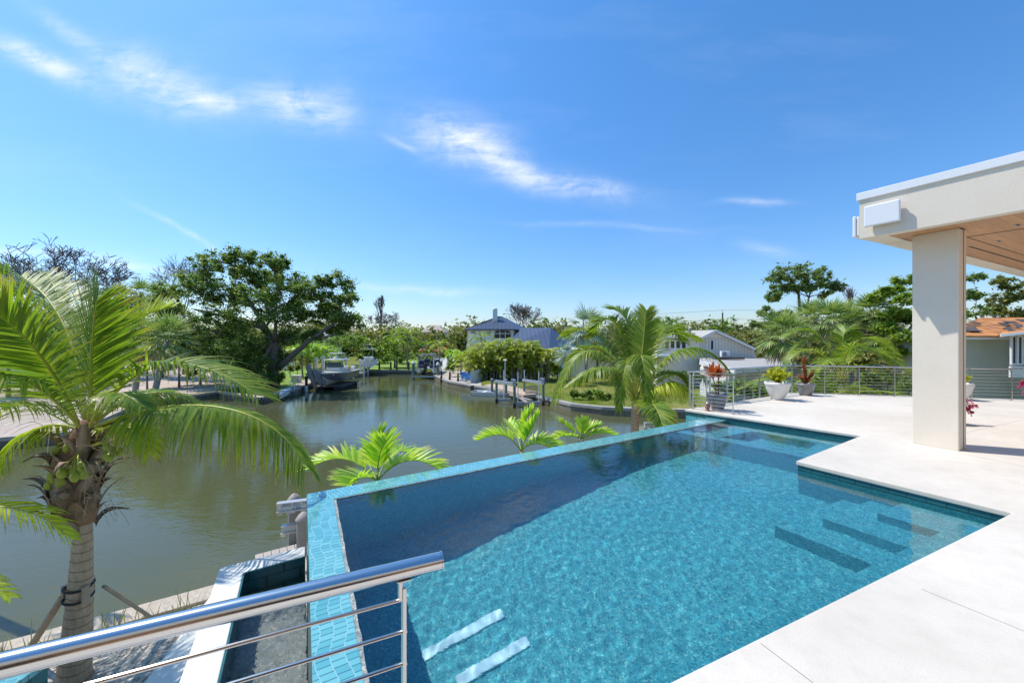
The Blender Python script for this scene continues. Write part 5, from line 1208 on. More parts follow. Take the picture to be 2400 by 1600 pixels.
tree('pine_tree', gb(1800, 44), Q(1800, 770, 44), blobpx([(1790, 730, 24, 0), (1830, 742, 24, 1), (1860, 745, 22, 0), (1775, 760, 20, 0), (1815, 765, 26, 1), (1840, 735, 16, -1)], 44), 'shorter pine left of the umbrella pine', leaf=.2, per=900, sub=10, mat='leaf_pine', bark='bark_brown', tr=.16, seed=34, flat=.5, subr=.4, aspect=2.6)
# cabbage palms right
for i, (px, py, d, R_, bx, lab) in enumerate([(1832, 790, 22, 1.9, 1862, 'cabbage palm with a leaning trunk in front of the grey metal roof'), (1905, 750, 30, 2.0, 1905, 'cabbage palm directly under the umbrella pine'), (1950, 752, 28, 2.0, 1950, 'cabbage palm right of the umbrella pine'), (1995, 765, 30, 1.8, 1995, 'cabbage palm beside the thin dead tree'), (2045, 735, 27, 1.8, 2045, 'tall cabbage palm with dead skirt near the column'),
        (1980, 745, 34, 1.9, 1980, 'farther cabbage palm behind the dead tree'), (2070, 790, 26, 1.6, 2070, 'lowest cabbage palm near the column')]):
    fanpalm(gb(bx, d), Q(px, py, d), R_, lab, 50 + i, group='cabbage palms beyond the terrace', dead=(14 if i == 4 else 7), blades=18)
rnd = random.Random(77)
def farcoco(px, py, d, fr, label, seed):
    h = Q(px, py, d); palm('coconut_palm', gb(px + 4, d), h, [dict(ctrl=[h] + [Q(a, b_, d + e) for a, b_, e in f]) for f in fr], label, 'palm tree', (.15, .12), 'frond_coco', tm='bark_pale', kw=dict(nl=56, wd=.05, L=.72, vee=.1, droop=1.0, sweep=58, rr=.024, seg=3), seed=seed)
farcoco(1975, 900, 16, [[(1930, 800, 0), (1860, 790, 0), (1830, 890, 0)], [(1950, 780, .5), (1900, 770, 1), (1850, 830, 1.2)], [(2000, 780, 0), (2060, 810, 0), (2140, 880, 0)], [(1980, 790, -.5), (2000, 790, -1), (2080, 850, -1.4)], [(1985, 770, 1), (2040, 770, 1.4), (2100, 830, 1.6)], [(1960, 800, -.5), (1930, 840, -1), (1880, 930, -1.2)], [(1970, 760, 0), (1980, 755, 0), (2005, 790, 0)], [(1930, 760, 1), (1880, 760, 1), (1840, 790, 1)], [(2000, 830, -1), (2060, 850, -1.5), (2120, 930, -1.6)], [(1950, 860, -1), (1900, 870, -1.2), (1850, 950, -1.4)]], 'wide coconut palm spreading behind the terrace railing', 91)
farcoco(1925, 1010, 14.2, [[(1960, 905, 0), (2040, 900, 0), (2130, 935, 0)], [(1900, 900, 0), (1860, 905, 0), (1800, 960, 0)], [(1940, 890, .3), (1980, 890, .5), (2060, 925, .6)], [(1930, 870, 0), (1925, 860, 0), (1900, 890, 0)], [(1880, 880, .4), (1820, 870, .6), (1740, 910, .8)]], 'low coconut palm seen through the terrace railing', 92)
# large layered tree near the column and conifers seen past it
lt = blobpx([(2125, 655, 24, 0), (2090, 680, 24, 0), (2060, 690, 20, 1), (2120, 700, 26, -1), (2050, 700, 16, 0), (2095, 735, 28, 0), (2130, 745, 26, 1), (2075, 770, 24, 0), (2120, 790, 28, -1), (2145, 690, 30, 2), (2160, 740, 34, 0), (2180, 690, 34, 1), (2100, 820, 26, 0), (2075, 745, 20, 1), (2150, 820, 30, 0), (2210, 740, 40, 1)], 25)
tree('leafy_tree', gb(2125, 25), Q(2125, 780, 25), lt, 'large layered green tree partly hidden by the column', leaf=.14, per=1300, sub=14, mat='leaf_bright', bark='bark_pale', tr=.2, seed=41, flat=.5, subr=.5)
tree('leafy_tree', gb(2300, 32), Q(2290, 760, 32), blobpx([(2285, 650, 22, 0), (2290, 690, 24, 0), (2280, 730, 26, 0), (2300, 760, 24, 0), (2275, 780, 20, 1)], 32), 'dark tree in the gap right of the column', leaf=.17, per=1100, sub=12, mat='leaf_pine', bark='bark_brown', tr=.16, seed=42, flat=.5, subr=.42)
tree('leafy_tree', gb(2375, 34), Q(2375, 750, 34), blobpx([(2340, 660, 20, 0), (2375, 670, 26, 0), (2350, 700, 28, 0), (2390, 700, 28, 1), (2360, 730, 30, 0), (2400, 740, 30, 0), (2335, 720, 20, 1), (2420, 690, 28, 0)], 34), 'brownish tree behind the torn orange roof', leaf=.17, per=1100, sub=12, mat='leaf_olive', bark='bark_brown', tr=.2, seed=43, flat=.5, subr=.42)
# undergrowth right behind the terrace
for i, (px, py, d, r, mt_, lab) in enumerate([(1760, 900, 17, 34, 'leaf_oak', 'dark shrub behind the long railing near the spa corner'), (1700, 905, 16, 26, 'leaf_bright', 'bright leafy shrub behind the orange plant'), (1790, 920, 15.5, 24, 'leaf_bright', 'bright weed clump between the railing and the white pot'), (1900, 900, 20, 40, 'leaf_oak', 'dark shrub behind the corner post'), (1960, 910, 19, 34, 'leaf_oak', 'dark shrub behind the right run of railing'), (2020, 900, 20, 40, 'leaf_oak', 'dark shrub below the wide coconut palm'), (2080, 880, 21, 46, 'leaf_olive', 'olive shrub behind the railing beside the column'), (2130, 900, 20, 40, 'leaf_oak', 'dark shrub hidden half by the column'), (2000, 840, 26, 50, 'leaf_olive', 'olive bush under the cabbage palms'), (1890, 830, 28, 46, 'leaf_olive', 'olive bush under the umbrella pine'), (2090, 830, 28, 46, 'leaf_bright', 'light bush under the layered tree'), (1955, 800, 36, 50, 'leaf_olive', 'bush behind the cabbage palm trunks'), (2030, 795, 36, 50, 'leaf_olive', 'bush behind the tall skirted palm'),
        (1700, 935, 14.5, 22, 'leaf_yellow', 'yellow-green weed clump under the spa corner railing')]):
    bush(px, py, d, r, lab, mt_, 200 + i, per=1800, leaf=.12 if d < 22 else .2, n=5)
for i, (px, yt, w_, d, mt_, lab) in enumerate([(1790, 770, 90, 40, 'leaf_olive', 'olive tree behind the leaning cabbage palm'), (1860, 728, 100, 50, 'leaf_olive', 'olive tree at the foot of the umbrella pine'), (1940, 712, 100, 48, 'leaf_bright', 'light tree right of the umbrella pine trunk'), (2010, 705, 90, 42, 'leaf_olive', 'brownish tree behind the cabbage palms'), (2070, 710, 90, 36, 'leaf_oak', 'dark tree left of the layered tree'), (2250, 800, 70, 40, 'leaf_oak', 'dark tree behind the sheathed roof'),
        (1430, 745, 60, 75, 'leaf_olive', 'distant tree between the silver palm and the coconut palm'), (1300, 775, 50, 90, 'leaf_oak', 'distant dark tree at the right end of the blue roof'), (870, 762, 50, 85, 'leaf_olive', 'distant tree under the dead conifer'), (925, 768, 60, 90, 'leaf_bright', 'distant tree right of the leafless round tree')]):
    rtree(px, yt, 870, d, w_, lab, mt_, 430 + i, 3600, leaf=.2, n=9)
# far tree line that closes the horizon : one mass on each side
def treeline(x0, x1, Y, hmin, hmax, name, seed, mat, n):
    rnd = random.Random(seed); mb = MB()
    for i in range(n):
        x = rnd.uniform(x0, x1); h = rnd.uniform(hmin, hmax) * (0.7 + 0.3 * sin(x * .13) ** 2); c_ = Vector((x, Y + rnd.uniform(-4, 4), GZ + h * .55))
        leafcluster(mb, c_, h * .55, 260, .8, rnd, flat=.95, shell=.01)
    return tag(mb.build(name, M_(mat)), kind='stuff', label='far band of mixed trees closing the horizon', cat='tree line')
treeline(-160, 160, 116, 8.0, 12.0, 'tree_line', 5, 'leaf_olive', 560)
# ================================================================= BUILDINGS ACROSS THE WATER
def seam(name, col, sp=0.5, dark=0.55, rough=0.4):
    m, t, b, o, tc = newmat(name); geo = t.n.new('ShaderNodeNewGeometry')
    s1 = t.new('ShaderNodeSeparateXYZ'); t.l.new(tc.outputs['Object'], s1.inputs[0]); s2 = t.new('ShaderNodeSeparateXYZ'); t.l.new(geo.outputs['True Normal'], s2.inputs[0])
    ax = t.math('GREATER_THAN', t.math('ABSOLUTE', s2.outputs[0]), t.math('ABSOLUTE', s2.outputs[1]))
    cc = t.math('ADD', t.math('MULTIPLY', s1.outputs[1], ax), t.math('MULTIPLY', s1.outputs[0], t.math('SUBTRACT', 1.0, ax)))
    fr = t.math('FRACT', t.math('DIVIDE', cc, sp)); ln = t.math('LESS_THAN', fr, 0.13)
    nz = t.noise(tc.outputs['Object'], 0.6, 4, 0.6); c = t.mix(1.0, col, t.math('ADD', t.math('MULTIPLY', nz, .3), .85), 'MULTIPLY'); c = t.mix(ln, c, tuple(x * dark for x in col))
    t.l.new(c, b.inputs['Base Color']); b.inputs['Roughness'].default_value = rough
    bn = t.new('ShaderNodeBump', inp={'Strength': 0.6, 'Distance': 0.04, 'Height': ln}); t.l.new(bn.outputs[0], b.inputs['Normal']); return m
seam('roof_blue', (0.075, 0.09, 0.13), 0.62, 0.5, 0.38); seam('roof_grey', (0.46, 0.43, 0.39), 0.6, 0.8, 0.6)
pbr('wall_white', (0.90, 0.85, 0.76), 0.85, nscale=1, namt=.1); pbr('wall_cool', (0.72, 0.73, 0.72), 0.85, nscale=1, namt=.1); pbr('trim_white', (0.75, 0.75, 0.74), 0.6)
pbr('glass_dark', (0.02, 0.025, 0.03), 0.08); pbr('shade_grey', (0.28, 0.29, 0.33), 0.6)
seam('batten', (0.72, 0.69, 0.63), 0.32, 0.72, 0.85)
pbr('wall_sage', (0.46, 0.47, 0.38), 0.9, nscale=1.5, namt=.15); pbr('galv', (0.42, 0.45, 0.48), .45, .3); pbr('alu', (0.62, 0.63, 0.64), 0.35, .6)
m, t, b, o, tc = newmat('orange_deck'); n1 = t.noise(tc.outputs['Object'], 1.2, 8, .7, .5); c = t.ramp(n1, [(.40, (.10, .075, .06)), (.47, (.50, .19, .05)), (.7, (.66, .30, .09))]); t.l.new(c, b.inputs['Base Color']); b.inputs['Roughness'].default_value = .9
pbr('shingle_dark', (0.085, 0.075, 0.07), .9, nscale=4, namt=.5)
def faces(vs, fs, name, mat, parent, th=0.12):
    "a sheet with thickness downwards"
    n = len(vs); V = [Vector(v) for v in vs]; mb = MB(); mb.add([v for v in V] + [v - Vector((0, 0, th)) for v in V], list(fs) + [tuple(n + i for i in f[::-1]) for f in fs]); ed = {}
    for f in fs:
        for i in range(len(f)): e = (f[i], f[(i + 1) % len(f)]); ed[e] = 1
    for (a, b_) in list(ed):
        if (b_, a) not in ed: mb.f.append((b_, a, n + a, n + b_))
    return mb.build(name, M_(mat), parent)
def hip(r_, corners, z, zr, ridge, name, mat, over=0.5, cap='trim_white'):
    "corners: 4 xy (ccw), ridge: two xy"
    vs = [(p[0], p[1], z) for p in corners] + [(ridge[0][0], ridge[0][1], zr), (ridge[1][0], ridge[1][1], zr)]
    o_ = faces(vs, [(0, 1, 5, 4), (1, 2, 5), (2, 3, 4, 5), (3, 0, 4)], name, mat, r_, .16); return o_
# ---- the blue-roofed house
d0 = 58.0
hL = Q(1088.3, 771, d0); hR = Q(1210.7, 771, d0); wv3 = hL.z
house = thing('blue_roof_house', (hL.x, hL.y, GZ), 'white two-storey house with blue standing-seam metal roofs behind the palms', 'house')
dep = 8.5; cs = [(hL.x, hL.y), (hR.x, hR.y), (hR.x + 1.95 + .6, hR.y + dep), (hL.x + 1.2, hL.y + dep)]
ap = Q(1168.6, 741, d0 + 4.2); hip(house, cs, wv3, ap.z, [(ap.x - .1, ap.y), (ap.x + .6, ap.y + .6)], 'roof', 'roof_blue')
wi = [(cs[0][0] + .45, cs[0][1] + .6), (cs[1][0] - .45, cs[1][1] + .6), (cs[2][0] - .45, cs[2][1] - .5), (cs[3][0] + .4, cs[3][1] - .5)]
mb = MB(); mb.prism(wi, GZ, wv3 - .05); mb.build('wall', M_('wall_white'), house)
Yw = hL.y + .6
def win(px0, px1, py0, py1, Y, parent, frame='trim_white', pane='glass_dark', fw=.09, mull=0, name='window', lab=None):
    a = Q(px0, py1, Y); b_ = Q(px1, py0, Y); mb = MB(); w_ = b_.x - a.x; h_ = b_.z - a.z; cx, cz = (a.x + b_.x) / 2, (a.z + b_.z) / 2
    mb.box((cx, Y - .03, b_.z), (w_ + fw, .08, fw)); mb.box((cx, Y - .03, a.z), (w_ + fw, .08, fw)); mb.box((a.x, Y - .03, cz), (fw, .08, h_ - fw)); mb.box((b_.x, Y - .03, cz), (fw, .08, h_ - fw))
    for k in range(mull): mb.box((a.x + w_ * (k + 1) / (mull + 1), Y - .03, cz), (fw * .8, .07, h_ - fw))
    f_ = mb.build(name, M_(frame), parent); mb = MB(); mb.box((cx, Y - .012, cz), (w_ - fw, .02, h_ - fw)); p_ = mb.build('pane', M_(pane), f_); return f_
win(1103.6, 1115, 776, 782, Yw, house, pane='shade_grey'); win(1140, 1151, 776, 782, Yw, house, pane='shade_grey'); win(1120, 1126, 776, 783, Yw, house, pane='wall_cool')
# arched window
a = Q(1159, 792, Yw); b_ = Q(1197, 773, Yw); mb = MB(); arc = [(a.x, a.z), (b_.x, a.z)] + [(a.x + (b_.x - a.x) * (.5 + .5 * cos(q)), a.z + (b_.z - a.z) * (.62 + .38 * sin(q))) for q in [pi * k / 12 for k in range(13)]]
def xzprism(pts, y0, y1, mb):
    P = [Vector((x, z, 0)) for x, z in pts]; n = len(P); o = len(mb.v); mb.v += [(x, y0, z) for x, z in pts] + [(x, y1, z) for x, z in pts]
    for t3 in tessellate_polygon([P]):
        a_1, b_1, c_1 = t3
        if (P[b_1] - P[a_1]).cross(P[c_1] - P[a_1]).z < 0: b_1, c_1 = c_1, b_1
        mb.f.append((o + a_1, o + b_1, o + c_1)); mb.f.append((o + n + c_1, o + n + b_1, o + n + a_1))
    for i in range(n): j = (i + 1) % n; mb.f.append((o + j, o + i, o + n + i, o + n + j))
xzprism([((x - (a.x + b_.x) / 2) * 1.08 + (a.x + b_.x) / 2, (z - a.z) * 1.08 + a.z - .05) for x, z in arc], Yw - .06, Yw - .01, mb); f_ = mb.build('window', M_('trim_white'), house)
mb = MB(); xzprism(arc, Yw - .08, Yw - .061, mb); mb.build('pane', M_('glass_dark'), f_)
mb = MB(); 
for k in (1, 2): x = a.x + (b_.x - a.x) * k / 3; mb.box((x, Yw - .10, (a.z + b_.z) / 2 - .05), (.1, .03, (b_.z - a.z) * .93))
mb.box(((a.x + b_.x) / 2, Yw - .105, a.z + (b_.z - a.z) * .55), (b_.x - a.x, .03, .1)); mb.build('mullions', M_('trim_white'), f_)
ch = Q(1160.5, 748, d0 + 3.2); mb = MB(); mb.box((ch.x, ch.y, ch.z + .5), (.72, .7, 2.1)); mb.lathe((ch.x, ch.y, ch.z + 1.55), [(.36, 0), (.34, .16), (.2, .27), (.01, .3)], 14, caps=False); mb.build('chimney', M_('wall_cool'), house, bevel=.04)
# balcony
bl = Q(1094, 805, Yw - 1.4); br = Q(1134, 805, Yw - 1.4); mb = MB(); mb.box(((bl.x + br.x) / 2, Yw - .72, bl.z), (br.x - bl.x, 1.42, .22)); bal = mb.build('balcony', M_('wall_white'), house)
mb = MB(); mb.box(((bl.x + br.x) / 2, Yw - 1.4, bl.z + .95), (br.x - bl.x, .07, .07)); mb.build('handrail', M_('trim_white'), bal)
for k in range(26): x = bl.x + (br.x - bl.x) * (k + .5) / 26; mb = MB(); mb.box((x, Yw - 1.4, bl.z + .53), (.035, .035, .8)); mb.build('baluster', M_('trim_white'), bal)
for px in (1095.5, 1133): q = Q(px, 805, Yw - 1.4); mb = MB(); mb.box((q.x, q.y, (GZ + q.z - .12) / 2), (.3, .3, q.z - .12 - GZ)); mb.build('column', M_('trim_white'), house)
win(1096.8, 1099.5, 816, 835, Yw, house); win(1110, 1122, 818, 840, Yw, house)
# lower wing
E3 = Q(1287, 816, 50.5); ez = E3.z; wl = E3.x - 5.8
cw = [(wl, E3.y + .2), (E3.x, E3.y), (E3.x + 6.5, E3.y + 11), (wl + 4.5, E3.y + 12.5)]
Rr = Q(1291, 767.5, 58.5)
wing_v = [(cw[0][0], cw[0][1], ez), (cw[1][0], cw[1][1], ez), (E3.x + 5.2, E3.y + 9, ez), (wl + 3.5, E3.y + 14, ez), (Rr.x - 4.6, Rr.y + 2.0, Rr.z), (Rr.x, Rr.y, Rr.z), (Q(1258, 807, 51.0).x, 51.0 + 0, ez + .02)]
faces(wing_v, [(0, 1, 5, 4), (1, 2, 5), (2, 3, 4, 5), (3, 0, 4)], 'roof', 'roof_blue', house, .16)
ww = [(cw[0][0] + .3, cw[0][1] + .6), (cw[1][0] - .5, cw[1][1] + .6), (E3.x + 4.6, E3.y + 8.6), (wl + 4, E3.y + 13)]
mb = MB(); mb.prism(ww, GZ, ez - .1); mb.build('wall', M_('wall_white'), house)
win(1262, 1275, 824, 842, E3.y + .6, house); 
# garden wall
ga = gl(1292, 883); gb_ = gl(1530, 878); gw = thing('garden_wall', (ga.x, ga.y, GZ), 'long white garden wall running behind the second coconut palm', 'wall'); dgw = (gb_ - ga).normalized(); ng = Vector((-dgw.y, dgw.x))
mb = MB(); mb.prism([p.to_tuple() for p in [ga, gb_, gb_ + ng * .2, ga + ng * .2]], GZ, GZ + 2.15); mb.build('panel', M_('wall_cool'), gw)
mb = MB(); mb.prism([p.to_tuple() for p in [ga - dgw * .04 - ng * .05, gb_ - ng * .05, gb_ + ng * .25, ga - dgw * .04 + ng * .25]], GZ + 2.1505, GZ + 2.25); mb.build('cap', M_('trim_white'), gw)
wx = Q(1290, 820, 47.6); anx = thing('white_annex', (wx.x, wx.y, GZ), 'white single-storey annex with a small window right of the blue roof', 'building')
mb = MB(); mb.prism([(wx.x - .3, wx.y), (wx.x + 7.5, wx.y - 1.0), (wx.x + 8.5, wx.y + 6), (wx.x + .4, wx.y + 6)], GZ, Q(0, 817.5, 47.6).z); mb.build('wall', M_('wall_white'), anx)
win(1293, 1298, 822, 831, wx.y - .02 - .15, anx, pane='shade_grey')
# ---- the white batten house
Dh = 38.0
wh = thing('white_house', (Q(1638, 838, Dh).x, Dh, GZ), 'white board-and-batten house with a low gable and sloping side above a grey metal roof', 'house')
def qx(px, py, d=Dh): p = Q(px, py, d); return (p.x, p.z)
gpts = [qx(1638.6, 868), qx(1768.4, 868), qx(1768.4, 817), qx(1717, 793), qx(1677, 776.5), qx(1638.6, 792)]
mb = MB(); xzprism(gpts, Dh, Dh + .25, mb); mb.build('gable_wall', M_('batten'), wh)
fL = Q(1540, 790, Dh - 1.2); fR = Q(1638.6, 790, Dh); 
mb = MB(); mb.prism([(fL.x, fL.y), (fR.x, fR.y), (fR.x, fR.y + 7), (fL.x, fL.y + 7)], GZ, fR.z - .02); mb.build('front_wall', M_('wall_white'), wh)
# roof: front-left slope, right slope
apx = Q(1677, 773, Dh - .5); e1 = Q(1552, 789, Dh - 1.9); e2 = Q(1641, 791.5, Dh - .5); rl = Q(1583, 775.6, Dh + 3.5)
faces([e1, e2, apx, Vector((rl.x, rl.y, apx.z))], [(0, 1, 2, 3)], 'roof', 'roof_grey', wh, .15)
s1 = Q(1717, 791.5, Dh - .5); s2 = Q(1770, 816.5, Dh - .5); bk = Vector((0, 7, 0))
faces([apx, s1, s2, s2 + bk, s1 + bk, apx + bk], [(0, 1, 4, 5), (1, 2, 3, 4)], 'roof', 'roof_grey', wh, .18)
mb = MB()
for a, b_ in ((e2, apx), (apx, s1), (s1, s2)): mb.bar(a - Vector((0, .06, .08)), b_ - Vector((0, .06, .08)), .08, .22)
mb.build('barge_board', M_('trim_white'), wh)
mb = MB(); mb.bar(e1 - Vector((0, .06, .05)), e2 - Vector((0, .06, .05)), .1, .18); mb.build('gutter', M_('trim_white'), wh)
xzf = MB(); xzprism([qx(1655, 789.5, Dh), qx(1700, 789.5, Dh), qx(1677, 779, Dh)], Dh - .03, Dh - .001, xzf); xzf.build('gable_panel', M_('wall_white'), wh)
win(1664.5, 1672, 797, 820, Dh - .01, wh)
for k in range(4): x0 = 1556 + k * 13.2; win(x0 + .8, x0 + 12, 798, 818, Dh - 1.12, wh, name='glass_door')
bl = Q(1539, 832, Dh - 3); br = Q(1600, 832, Dh - 3); mb = MB(); mb.box(((bl.x + br.x) / 2, Dh - 2.1, bl.z - .1), (br.x - bl.x, 2.0, .2)); bal = mb.build('balcony', M_('wall_white'), wh)
mb = MB(); mb.box(((bl.x + br.x) / 2, Dh - 3, bl.z + .6), (br.x - bl.x, .07, .07)); mb.build('handrail', M_('trim_white'), bal)
for k in range(22): x = bl.x + (br.x - bl.x) * (k + .5) / 22; mb = MB(); mb.box((x, Dh - 3, bl.z + .28), (.05, .04, .56)); mb.build('baluster', M_('trim_white'), bal)
for px in (1617, 1662): q = Q(px, 779, Dh + 1); mb = MB(); mb.tube([q - Vector((0, 0, .3)), q + Vector((0, 0, .35))], .12, 10); mb.box(q + Vector((0, 0, .38)), (.3, .3, .08)); mb.build('roof_vent', M_('shade_grey'), wh)
# low metal roof in front
lowz = [Q(1640, 846, 30), Q(1722, 866, 25.5), Q(1905, 853, 31), Q(1800, 834, 44), Q(1640, 834, 42)]
low = thing('metal_roof_building', (lowz[1].x, lowz[1].y, GZ), 'low building with a wide weathered grey metal roof behind the terrace railing', 'building')
faces(lowz, [(0, 1, 2), (0, 2, 3), (0, 3, 4)], 'roof', 'roof_grey', low, .14)
mb = MB(); mb.bar(lowz[1] - Vector((0, .05, .12)), lowz[2] - Vector((0, .05, .12)), .1, .3); mb.bar(lowz[0] - Vector((0, .05, .12)), lowz[1] - Vector((0, .05, .12)), .1, .3); mb.build('fascia', M_('trim_white'), low)
wl_ = [lowz[0] + Vector((.5, 1, 0)), lowz[1] + Vector((.1, .9, 0)), lowz[2] + Vector((-.6, .4, 0)), lowz[3] + Vector((-.5, -.6, 0)), lowz[4] + Vector((.3, -.5, 0))]
mb = MB(); mb.prism([(p.x, p.y) for p in wl_], GZ, min(p.z for p in lowz) - .25); mb.build('wall', M_('batten'), low)
ac = Q(1699, 836.5, 33.5); acr = thing('air_conditioner', (ac.x, ac.y, ac.z), 'white air conditioner unit with round fan on the low grey metal roof', 'air conditioner')
ztop = ac.z; mb = MB(); mb.box((ac.x, ac.y, ztop + .27), (.74, .32, .5)); mb.build('case', M_('trim_white'), acr, bevel=.02)
mb = MB(); mb.tube([(ac.x - .12, ac.y - .165, ztop + .27), (ac.x - .12, ac.y - .185, ztop + .27)], .19, 20); mb.build('fan_grille', M_('shade_grey'), acr)
mb = MB(); mb.box((ac.x + .2, ac.y - .1, ztop - .09), (2.4, .9, .16)); mb.build('platform', M_('shingle_dark'), acr)
# ---- the house with the torn orange roof
Do = 19.5; oh = thing('orange_roof_house', (Q(2270, 900, Do).x, Do, GZ), 'grey-green house whose storm-torn roof shows orange sheathing beside the column', 'house')
gz = Q(0, 790, Do).z; A0 = Q(2180, 790, Do); A1 = Q(2369, 790, Do)
mb = MB(); mb.prism([(A0.x, Do), (A1.x, Do), (A1.x + 6, Do + 7), (A0.x + 9.5, Do + 7)], GZ, gz - .12); mb.build('wall', M_('wall_sage'), oh)
mb = MB(); mb.prism([(A1.x + .004, Do - .9), (A1.x + 5, Do - 1.6), (A1.x + 5, Do + 8), (A1.x + .004, Do + 8)], GZ, gz + .1); mb.build('wall', M_('wall_sage'), oh)
mb = MB(); mb.box(((A0.x + A1.x) / 2, Do - .35, gz - .02), (A1.x - A0.x + .1, .16, .17)); mb.build('gutter', M_('trim_white'), oh)
mb = MB(); mb.box(((A0.x + A1.x) / 2, Do - .13, gz - .1), (A1.x - A0.x, .28, .05)); mb.build('soffit', M_('trim_white'), oh)
r0 = Q(2230, 790, Do - .45); r1 = Q(2372, 790, Do - .45); r2 = Q(2420, 744, 25); r3 = Q(2300, 744, 25); r4 = Q(2180, 790, Do - .45); r5 = Q(2200, 760, 25)
faces([Vector((r4.x, r4.y, gz + .07)), Vector((r1.x, r1.y, gz + .07)), r2, r3], [(0, 1, 2, 3)], 'roof', 'orange_deck', oh, .08)
v0 = Q(2339, 784, Do - 1.2); v1 = Q(2480, 768, Do - 2.2); v2 = Q(2470, 742, 24.6); v3 = Q(2385, 752, 23.8); faces([v0, v1, v2, v3], [(0, 1, 2, 3)], 'roof', 'orange_deck', oh, .08)
mb = MB(); mb.bar(v0 - Vector((0, .1, .05)), v1 - Vector((0, .1, .05)), .2, .12); mb.build('gutter', M_('trim_white'), oh)
rnd = random.Random(12)
for k in range(16):
    s_ = rnd.random(); q = (v0.lerp(v3, s_) if k % 2 else Vector((r0.x, r0.y, gz + .07)).lerp(r3, s_)) + Vector((rnd.uniform(-.6, .9), 0, 0)); q.z += .10 + rnd.uniform(0, .1); w_ = rnd.uniform(.25, .6)
    tl = Matrix.Rotation(radians(22 + rnd.uniform(-8, 14)), 3, 'X'); mb = MB(); mb.box(q, (w_, rnd.uniform(.25, .6), .03), rnd.uniform(-.6, .6), tl); mb.build('loose_shingle', M_('shingle_dark'), oh)
win(2368.5, 2379, 788, 853, Do - 1.0, oh, pane='glass_dark', fw=.07); win(2382, 2393, 788, 853, Do - 1.05, oh, fw=.07)
mb = MB(); a = Q(2366, 884, Do - 1.1); b_ = Q(2410, 858, Do - 1.1); mb.box(((a.x + b_.x) / 2, Do - 1.12, (a.z + b_.z) / 2), (b_.x - a.x, .1, b_.z - a.z)); mb.build('window_panel', M_('trim_white'), oh)
# ---- distant roofs, low walls, fences
def smallhouse(px, pyr, pye, d, wpx, label, roof=(0.42, 0.34, 0.27), wall='wall_white', name='distant_house'):
    c_ = Q(px, pye, d); w_ = wpx * d / F; zr = Q(px, pyr, d).z; h_ = thing(name, (c_.x, c_.y, GZ), label, 'house'); rm = pbr('roof_' + label[:9].replace(' ', '_'), roof, .85, nscale=2, namt=.2)
    mb = MB(); mb.prism([(c_.x - w_ / 2 + .4, d), (c_.x + w_ / 2 - .4, d), (c_.x + w_ / 2 - .4, d + 8), (c_.x - w_ / 2 + .4, d + 8)], GZ, c_.z); mb.build('wall', M_(wall), h_)
    faces([(c_.x - w_ / 2, d - .6, c_.z), (c_.x + w_ / 2, d - .6, c_.z), (c_.x + w_ / 2, d + 8.6, c_.z), (c_.x - w_ / 2, d + 8.6, c_.z), (c_.x - w_ * .12, d + 4, zr), (c_.x + w_ * .12, d + 4, zr)], [(0, 1, 5, 4), (1, 2, 5), (2, 3, 4, 5), (3, 0, 4)], 'roof', rm.name, h_, .2); MATS[rm.name] = rm
    for k in (-.25, .25): win(px + k * wpx - 3, px + k * wpx + 3, pye + 4, pye + 11, d - .01, h_)
    return h_
_old = faces
smallhouse(1012, 760, 778, 84, 62, 'tan roofed house showing through the trees left of the blue roof')
smallhouse(1020, 806, 822, 78, 90, 'rust coloured low house behind the pontoon boat', (0.40, 0.10, 0.06), 'wall_white')
smallhouse(735, 778, 796, 90, 70, 'pale roofed house glimpsed under the right side of the oak', (0.50, 0.48, 0.46))
smallhouse(60, 835, 850, 40, 120, 'pale low house behind the big palm fronds at the left', (0.45, 0.40, 0.36), 'wall_white')
def fence(a, b_, h, label, mat='trim_white', gap=.16, name='picket_fence'):
    a3 = gl(*a); b3 = gl(*b_); r_ = thing(name, (a3.x, a3.y, GZ), label, 'fence'); d_ = (b3 - a3); L_ = d_.length; d_.normalize(); ang = atan2(d_.y, d_.x); mb = MB()
    for z in (.25, h - .15): mb.bar((a3.x, a3.y, GZ + z), (b3.x, b3.y, GZ + z), .04, .08)
    n = int(L_ / gap)
    for k in range(n): p = a3 + d_ * (k + .5) * gap; mb.box((p.x, p.y - .03, GZ + h / 2), (gap * .55, .03, h), ang)
    mb.build('panel', M_(mat), r_)
    for k in (0, .5, 1): p = a3 + (b3 - a3) * k; mb = MB(); mb.box((p.x, p.y, GZ + h / 2 + .05), (.14, .14, h + .1)); mb.build('post', M_(mat), r_)
    return r_
fence((655, 868), (690, 868), 1.2, 'white picket fence behind the small lawn')
sc_ = thing('white_screen', Vector(Q(1012, 862, 56)), 'pale blue-white tent side behind the ball shaped shrub', 'tent'); a = gl(1011, 868); b_ = gl(1047, 866)
mb = MB(); za = Q(1012, 842, a.y).z; zb = Q(1040, 840, b_.y).z; mb.add([(a.x, a.y, GZ), (b_.x, b_.y, GZ), (b_.x - .5, b_.y + 3, zb), (a.x, a.y + 2.5, za), (a.x, a.y + 2.7, GZ), (b_.x, b_.y + 3.2, GZ)], [(0, 1, 2, 3), (3, 2, 5, 4), (0, 3, 4), (1, 5, 2)]); mb.build('cloth', M_('wall_cool'), sc_)
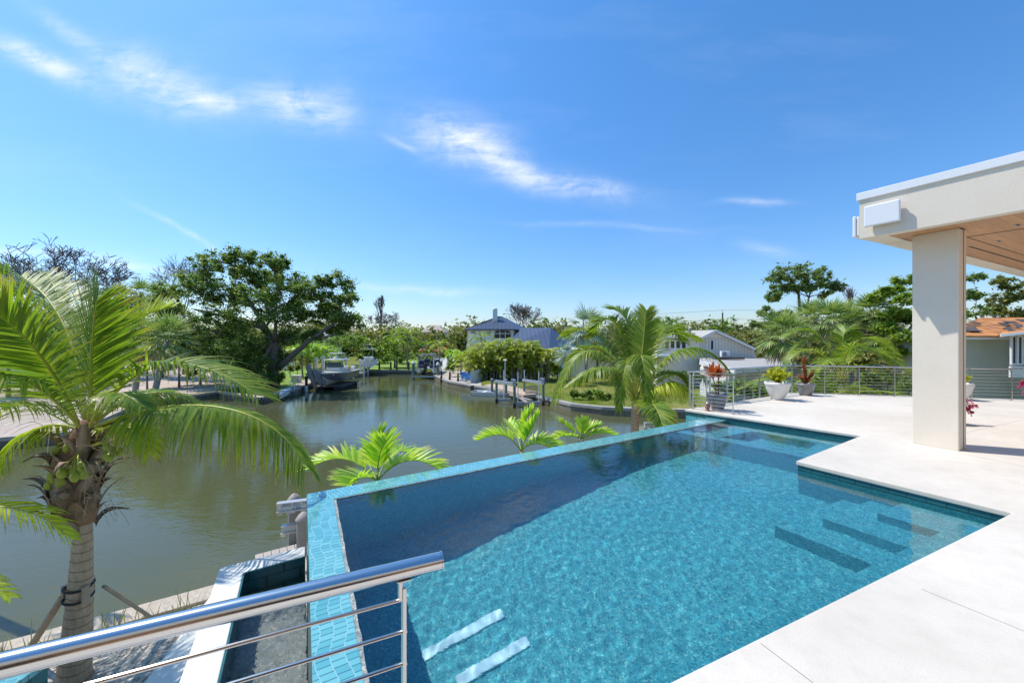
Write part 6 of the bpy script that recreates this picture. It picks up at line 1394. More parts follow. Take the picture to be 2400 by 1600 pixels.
# timber fence at the end of the canal
fe = thing('timber_rail_fence', (gl(888, 866).x, gl(888, 866).y, GZ), 'low dark timber rail fence on the seawall at the far end of the canal', 'fence')
pbr('timber_dark', (0.11, 0.085, 0.06), .9, nscale=5, namt=.3); pbr('timber_brown', (0.22, 0.16, 0.12), .85, nscale=5, namt=.3); pbr('timber_grey', (0.34, 0.30, 0.27), .85, nscale=5, namt=.25); pbr('piling_green', (0.16, 0.22, 0.18), .85, nscale=3, namt=.3); pbr('piling_black', (0.03, 0.022, 0.02), .8, nscale=4, namt=.4)
for px in (889, 916, 930, 958): 
    p = gl(px, 867); mb = MB(); mb.box((p.x, p.y, GZ + .6), (.2, .2, 1.3)); mb.build('post', M_('timber_dark'), fe)
for (x0, x1) in ((889, 916), (930, 958)):
    for z in (.35, 1.0): a = gl(x0, 867); b_ = gl(x1, 867); mb = MB(); mb.bar((a.x, a.y - .12, GZ + z), (b_.x, b_.y - .12, GZ + z), .05, .14); mb.build('rail', M_('timber_dark'), fe)
# utility poles and lines
def upole(px, pt, d, label, arms=True):
    b_ = gb(px, d); top = Q(px, pt, d); r_ = thing('utility_pole', b_, label, 'utility pole'); mb = MB(); mb.tube([b_ - Vector((0, 0, .2)), top], [.17, .12], 10); mb.build('pole', M_('timber_dark'), r_)
    mb = MB(); mb.tube([top, top + Vector((0, 0, .5))], .04, 6); mb.build('insulator', M_('shade_grey'), r_)
    mb = MB(); mb.bar(top + Vector((0, 0, -1.2)), top + Vector((.5, 0, -1.2)), .06, .06); mb.build('arm', M_('timber_dark'), r_); return top
t1 = upole(1693.5, 733, 70, 'dark utility pole with wires behind the white house'); t2 = upole(1367, 748, 80, 'far utility pole showing above the silver palm'); t3 = upole(2330, 700, 42, 'utility pole between the trees right of the column')
def wire(a, b_, label, sag=.4):
    a = Vector(a); b_ = Vector(b_); m_ = a.lerp(b_, .5) - Vector((0, 0, sag)); mb = MB(); mb.tube(bez([a, m_, b_], 12), .022, 4); tag(mb.build('power_line', M_('black_gap')), label, 'wire', 'wires strung between the utility poles')
for dz in (.5, -1.15, -2.6):
    nm = {.5: 'top', -1.15: 'middle', -2.6: 'lowest'}[dz]
    wire(t1 + Vector((0, 0, dz)), t2 + Vector((0, 0, dz + .2)), nm + ' wire from the dark pole leftwards over the white house'); wire(t1 + Vector((0, 0, dz)), t1 + Vector((28, -4, dz + .3)), nm + ' wire from the dark pole rightwards to the pines')
# ================================================================= BOATS, DOCKS, PILES
pbr('hull_grey', (0.09, 0.10, 0.13), .25, coat=.6); pbr('hull_white', (0.86, 0.84, 0.80), .3, coat=.4); pbr('boat_black', (0.02, 0.02, 0.025), .3); pbr('navy', (0.035, 0.045, 0.09), .6); pbr('windshield', (0.10, 0.16, 0.16), .05); pbr('seat_cream', (0.6, 0.57, 0.5), .6)
pbr('cap_taupe', (0.42, 0.36, 0.32), .7, nscale=5, namt=.15); pbr('pile_wrap', (0.38, 0.34, 0.30), .75, nscale=3, namt=.15)
def hullmesh(L, B, H, n=14):
    """returns bottom (white) and topsides (grey) MBs, bow at +x, keel z=0"""
    rows = []
    for i in range(n + 1):
        s = i / n; x = -L / 2 + L * s; hw = B / 2 * (1 if s < .5 else max(0.02, 1 - ((s - .5) / .5) ** 2.3)); ch = hw * (.86 if s < .5 else .86 - .45 * (s - .5) / .5)
        kz = 0 if s < .72 else (H * .95) * ((s - .72) / .28) ** 2.2; cz = H * .33 + (kz * .55); gz_ = H * (1.0 + .16 * s ** 2); cz = min(cz, gz_ - .15); rows.append((x, hw, ch, kz, cz, gz_))
    bot = MB(); top = MB(); dk = MB()
    for (x, hw, ch, kz, cz, g_) in rows:
        bot.v += [(x, -ch, cz), (x, 0, min(kz, cz)), (x, ch, cz)]; top.v += [(x, -hw, g_), (x, -ch, cz), (x, ch, cz), (x, hw, g_)]
    for i in range(n):
        a, b_ = 3 * i, 3 * i + 3; bot.f += [(a, b_, b_ + 1, a + 1), (a + 1, b_ + 1, b_ + 2, a + 2)]
        a, b_ = 4 * i, 4 * i + 4; top.f += [(a, b_, b_ + 1, a + 1), (a + 2, b_ + 2, b_ + 3, a + 3)]
    bot.f += [(0, 1, 2)]; top.f += [(0, 1, 2, 3)]
    ov = [(x, s_ * (hw + .03), g_) for s_ in (-1, 1) for (x, hw, ch, kz, cz, g_) in (rows if s_ < 0 else rows[::-1])]
    iv = [(x, s_ * max(.01, hw - .22), g_ + .02) for s_ in (-1, 1) for (x, hw, ch, kz, cz, g_) in (rows if s_ < 0 else rows[::-1])]
    k = len(ov); dk.v = ov + iv + [(x, y, z - .14) for x, y, z in ov]; dk.f = [(i, (i + 1) % k, k + (i + 1) % k, k + i) for i in range(k)] + [(2 * k + i, 2 * k + (i + 1) % k, (i + 1) % k, i) for i in range(k)]
    sole = MB(); sv = [(x, s_ * max(.01, hw - .2), H * .72) for s_ in (-1, 1) for (x, hw, ch, kz, cz, g_) in (rows if s_ < 0 else rows[::-1])]
    sole.v = sv; sole.f = [tuple(range(len(sv)))]
    return bot, top, dk, sole
def fix_rot(r_, loc, rz): r_.location = loc; r_.rotation_euler = (0, 0, rz)
def center_console(label, L=7.8, B=2.6, H=1.5, hullm='hull_grey', tower=True, motor='hull_white'):
    r_ = thing('motor_boat', (0, 0, 0), label, 'boat'); bot, top, dk, sole = hullmesh(L, B, H)
    bot.build('hull_bottom', M_('hull_white'), r_, smooth=False); top.build('hull_side', M_(hullm), r_, autos=30); dk.build('gunwale', M_('hull_white'), r_, autos=30); sole.build('deck', M_('hull_white'), r_)
    mb = MB(); mb.box((L * .27, 0, H * .98), (1.5, B * .5, .35)); mb.build('bow_seat', M_('seat_cream'), r_, bevel=.06)
    mb = MB(); mb.box((.35, 0, H * .72 + .55), (1.5, 1.35, 1.1)); c_ = mb.build('console', M_('hull_white'), r_, bevel=.08)
    mb = MB(); mb.add([(1.05, -.75, H * .72 + 1.1), (1.05, .75, H * .72 + 1.1), (.65, .68, H * .72 + 1.75), (.65, -.68, H * .72 + 1.75), (.0, -.75, H * .72 + 1.1), (.0, .75, H * .72 + 1.1)], [(0, 1, 2, 3), (0, 3, 4), (1, 5, 2)]); mb.build('windshield', M_('windshield'), c_)
    for sx, sy in ((.75, -.7), (.75, .7), (-.7, -.7), (-.7, .7)): mb = MB(); mb.tube([(sx, sy, H * .72), (sx * .85, sy * 1.0, H * .72 + 2.05)], .035, 8); mb.build('top_post', M_('alu'), r_)
    mb = MB(); mb.box((0.0, 0, H * .72 + 2.1), (2.4, 1.95, .1)); mb.build('hard_top', M_('hull_white'), r_, bevel=.05)
    if tower:
        mb = MB(); mb.box((-.1, 0, H * .72 + 2.95), (1.1, 1.3, .07)); mb.build('upper_top', M_('hull_white'), r_, bevel=.03)
        for sx, sy in ((.35, -.55), (.35, .55), (-.55, -.55), (-.55, .55)): mb = MB(); mb.tube([(sx, sy, H * .72 + 2.12), (sx, sy, H * .72 + 2.92)], .022, 6); mb.build('tower_post', M_('alu'), r_)
        mb = MB(); mb.lathe((.45, 0, H * .72 + 2.15), [(.2, 0), (.22, .15), (.14, .3), (.01, .33)], 14, caps=False); mb.build('radar_dome', M_('hull_white'), r_, smooth=True)
    mb = MB(); mb.box((-1.35, 0, H * .72 + .45), (.55, 1.1, .9)); mb.build('leaning_post', M_('seat_cream'), r_, bevel=.08)
    for sy in (-.42, .42):
        mb = MB(); mb.box((-L / 2 - .32, sy, H * .9 + .3), (.62, .42, .62)); mo = mb.build('outboard', M_(motor), r_, bevel=.12, bseg=4); mb = MB(); mb.box((-L / 2 - .25, sy, H * .35), (.22, .12, 1.0)); mb.tube([(-L / 2 - .5, sy, H * .02), (-L / 2 - .1, sy, H * .02)], .09, 8); mb.build('lower_unit', M_(motor), mo, bevel=.02)
    mb = MB()
    for sy in (-1, 1): mb.tube(bez([(L * .12, sy * B * .42, H * 1.03), (L * .3, sy * B * .42, H * 1.12 + .35), (L * .46, sy * .12, H * 1.15 + .45)], 8), .02, 6)
    mb.build('bow_rail', M_('alu'), r_); return r_
b1 = center_console('grey and white centre console boat lifted clear of the water, bow towards us'); p = Q(768, 900, 38.8); fix_rot(b1, (p.x + .2, p.y + 1.6, CW + .5), radians(-84)); b1.scale = (1, 1, .76)
b2 = center_console('white fishing boat on a lift farther back, stern towards us', 7.0, 2.4, 1.35, 'hull_white', tower=True); p = Q(842, 872, 54); fix_rot(b2, (p.x + .2, p.y + 2.5, CW + 1.2), radians(114)); b2.scale = (1, 1, .8)
# lift platform for boat one
pf = thing('boat_lift', (Q(790, 912, 42).x, 43, CW), 'low dark floating lift with pale curved guide arms under the grey boat', 'boat lift')
c_ = Q(772, 905, 38.8)
for k in (-1, 1): mb = MB(); mb.box((c_.x + k * .9 + .2, c_.y + 1.4, CW + .14), (.8, 5.2, .34), radians(6)); mb.build('float', M_('piling_black'), pf, bevel=.08)
mb = MB(); mb.box((c_.x + .2, c_.y + 1.4, CW + .36), (2.9, 5.2, .07), radians(6)); mb.build('platform', M_('timber_dark'), pf)
for (x0, y0, x1, y1, x2, y2) in ((722, 856, 732, 890, 742, 912), (738, 866, 745, 890, 756, 905), (748, 868, 750, 888, 765, 903)):
    mb = MB(); mb.tube(bez([Q(x0, y0, 37.4), Q(x1, y1, 37.2), Q(x2, y2, 37.6)], 8), [.24, .26, .26, .25, .24, .22, .2, .17, .13], 8); mb.build('guide_arm', M_('timber_grey'), pf, smooth=True)
for px, yt in ((739, 837), (742.5, 837), (755.5, 835), (759, 834)): mb = MB(); a = Q(px, yt, 41.5); mb.tube([(a.x, a.y, CW - .3), (a.x, a.y, a.z)], .09, 8); mb.build('guide_post', M_('trim_white'), pf)
pf2 = thing('boat_lift', (Q(842, 872, 54).x, 54, CW), 'pole lift holding the white fishing boat', 'boat lift')
for px, yt, dd in ((811, 835, 51), (844, 843, 52.5), (853, 846, 52), (862, 850, 55)): mb = MB(); a = Q(px, yt, dd); mb.tube([(a.x, a.y, CW - .3), (a.x, a.y, a.z)], .13, 8); mb.build('pile', M_('trim_white'), pf2)
a = Q(842, 874, 55); mb = MB(); mb.box((a.x, a.y + 1, CW + 1.3), (3.0, .2, .25)); mb.box((a.x, a.y + 4, CW + 1.3), (3.0, .2, .25)); mb.build('cradle', M_('galv'), pf2)
# pontoon boat on its lift
def pontoon():
    r_ = thing('pontoon_boat', (0, 0, 0), 'dark pontoon boat with a canopy frame raised on a lift, outboard towards us', 'boat'); L, B = 6.2, 2.5
    for sy in (-.9, .9): mb = MB(); mb.tube([(-L / 2, sy, .35), (L / 2 - .7, sy, .35), (L / 2, sy, .55)], [.32, .32, .05], 14); mb.build('pontoon', M_('alu'), r_, smooth=True)
    mb = MB(); mb.box((0, 0, .74), (L, B, .12)); mb.build('deck', M_('alu'), r_)
    for sy in (-1, 1): mb = MB(); mb.box((.2, sy * 1.2, 1.15), (L - .8, .05, .65)); mb.build('fence_panel', M_('navy'), r_)
    for x, sy in ((-2.2, -.75), (-2.2, .75), (.2, -.8), (1.6, .8)): mb = MB(); mb.box((x, sy, 1.0), (.9, .8, .4)); s_ = mb.build('seat', M_('navy'), r_, bevel=.06); mb = MB(); mb.box((x + .35, sy, 1.45), (.18, .8, .65)); mb.build('seat_back', M_('navy'), s_, bevel=.06)
    mb = MB()
    for x in (-1.9, .9): mb.tube(bez([(x, -1.2, .8), (x, -1.25, 3.2), (x, 1.25, 3.2), (x, 1.2, .8)], 14), .03, 6)
    mb.build('canopy_frame', M_('alu'), r_)
    mb = MB(); mb.tube(bez([(-1.95, -1.15, 2.35), (-1.95, 0, 2.85), (-1.95, 1.15, 2.35)], 10), .07, 8); mb.build('folded_canopy', M_('shade_grey'), r_, smooth=True)
    mb = MB(); mb.box((-L / 2 - .35, 0, 1.15), (.5, .42, .75)); mo = mb.build('outboard', M_('boat_black'), r_, bevel=.12, bseg=4); mb = MB(); mb.box((-L / 2 - .3, 0, .45), (.25, .14, .8)); mb.build('lower_unit', M_('boat_black'), mo, bevel=.02)
    pbr('neon', (.55, .75, .03), .5)
    for sy in (-.5, .5): mb = MB(); mb.box((-L / 2 - .03, sy, .62), (.06, .34, .22)); mb.build('rear_step', M_('neon'), r_)
    return r_
pt_ = pontoon(); p = Q(996, 884, 49.0); fix_rot(pt_, (p.x, p.y + 3.2, CW + .55), radians(92))
pl2 = thing('boat_lift', (Q(996, 889, 53).x, 53, CW), 'lift with greenish piles and cross beam under the pontoon boat', 'boat lift')
for px, yt, mt_ in ((969, 852, 'piling_green'), (1026, 855, 'piling_green')):
    a = Q(px, yt, 48.6); mb = MB(); mb.tube([(a.x, a.y, CW - .3), (a.x, a.y, a.z)], .19, 12); pi_ = mb.build('pile', M_(mt_), pl2); mb = MB(); mb.lathe((a.x, a.y, a.z), [(.24, 0), (.2, .15), (.02, .4)], 12); mb.build('pile_cap', M_('trim_white'), pi_)
a = Q(966, 882, 48.5); b_ = Q(1028, 882, 48.5); mb = MB(); mb.bar((a.x, 48.4, a.z), (b_.x, 48.4, a.z), .2, .22); mb.build('beam', M_('galv'), pl2)
for px in (979, 1016.5): a = Q(px, 836, 48.8); mb = MB(); mb.tube([(a.x, a.y, CW + .8), (a.x, a.y, a.z)], .07, 8); mb.build('guide_post', M_('trim_white'), pl2)
# dark mooring piles
for px, yt, yb, lab in ((1034.5, 868, 897, 'dark mooring pile nearest the pontoon boat'), (1054, 871, 900.5, 'middle dark mooring pile by the pale patio'), (1073.5, 874, 904, 'dark mooring pile nearest the blue chairs')):
    g_ = G(px, yb, CW); z_ = Q(px, yt, g_.y).z; r_ = thing('mooring_pile', (g_.x, g_.y, CW), lab, 'pile', 'dark mooring piles'); mb = MB(); mb.tube([(g_.x, g_.y, CW - .3), (g_.x, g_.y, (CW + z_) / 2), (g_.x, g_.y, z_)], [.10, .09, .08], 10); mb.build('shaft', M_('piling_black'), r_); mb = MB(); mb.tube([(g_.x, g_.y, CW - .2), (g_.x, g_.y, CW + .75)], .125, 10); mb.build('wrap', M_('piling_black'), r_)
# white wall, blue chairs, ball shrub, table
wa = gl(1103, 898); wb_ = gl(1122, 892); wc = gl(1112, 878)
mb = MB(); mb.prism([(wa.x, wa.y), (wb_.x, wb_.y), (wb_.x + .6, wb_.y + 5), (wa.x + 1.4, wa.y + 6)], GZ, GZ + 1.25); tag(mb.build('white_wall', M_('wall_cool'), bevel=.02), 'white block wall between the blue chairs and the palm clump', 'wall')
pbr('chair_blue', (0.03, 0.22, 0.52), .5)
def adirondack(label):
    r_ = thing('patio_chair', (0, 0, 0), label, 'chair', 'blue patio chairs')
    for k in range(5): mb = MB(); mb.box((-.24 + k * .12, .30, .62), (.1, .025, .75), 0, Matrix.Rotation(radians(-24), 3, 'X')); mb.build('back_slat', M_('chair_blue'), r_)
    mb = MB(); mb.box((0, 0, .33), (.56, .55, .03), 0, Matrix.Rotation(radians(-12), 3, 'X')); mb.build('seat', M_('chair_blue'), r_)
    for s_ in (-1, 1):
        mb = MB(); mb.box((s_ * .33, -.02, .56), (.12, .72, .025)); mb.build('armrest', M_('chair_blue'), r_); mb = MB(); mb.box((s_ * .31, -.28, .28), (.03, .08, .56)); mb.build('leg', M_('chair_blue'), r_); mb = MB(); mb.bar((s_ * .31, -.25, .3), (s_ * .31, .5, .05), .03, .1); mb.build('leg', M_('chair_blue'), r_)
    return r_
ch1 = adirondack('blue patio chair on the left, facing the canal'); p = gl(1088.5, 893); fix_rot(ch1, (p.x, p.y, GZ + .01), .5)
ch2 = adirondack('blue patio chair on the right, next to the white wall'); p = gl(1098, 896.5); fix_rot(ch2, (p.x, p.y, GZ + .01), .35)
bc = Q(1057, 857, 47); bs = tree('ball_shrub', gb(1057, 47), bc - Vector((0, 0, .6)), [(bc, .75)], 'bright ball-shaped shrub on a short stem by the patio', 'shrub', leaf=.15, per=1600, sub=14, mat='leaf_bright', tr=.05, seed=9, flat=1.0, subr=.45)
tb = gl(1083, 872); tr_ = thing('bar_table', (tb.x, tb.y, GZ), 'tan rattan bar table on the far patio', 'table'); mb = MB(); mb.box((tb.x, tb.y, GZ + 1.0), (1.3, .9, .06)); mb.build('tabletop', M_('sand_lot'), tr_)
for sx in (-.55, .55):
    for sy in (-.35, .35): mb = MB(); mb.box((tb.x + sx, tb.y + sy, GZ + .49), (.07, .07, .97)); mb.build('leg', M_('timber_grey'), tr_)
# left bank items
def dockslab(pts, z0, z1, mat, name, label, cat='dock', planks=None, posts=None):
    r_ = thing(name, (pts[0].x, pts[0].y, z0), label, cat); mb = MB(); mb.prism([(p.x, p.y) for p in pts], z0, z1); mb.build('deck_boards', M_(mat), r_)
    for p in posts or []: mb = MB(); mb.tube([(p.x, p.y, CW - .3), (p.x, p.y, z0)], .12, 8); mb.build('post', M_('timber_dark'), r_)
    return r_
dz_ = [gl(690, 905), gl(716, 904), gl(741, 893), gl(752, 884), gl(735, 884), gl(700, 896)]
dockslab(dz_, GZ - .05, GZ + .08, 'sand_lot', 'timber_dock', 'brown timber dock along the small lawn beside the lifted boat', posts=[gl(712, 905), gl(727, 901), gl(741, 894)])
cb = gl(695, 898); mb = MB(); mb.box((cb.x, cb.y, GZ + .42), (.80, .5, .68)); r_ = thing('dock_box', (cb.x, cb.y, GZ + .08), 'white storage box standing on the brown dock', 'box'); o_ = mb.build('body', M_('trim_white'), r_, bevel=.03); mb = MB(); mb.box((cb.x, cb.y, GZ + .80), (.88, .58, .07)); mb.build('lid', M_('trim_white'), r_, bevel=.02)
pbs = [gl(655, 927), gl(683, 913), gl(683, 908), gl(655, 917)]
mb = MB(); mb.prism([(p.x, p.y) for p in pbs], CW + .2, GZ + .1); tag(mb.build('concrete_landing', M_('wall_cool'), bevel=.03), 'white concrete landing step at the corner of the left seawall', 'landing')
lad = thing('dock_ladder', (gl(686, 911).x, gl(686, 911).y, GZ), 'steel ladder with hoop handles at the end of the brown dock', 'ladder'); L_ = gl(686, 912)
for k in (-.22, .22): mb = MB(); mb.tube(bez([(L_.x + k, L_.y + .5, GZ + .05), (L_.x + k, L_.y + .5, GZ + 1.3), (L_.x + k, L_.y - .1, GZ + 1.2), (L_.x + k, L_.y - .12, CW)], 14), .03, 6); mb.build('side_rail', M_('alu'), lad, smooth=True)
for k in range(4): mb = MB(); z = CW + .2 + k * .25; mb.tube([(L_.x - .22, L_.y - .12, z), (L_.x + .22, L_.y - .12, z)], .02, 6); mb.build('rung', M_('alu'), lad)
q = G(718, 917, CW); r_ = thing('mooring_pile', (q.x, q.y, CW), 'black capped mooring pile at the corner of the brown dock', 'pile'); zt = Q(718, 882, q.y).z; mb = MB(); mb.tube([(q.x, q.y, CW - .3), (q.x, q.y, zt)], .13, 10); mb.build('shaft', M_('piling_black'), r_); mb = MB(); mb.tube([(q.x, q.y, CW - .3), (q.x, q.y, CW + .55)], .15, 10); mb.build('sleeve', M_('trim_white'), r_)
for i, (px, py, mt_, lab) in enumerate(((680, 868, 'leaf_olive', 'golden shrub behind the small lawn'), (697, 868, 'leaf_olive', 'low golden shrub right of the larger one'), (726, 884, 'leaf_oak', 'small shrub at the foot of the bright palms'))): bush(px, py - 8, 46, 12, lab, mt_, 300 + i, per=700, leaf=.16, n=3)
# right bank lift
lf = thing('boat_lift', (Q(1215, 950, 31).x, 31.5, CW), 'empty boat lift with four grey-green piles, metal beams and upright guide poles', 'boat lift')
piles = {'a': (1163.8, 897, 945, .10), 'b': (1205.7, 904, 956, .105), 'c': (1228.6, 894, 934, .10), 'd': (1273.4, 901, 950, .10)}; PP = {}
for k, (px, yt, yb, r) in piles.items():
    g_ = G(px, yb, CW); z_ = Q(px, yt, g_.y).z; PP[k] = Vector((g_.x, g_.y, z_)); mb = MB(); mb.tube([(g_.x, g_.y, CW - .3), (g_.x, g_.y, z_)], r, 12); po = mb.build('pile', M_('piling_green'), lf); mb = MB(); mb.tube([(g_.x, g_.y, CW - .2), (g_.x, g_.y, CW + .35)], r + .012, 12); mb.build('tide_mark', M_('piling_black'), po)
for a, b_ in (('a', 'b'), ('c', 'd')):
    A_, B_ = PP[a], PP[b_]; dd = (B_ - A_).normalized(); mb = MB()
    for s_ in (-.08, .08): n_ = Vector((-dd.y, dd.x, 0)).normalized() * s_; mb.bar(A_ - dd * .2 + n_ + Vector((0, 0, .10)), B_ + dd * .25 + n_ + Vector((0, 0, .10)), .04, .15)
    mb.bar(A_ - dd * .2 + Vector((0, 0, .2)), B_ + dd * .25 + Vector((0, 0, .2)), .20, .03); bm_ = mb.build('top_beam', M_('galv'), lf)
    mb = MB(); mb.tube([B_ + Vector((0, -.2, .35)), B_ + Vector((0, .2, .35))], .11, 14); mb.box(B_ + Vector((-.12, 0, .38)), (.25, .2, .22)); mb.build('winch', M_('galv'), bm_, bevel=.02)
for px, yt, yb in ((1181, 868, 937), (1214, 872, 944), (1229, 866, 930), (1263, 870, 943)):
    g_ = G(px, yb, CW + .15); z_ = Q(px, yt, g_.y).z; mb = MB(); mb.tube([(g_.x, g_.y, CW + .15), (g_.x, g_.y, z_)], .036, 8); mb.build('guide_pole', M_('trim_white'), lf)
for (x0, y0, x1, y1) in ((1166, 938, 1196, 937), (1208, 946, 1267, 944), (1168, 926, 1225, 925)):
    mb = MB(); mb.bar(G(x0, y0, CW + .2), G(x1, y1, CW + .2), .12, .26); mb.build('cradle_beam', M_('galv'), lf)
for (x0, y0, x1, y1) in ((1195, 925, 1246, 938), (1215, 929, 1236, 944)):
    mb = MB(); mb.bar(G(x0, y0, CW + .4), G(x1, y1, CW + .4), .2, .1); mb.build('bunk', M_('timber_grey'), lf)
dk_ = [gl(1134, 905), gl(1152, 901.5), gl(1190, 906), gl(1263, 921), gl(1262, 927), gl(1226, 929), gl(1190, 918)]
dkz = dockslab(dk_, GZ - .12, GZ + .12, 'timber_tan' if 'timber_tan' in MATS else (pbr('timber_tan', (0.50, 0.38, 0.28), .85, nscale=5, namt=.2) and 'timber_tan'), 'timber_dock', 'tan timber dock beside the empty boat lift', posts=[gl(1226, 929), gl(1262, 927), gl(1200, 921)])
for px, yt, yb, lab in ((1153, 888, 917, 'grey-green dock post left of the light pole'), (1186, 890, 921, 'grey-green dock post right of the light pole')):
    g_ = G(px, yb, GZ + .12); z_ = Q(px, yt, g_.y).z; r_ = thing('dock_post', (g_.x, g_.y, GZ), lab, 'post'); mb = MB(); mb.tube([(g_.x, g_.y, GZ + .1), (g_.x, g_.y, z_)], .10, 10); mb.build('shaft', M_('piling_green'), r_); mb = MB(); mb.tube([(g_.x, g_.y, z_), (g_.x, g_.y, z_ + .03)], .11, 10); mb.build('cap', M_('trim_white'), r_)
g_ = G(1184, 912, GZ); z_ = Q(1183, 846, g_.y).z; r_ = thing('lamp_post', (g_.x, g_.y, GZ), 'tall thin dock lamp post in front of the palm clump', 'lamp post'); mb = MB(); mb.tube([(g_.x, g_.y, GZ + .1), (g_.x, g_.y, z_)], .06, 8); mb.build('pole', M_('galv'), r_); mb = MB(); mb.lathe((g_.x, g_.y, z_), [(.08, 0), (.17, .06), (.19, .12), (.05, .17)], 12); mb.build('lamp_head', M_('trim_white'), r_)
gr = thing('dock_gate', (gl(1232, 924).x, gl(1232, 924).y, GZ + .12), 'slatted timber railing at the end of the tan dock', 'railing'); a = G(1231.5, 924.5, GZ + .12); b_ = G(1262, 922.5, GZ + .12)
for z in (.1, .62, .66): 
    if z != .62: mb = MB(); mb.bar(a + Vector((0, 0, z)), b_ + Vector((0, 0, z)), .05, .06); mb.build('rail', M_('timber_tan'), gr)
for k in range(14): p = a.lerp(b_, k / 13); mb = MB(); mb.box(p + Vector((0, 0, .36)), (.045, .045, .6)); mb.build('baluster', M_('timber_tan'), gr)
# jon boat
def skiff():
    r_ = thing('skiff', (0, 0, 0), 'small pale grey skiff with an outboard moored behind the empty lift', 'boat'); L, B, H = 3.9, 1.35, .45; out = MB(); n = 8; rows = []
    for i in range(n + 1):
        s = i / n; x = -L / 2 + L * s; hw = B / 2 * (1 if s < .55 else 1 - .42 * ((s - .55) / .45) ** 1.5); kz = 0 if s < .7 else .3 * ((s - .7) / .3) ** 1.6; rows.append((x, hw, kz))
    for x, hw, kz in rows: out.v += [(x, -hw, H), (x, -hw * .8, kz), (x, hw * .8, kz), (x, hw, H), (x, hw - .05, H), (x, hw * .8 - .05, kz + .06), (x, -hw * .8 + .05, kz + .06), (x, -hw + .05, H)]
    for i in range(n):
        a = 8 * i; b_ = a + 8
        for k in range(8): out.f.append((a + k, b_ + k, b_ + (k + 1) % 8, a + (k + 1) % 8))
    out.f += [tuple(range(8))[::-1], tuple(8 * n + k for k in range(8))]
    out.build('hull', M_('wall_cool'), r_, autos=30)
    mb = MB(); mb.add([(-L / 2, -.64, .05), (-L / 2, .64, .05), (-L / 2, .64, H + .03), (-L / 2, -.64, H + .03), (-L / 2 + .06, -.64, .05), (-L / 2 + .06, .64, .05), (-L / 2 + .06, .64, H + .03), (-L / 2 + .06, -.64, H + .03)], [(3, 2, 1, 0), (4, 5, 6, 7), (3, 7, 6, 2), (0, 3, 7, 4)[::-1], (1, 2, 6, 5)[::-1]]); mb.build('transom', M_('galv'), r_)
    for x in (-.9, .3, 1.2): mb = MB(); mb.box((x, 0, H - .08), (.3, 1.15, .05)); mb.build('thwart', M_('wall_cool'), r_)
    mb = MB(); mb.box((-L / 2 - .1, 0, .72), (.3, .26, .42)); mo = mb.build('outboard', M_('boat_black'), r_, bevel=.07, bseg=3); mb = MB(); mb.box((-L / 2 - .1, 0, .2), (.14, .08, .7)); mb.build('lower_unit', M_('boat_black'), mo); return r_
sk = skiff(); p = G(1160, 929, CW); fix_rot(sk, (p.x - .1, p.y + .6, CW - .08), radians(-14))
# lift piles and beams at our own bank, with the writing
def pile(px, yt, yb_z, d, r, label, group=None):
    c_ = Q(px, yt, d); r_ = thing('dock_pile', (c_.x, c_.y, yb_z), label, 'pile', group); cone = r * 1.15
    mb = MB(); mb.tube([(c_.x, c_.y, yb_z - .2), (c_.x, c_.y, c_.z - cone)], r, 18); mb.build('shaft', M_('pile_wrap'), r_, autos=40)
    mb = MB(); mb.lathe((c_.x, c_.y, c_.z - cone), [(r * 1.16, -.02), (r * 1.18, 0.0), (r * .75, cone * .55), (r * .25, cone * .93), (0.005, cone)], 20, caps=False); mb.build('pile_cap', M_('cap_taupe'), r_, smooth=True); return c_
cpa = pile(689.5, 1155, CW, 9.0, .125, 'taupe capped pile carrying the lettered lift beam below the pool corner'); cpb = pile(711, 1198, CW, 8.5, .135, 'taupe capped pile half hidden by the turquoise pool edge')
pbr('letter_blue', (0.04, 0.16, 0.42), .5)
def text_mesh(body, size, name, mat, parent, origin, xdir, zdir=Vector((0, 0, 1)), shear=0.0):
    cu_ = bpy.data.curves.new('txt', 'FONT'); cu_.body = body; cu_.size = size; cu_.extrude = 0.002; cu_.align_x = 'CENTER'; cu_.shear = shear
    o_ = bpy.data.objects.new('txt', cu_); COL.objects.link(o_); dg = bpy.context.evaluated_depsgraph_get(); me = bpy.data.meshes.new_from_object(o_.evaluated_get(dg)); bpy.data.objects.remove(o_)
    yd = zdir.cross(xdir); R3 = Matrix((xdir, zdir, xdir.cross(zdir))).transposed(); off_ = Vector((0, 0, 0)); p = parent
    while p is not None: off_ += p.location; p = p.parent
    for v in me.vertices: v.co = R3 @ v.co + origin - off_
    me.materials.clear(); me.materials.append(M_(mat)); ob_ = bpy.data.objects.new(name, me); COL.objects.link(ob_); ob_.parent = parent; return ob_
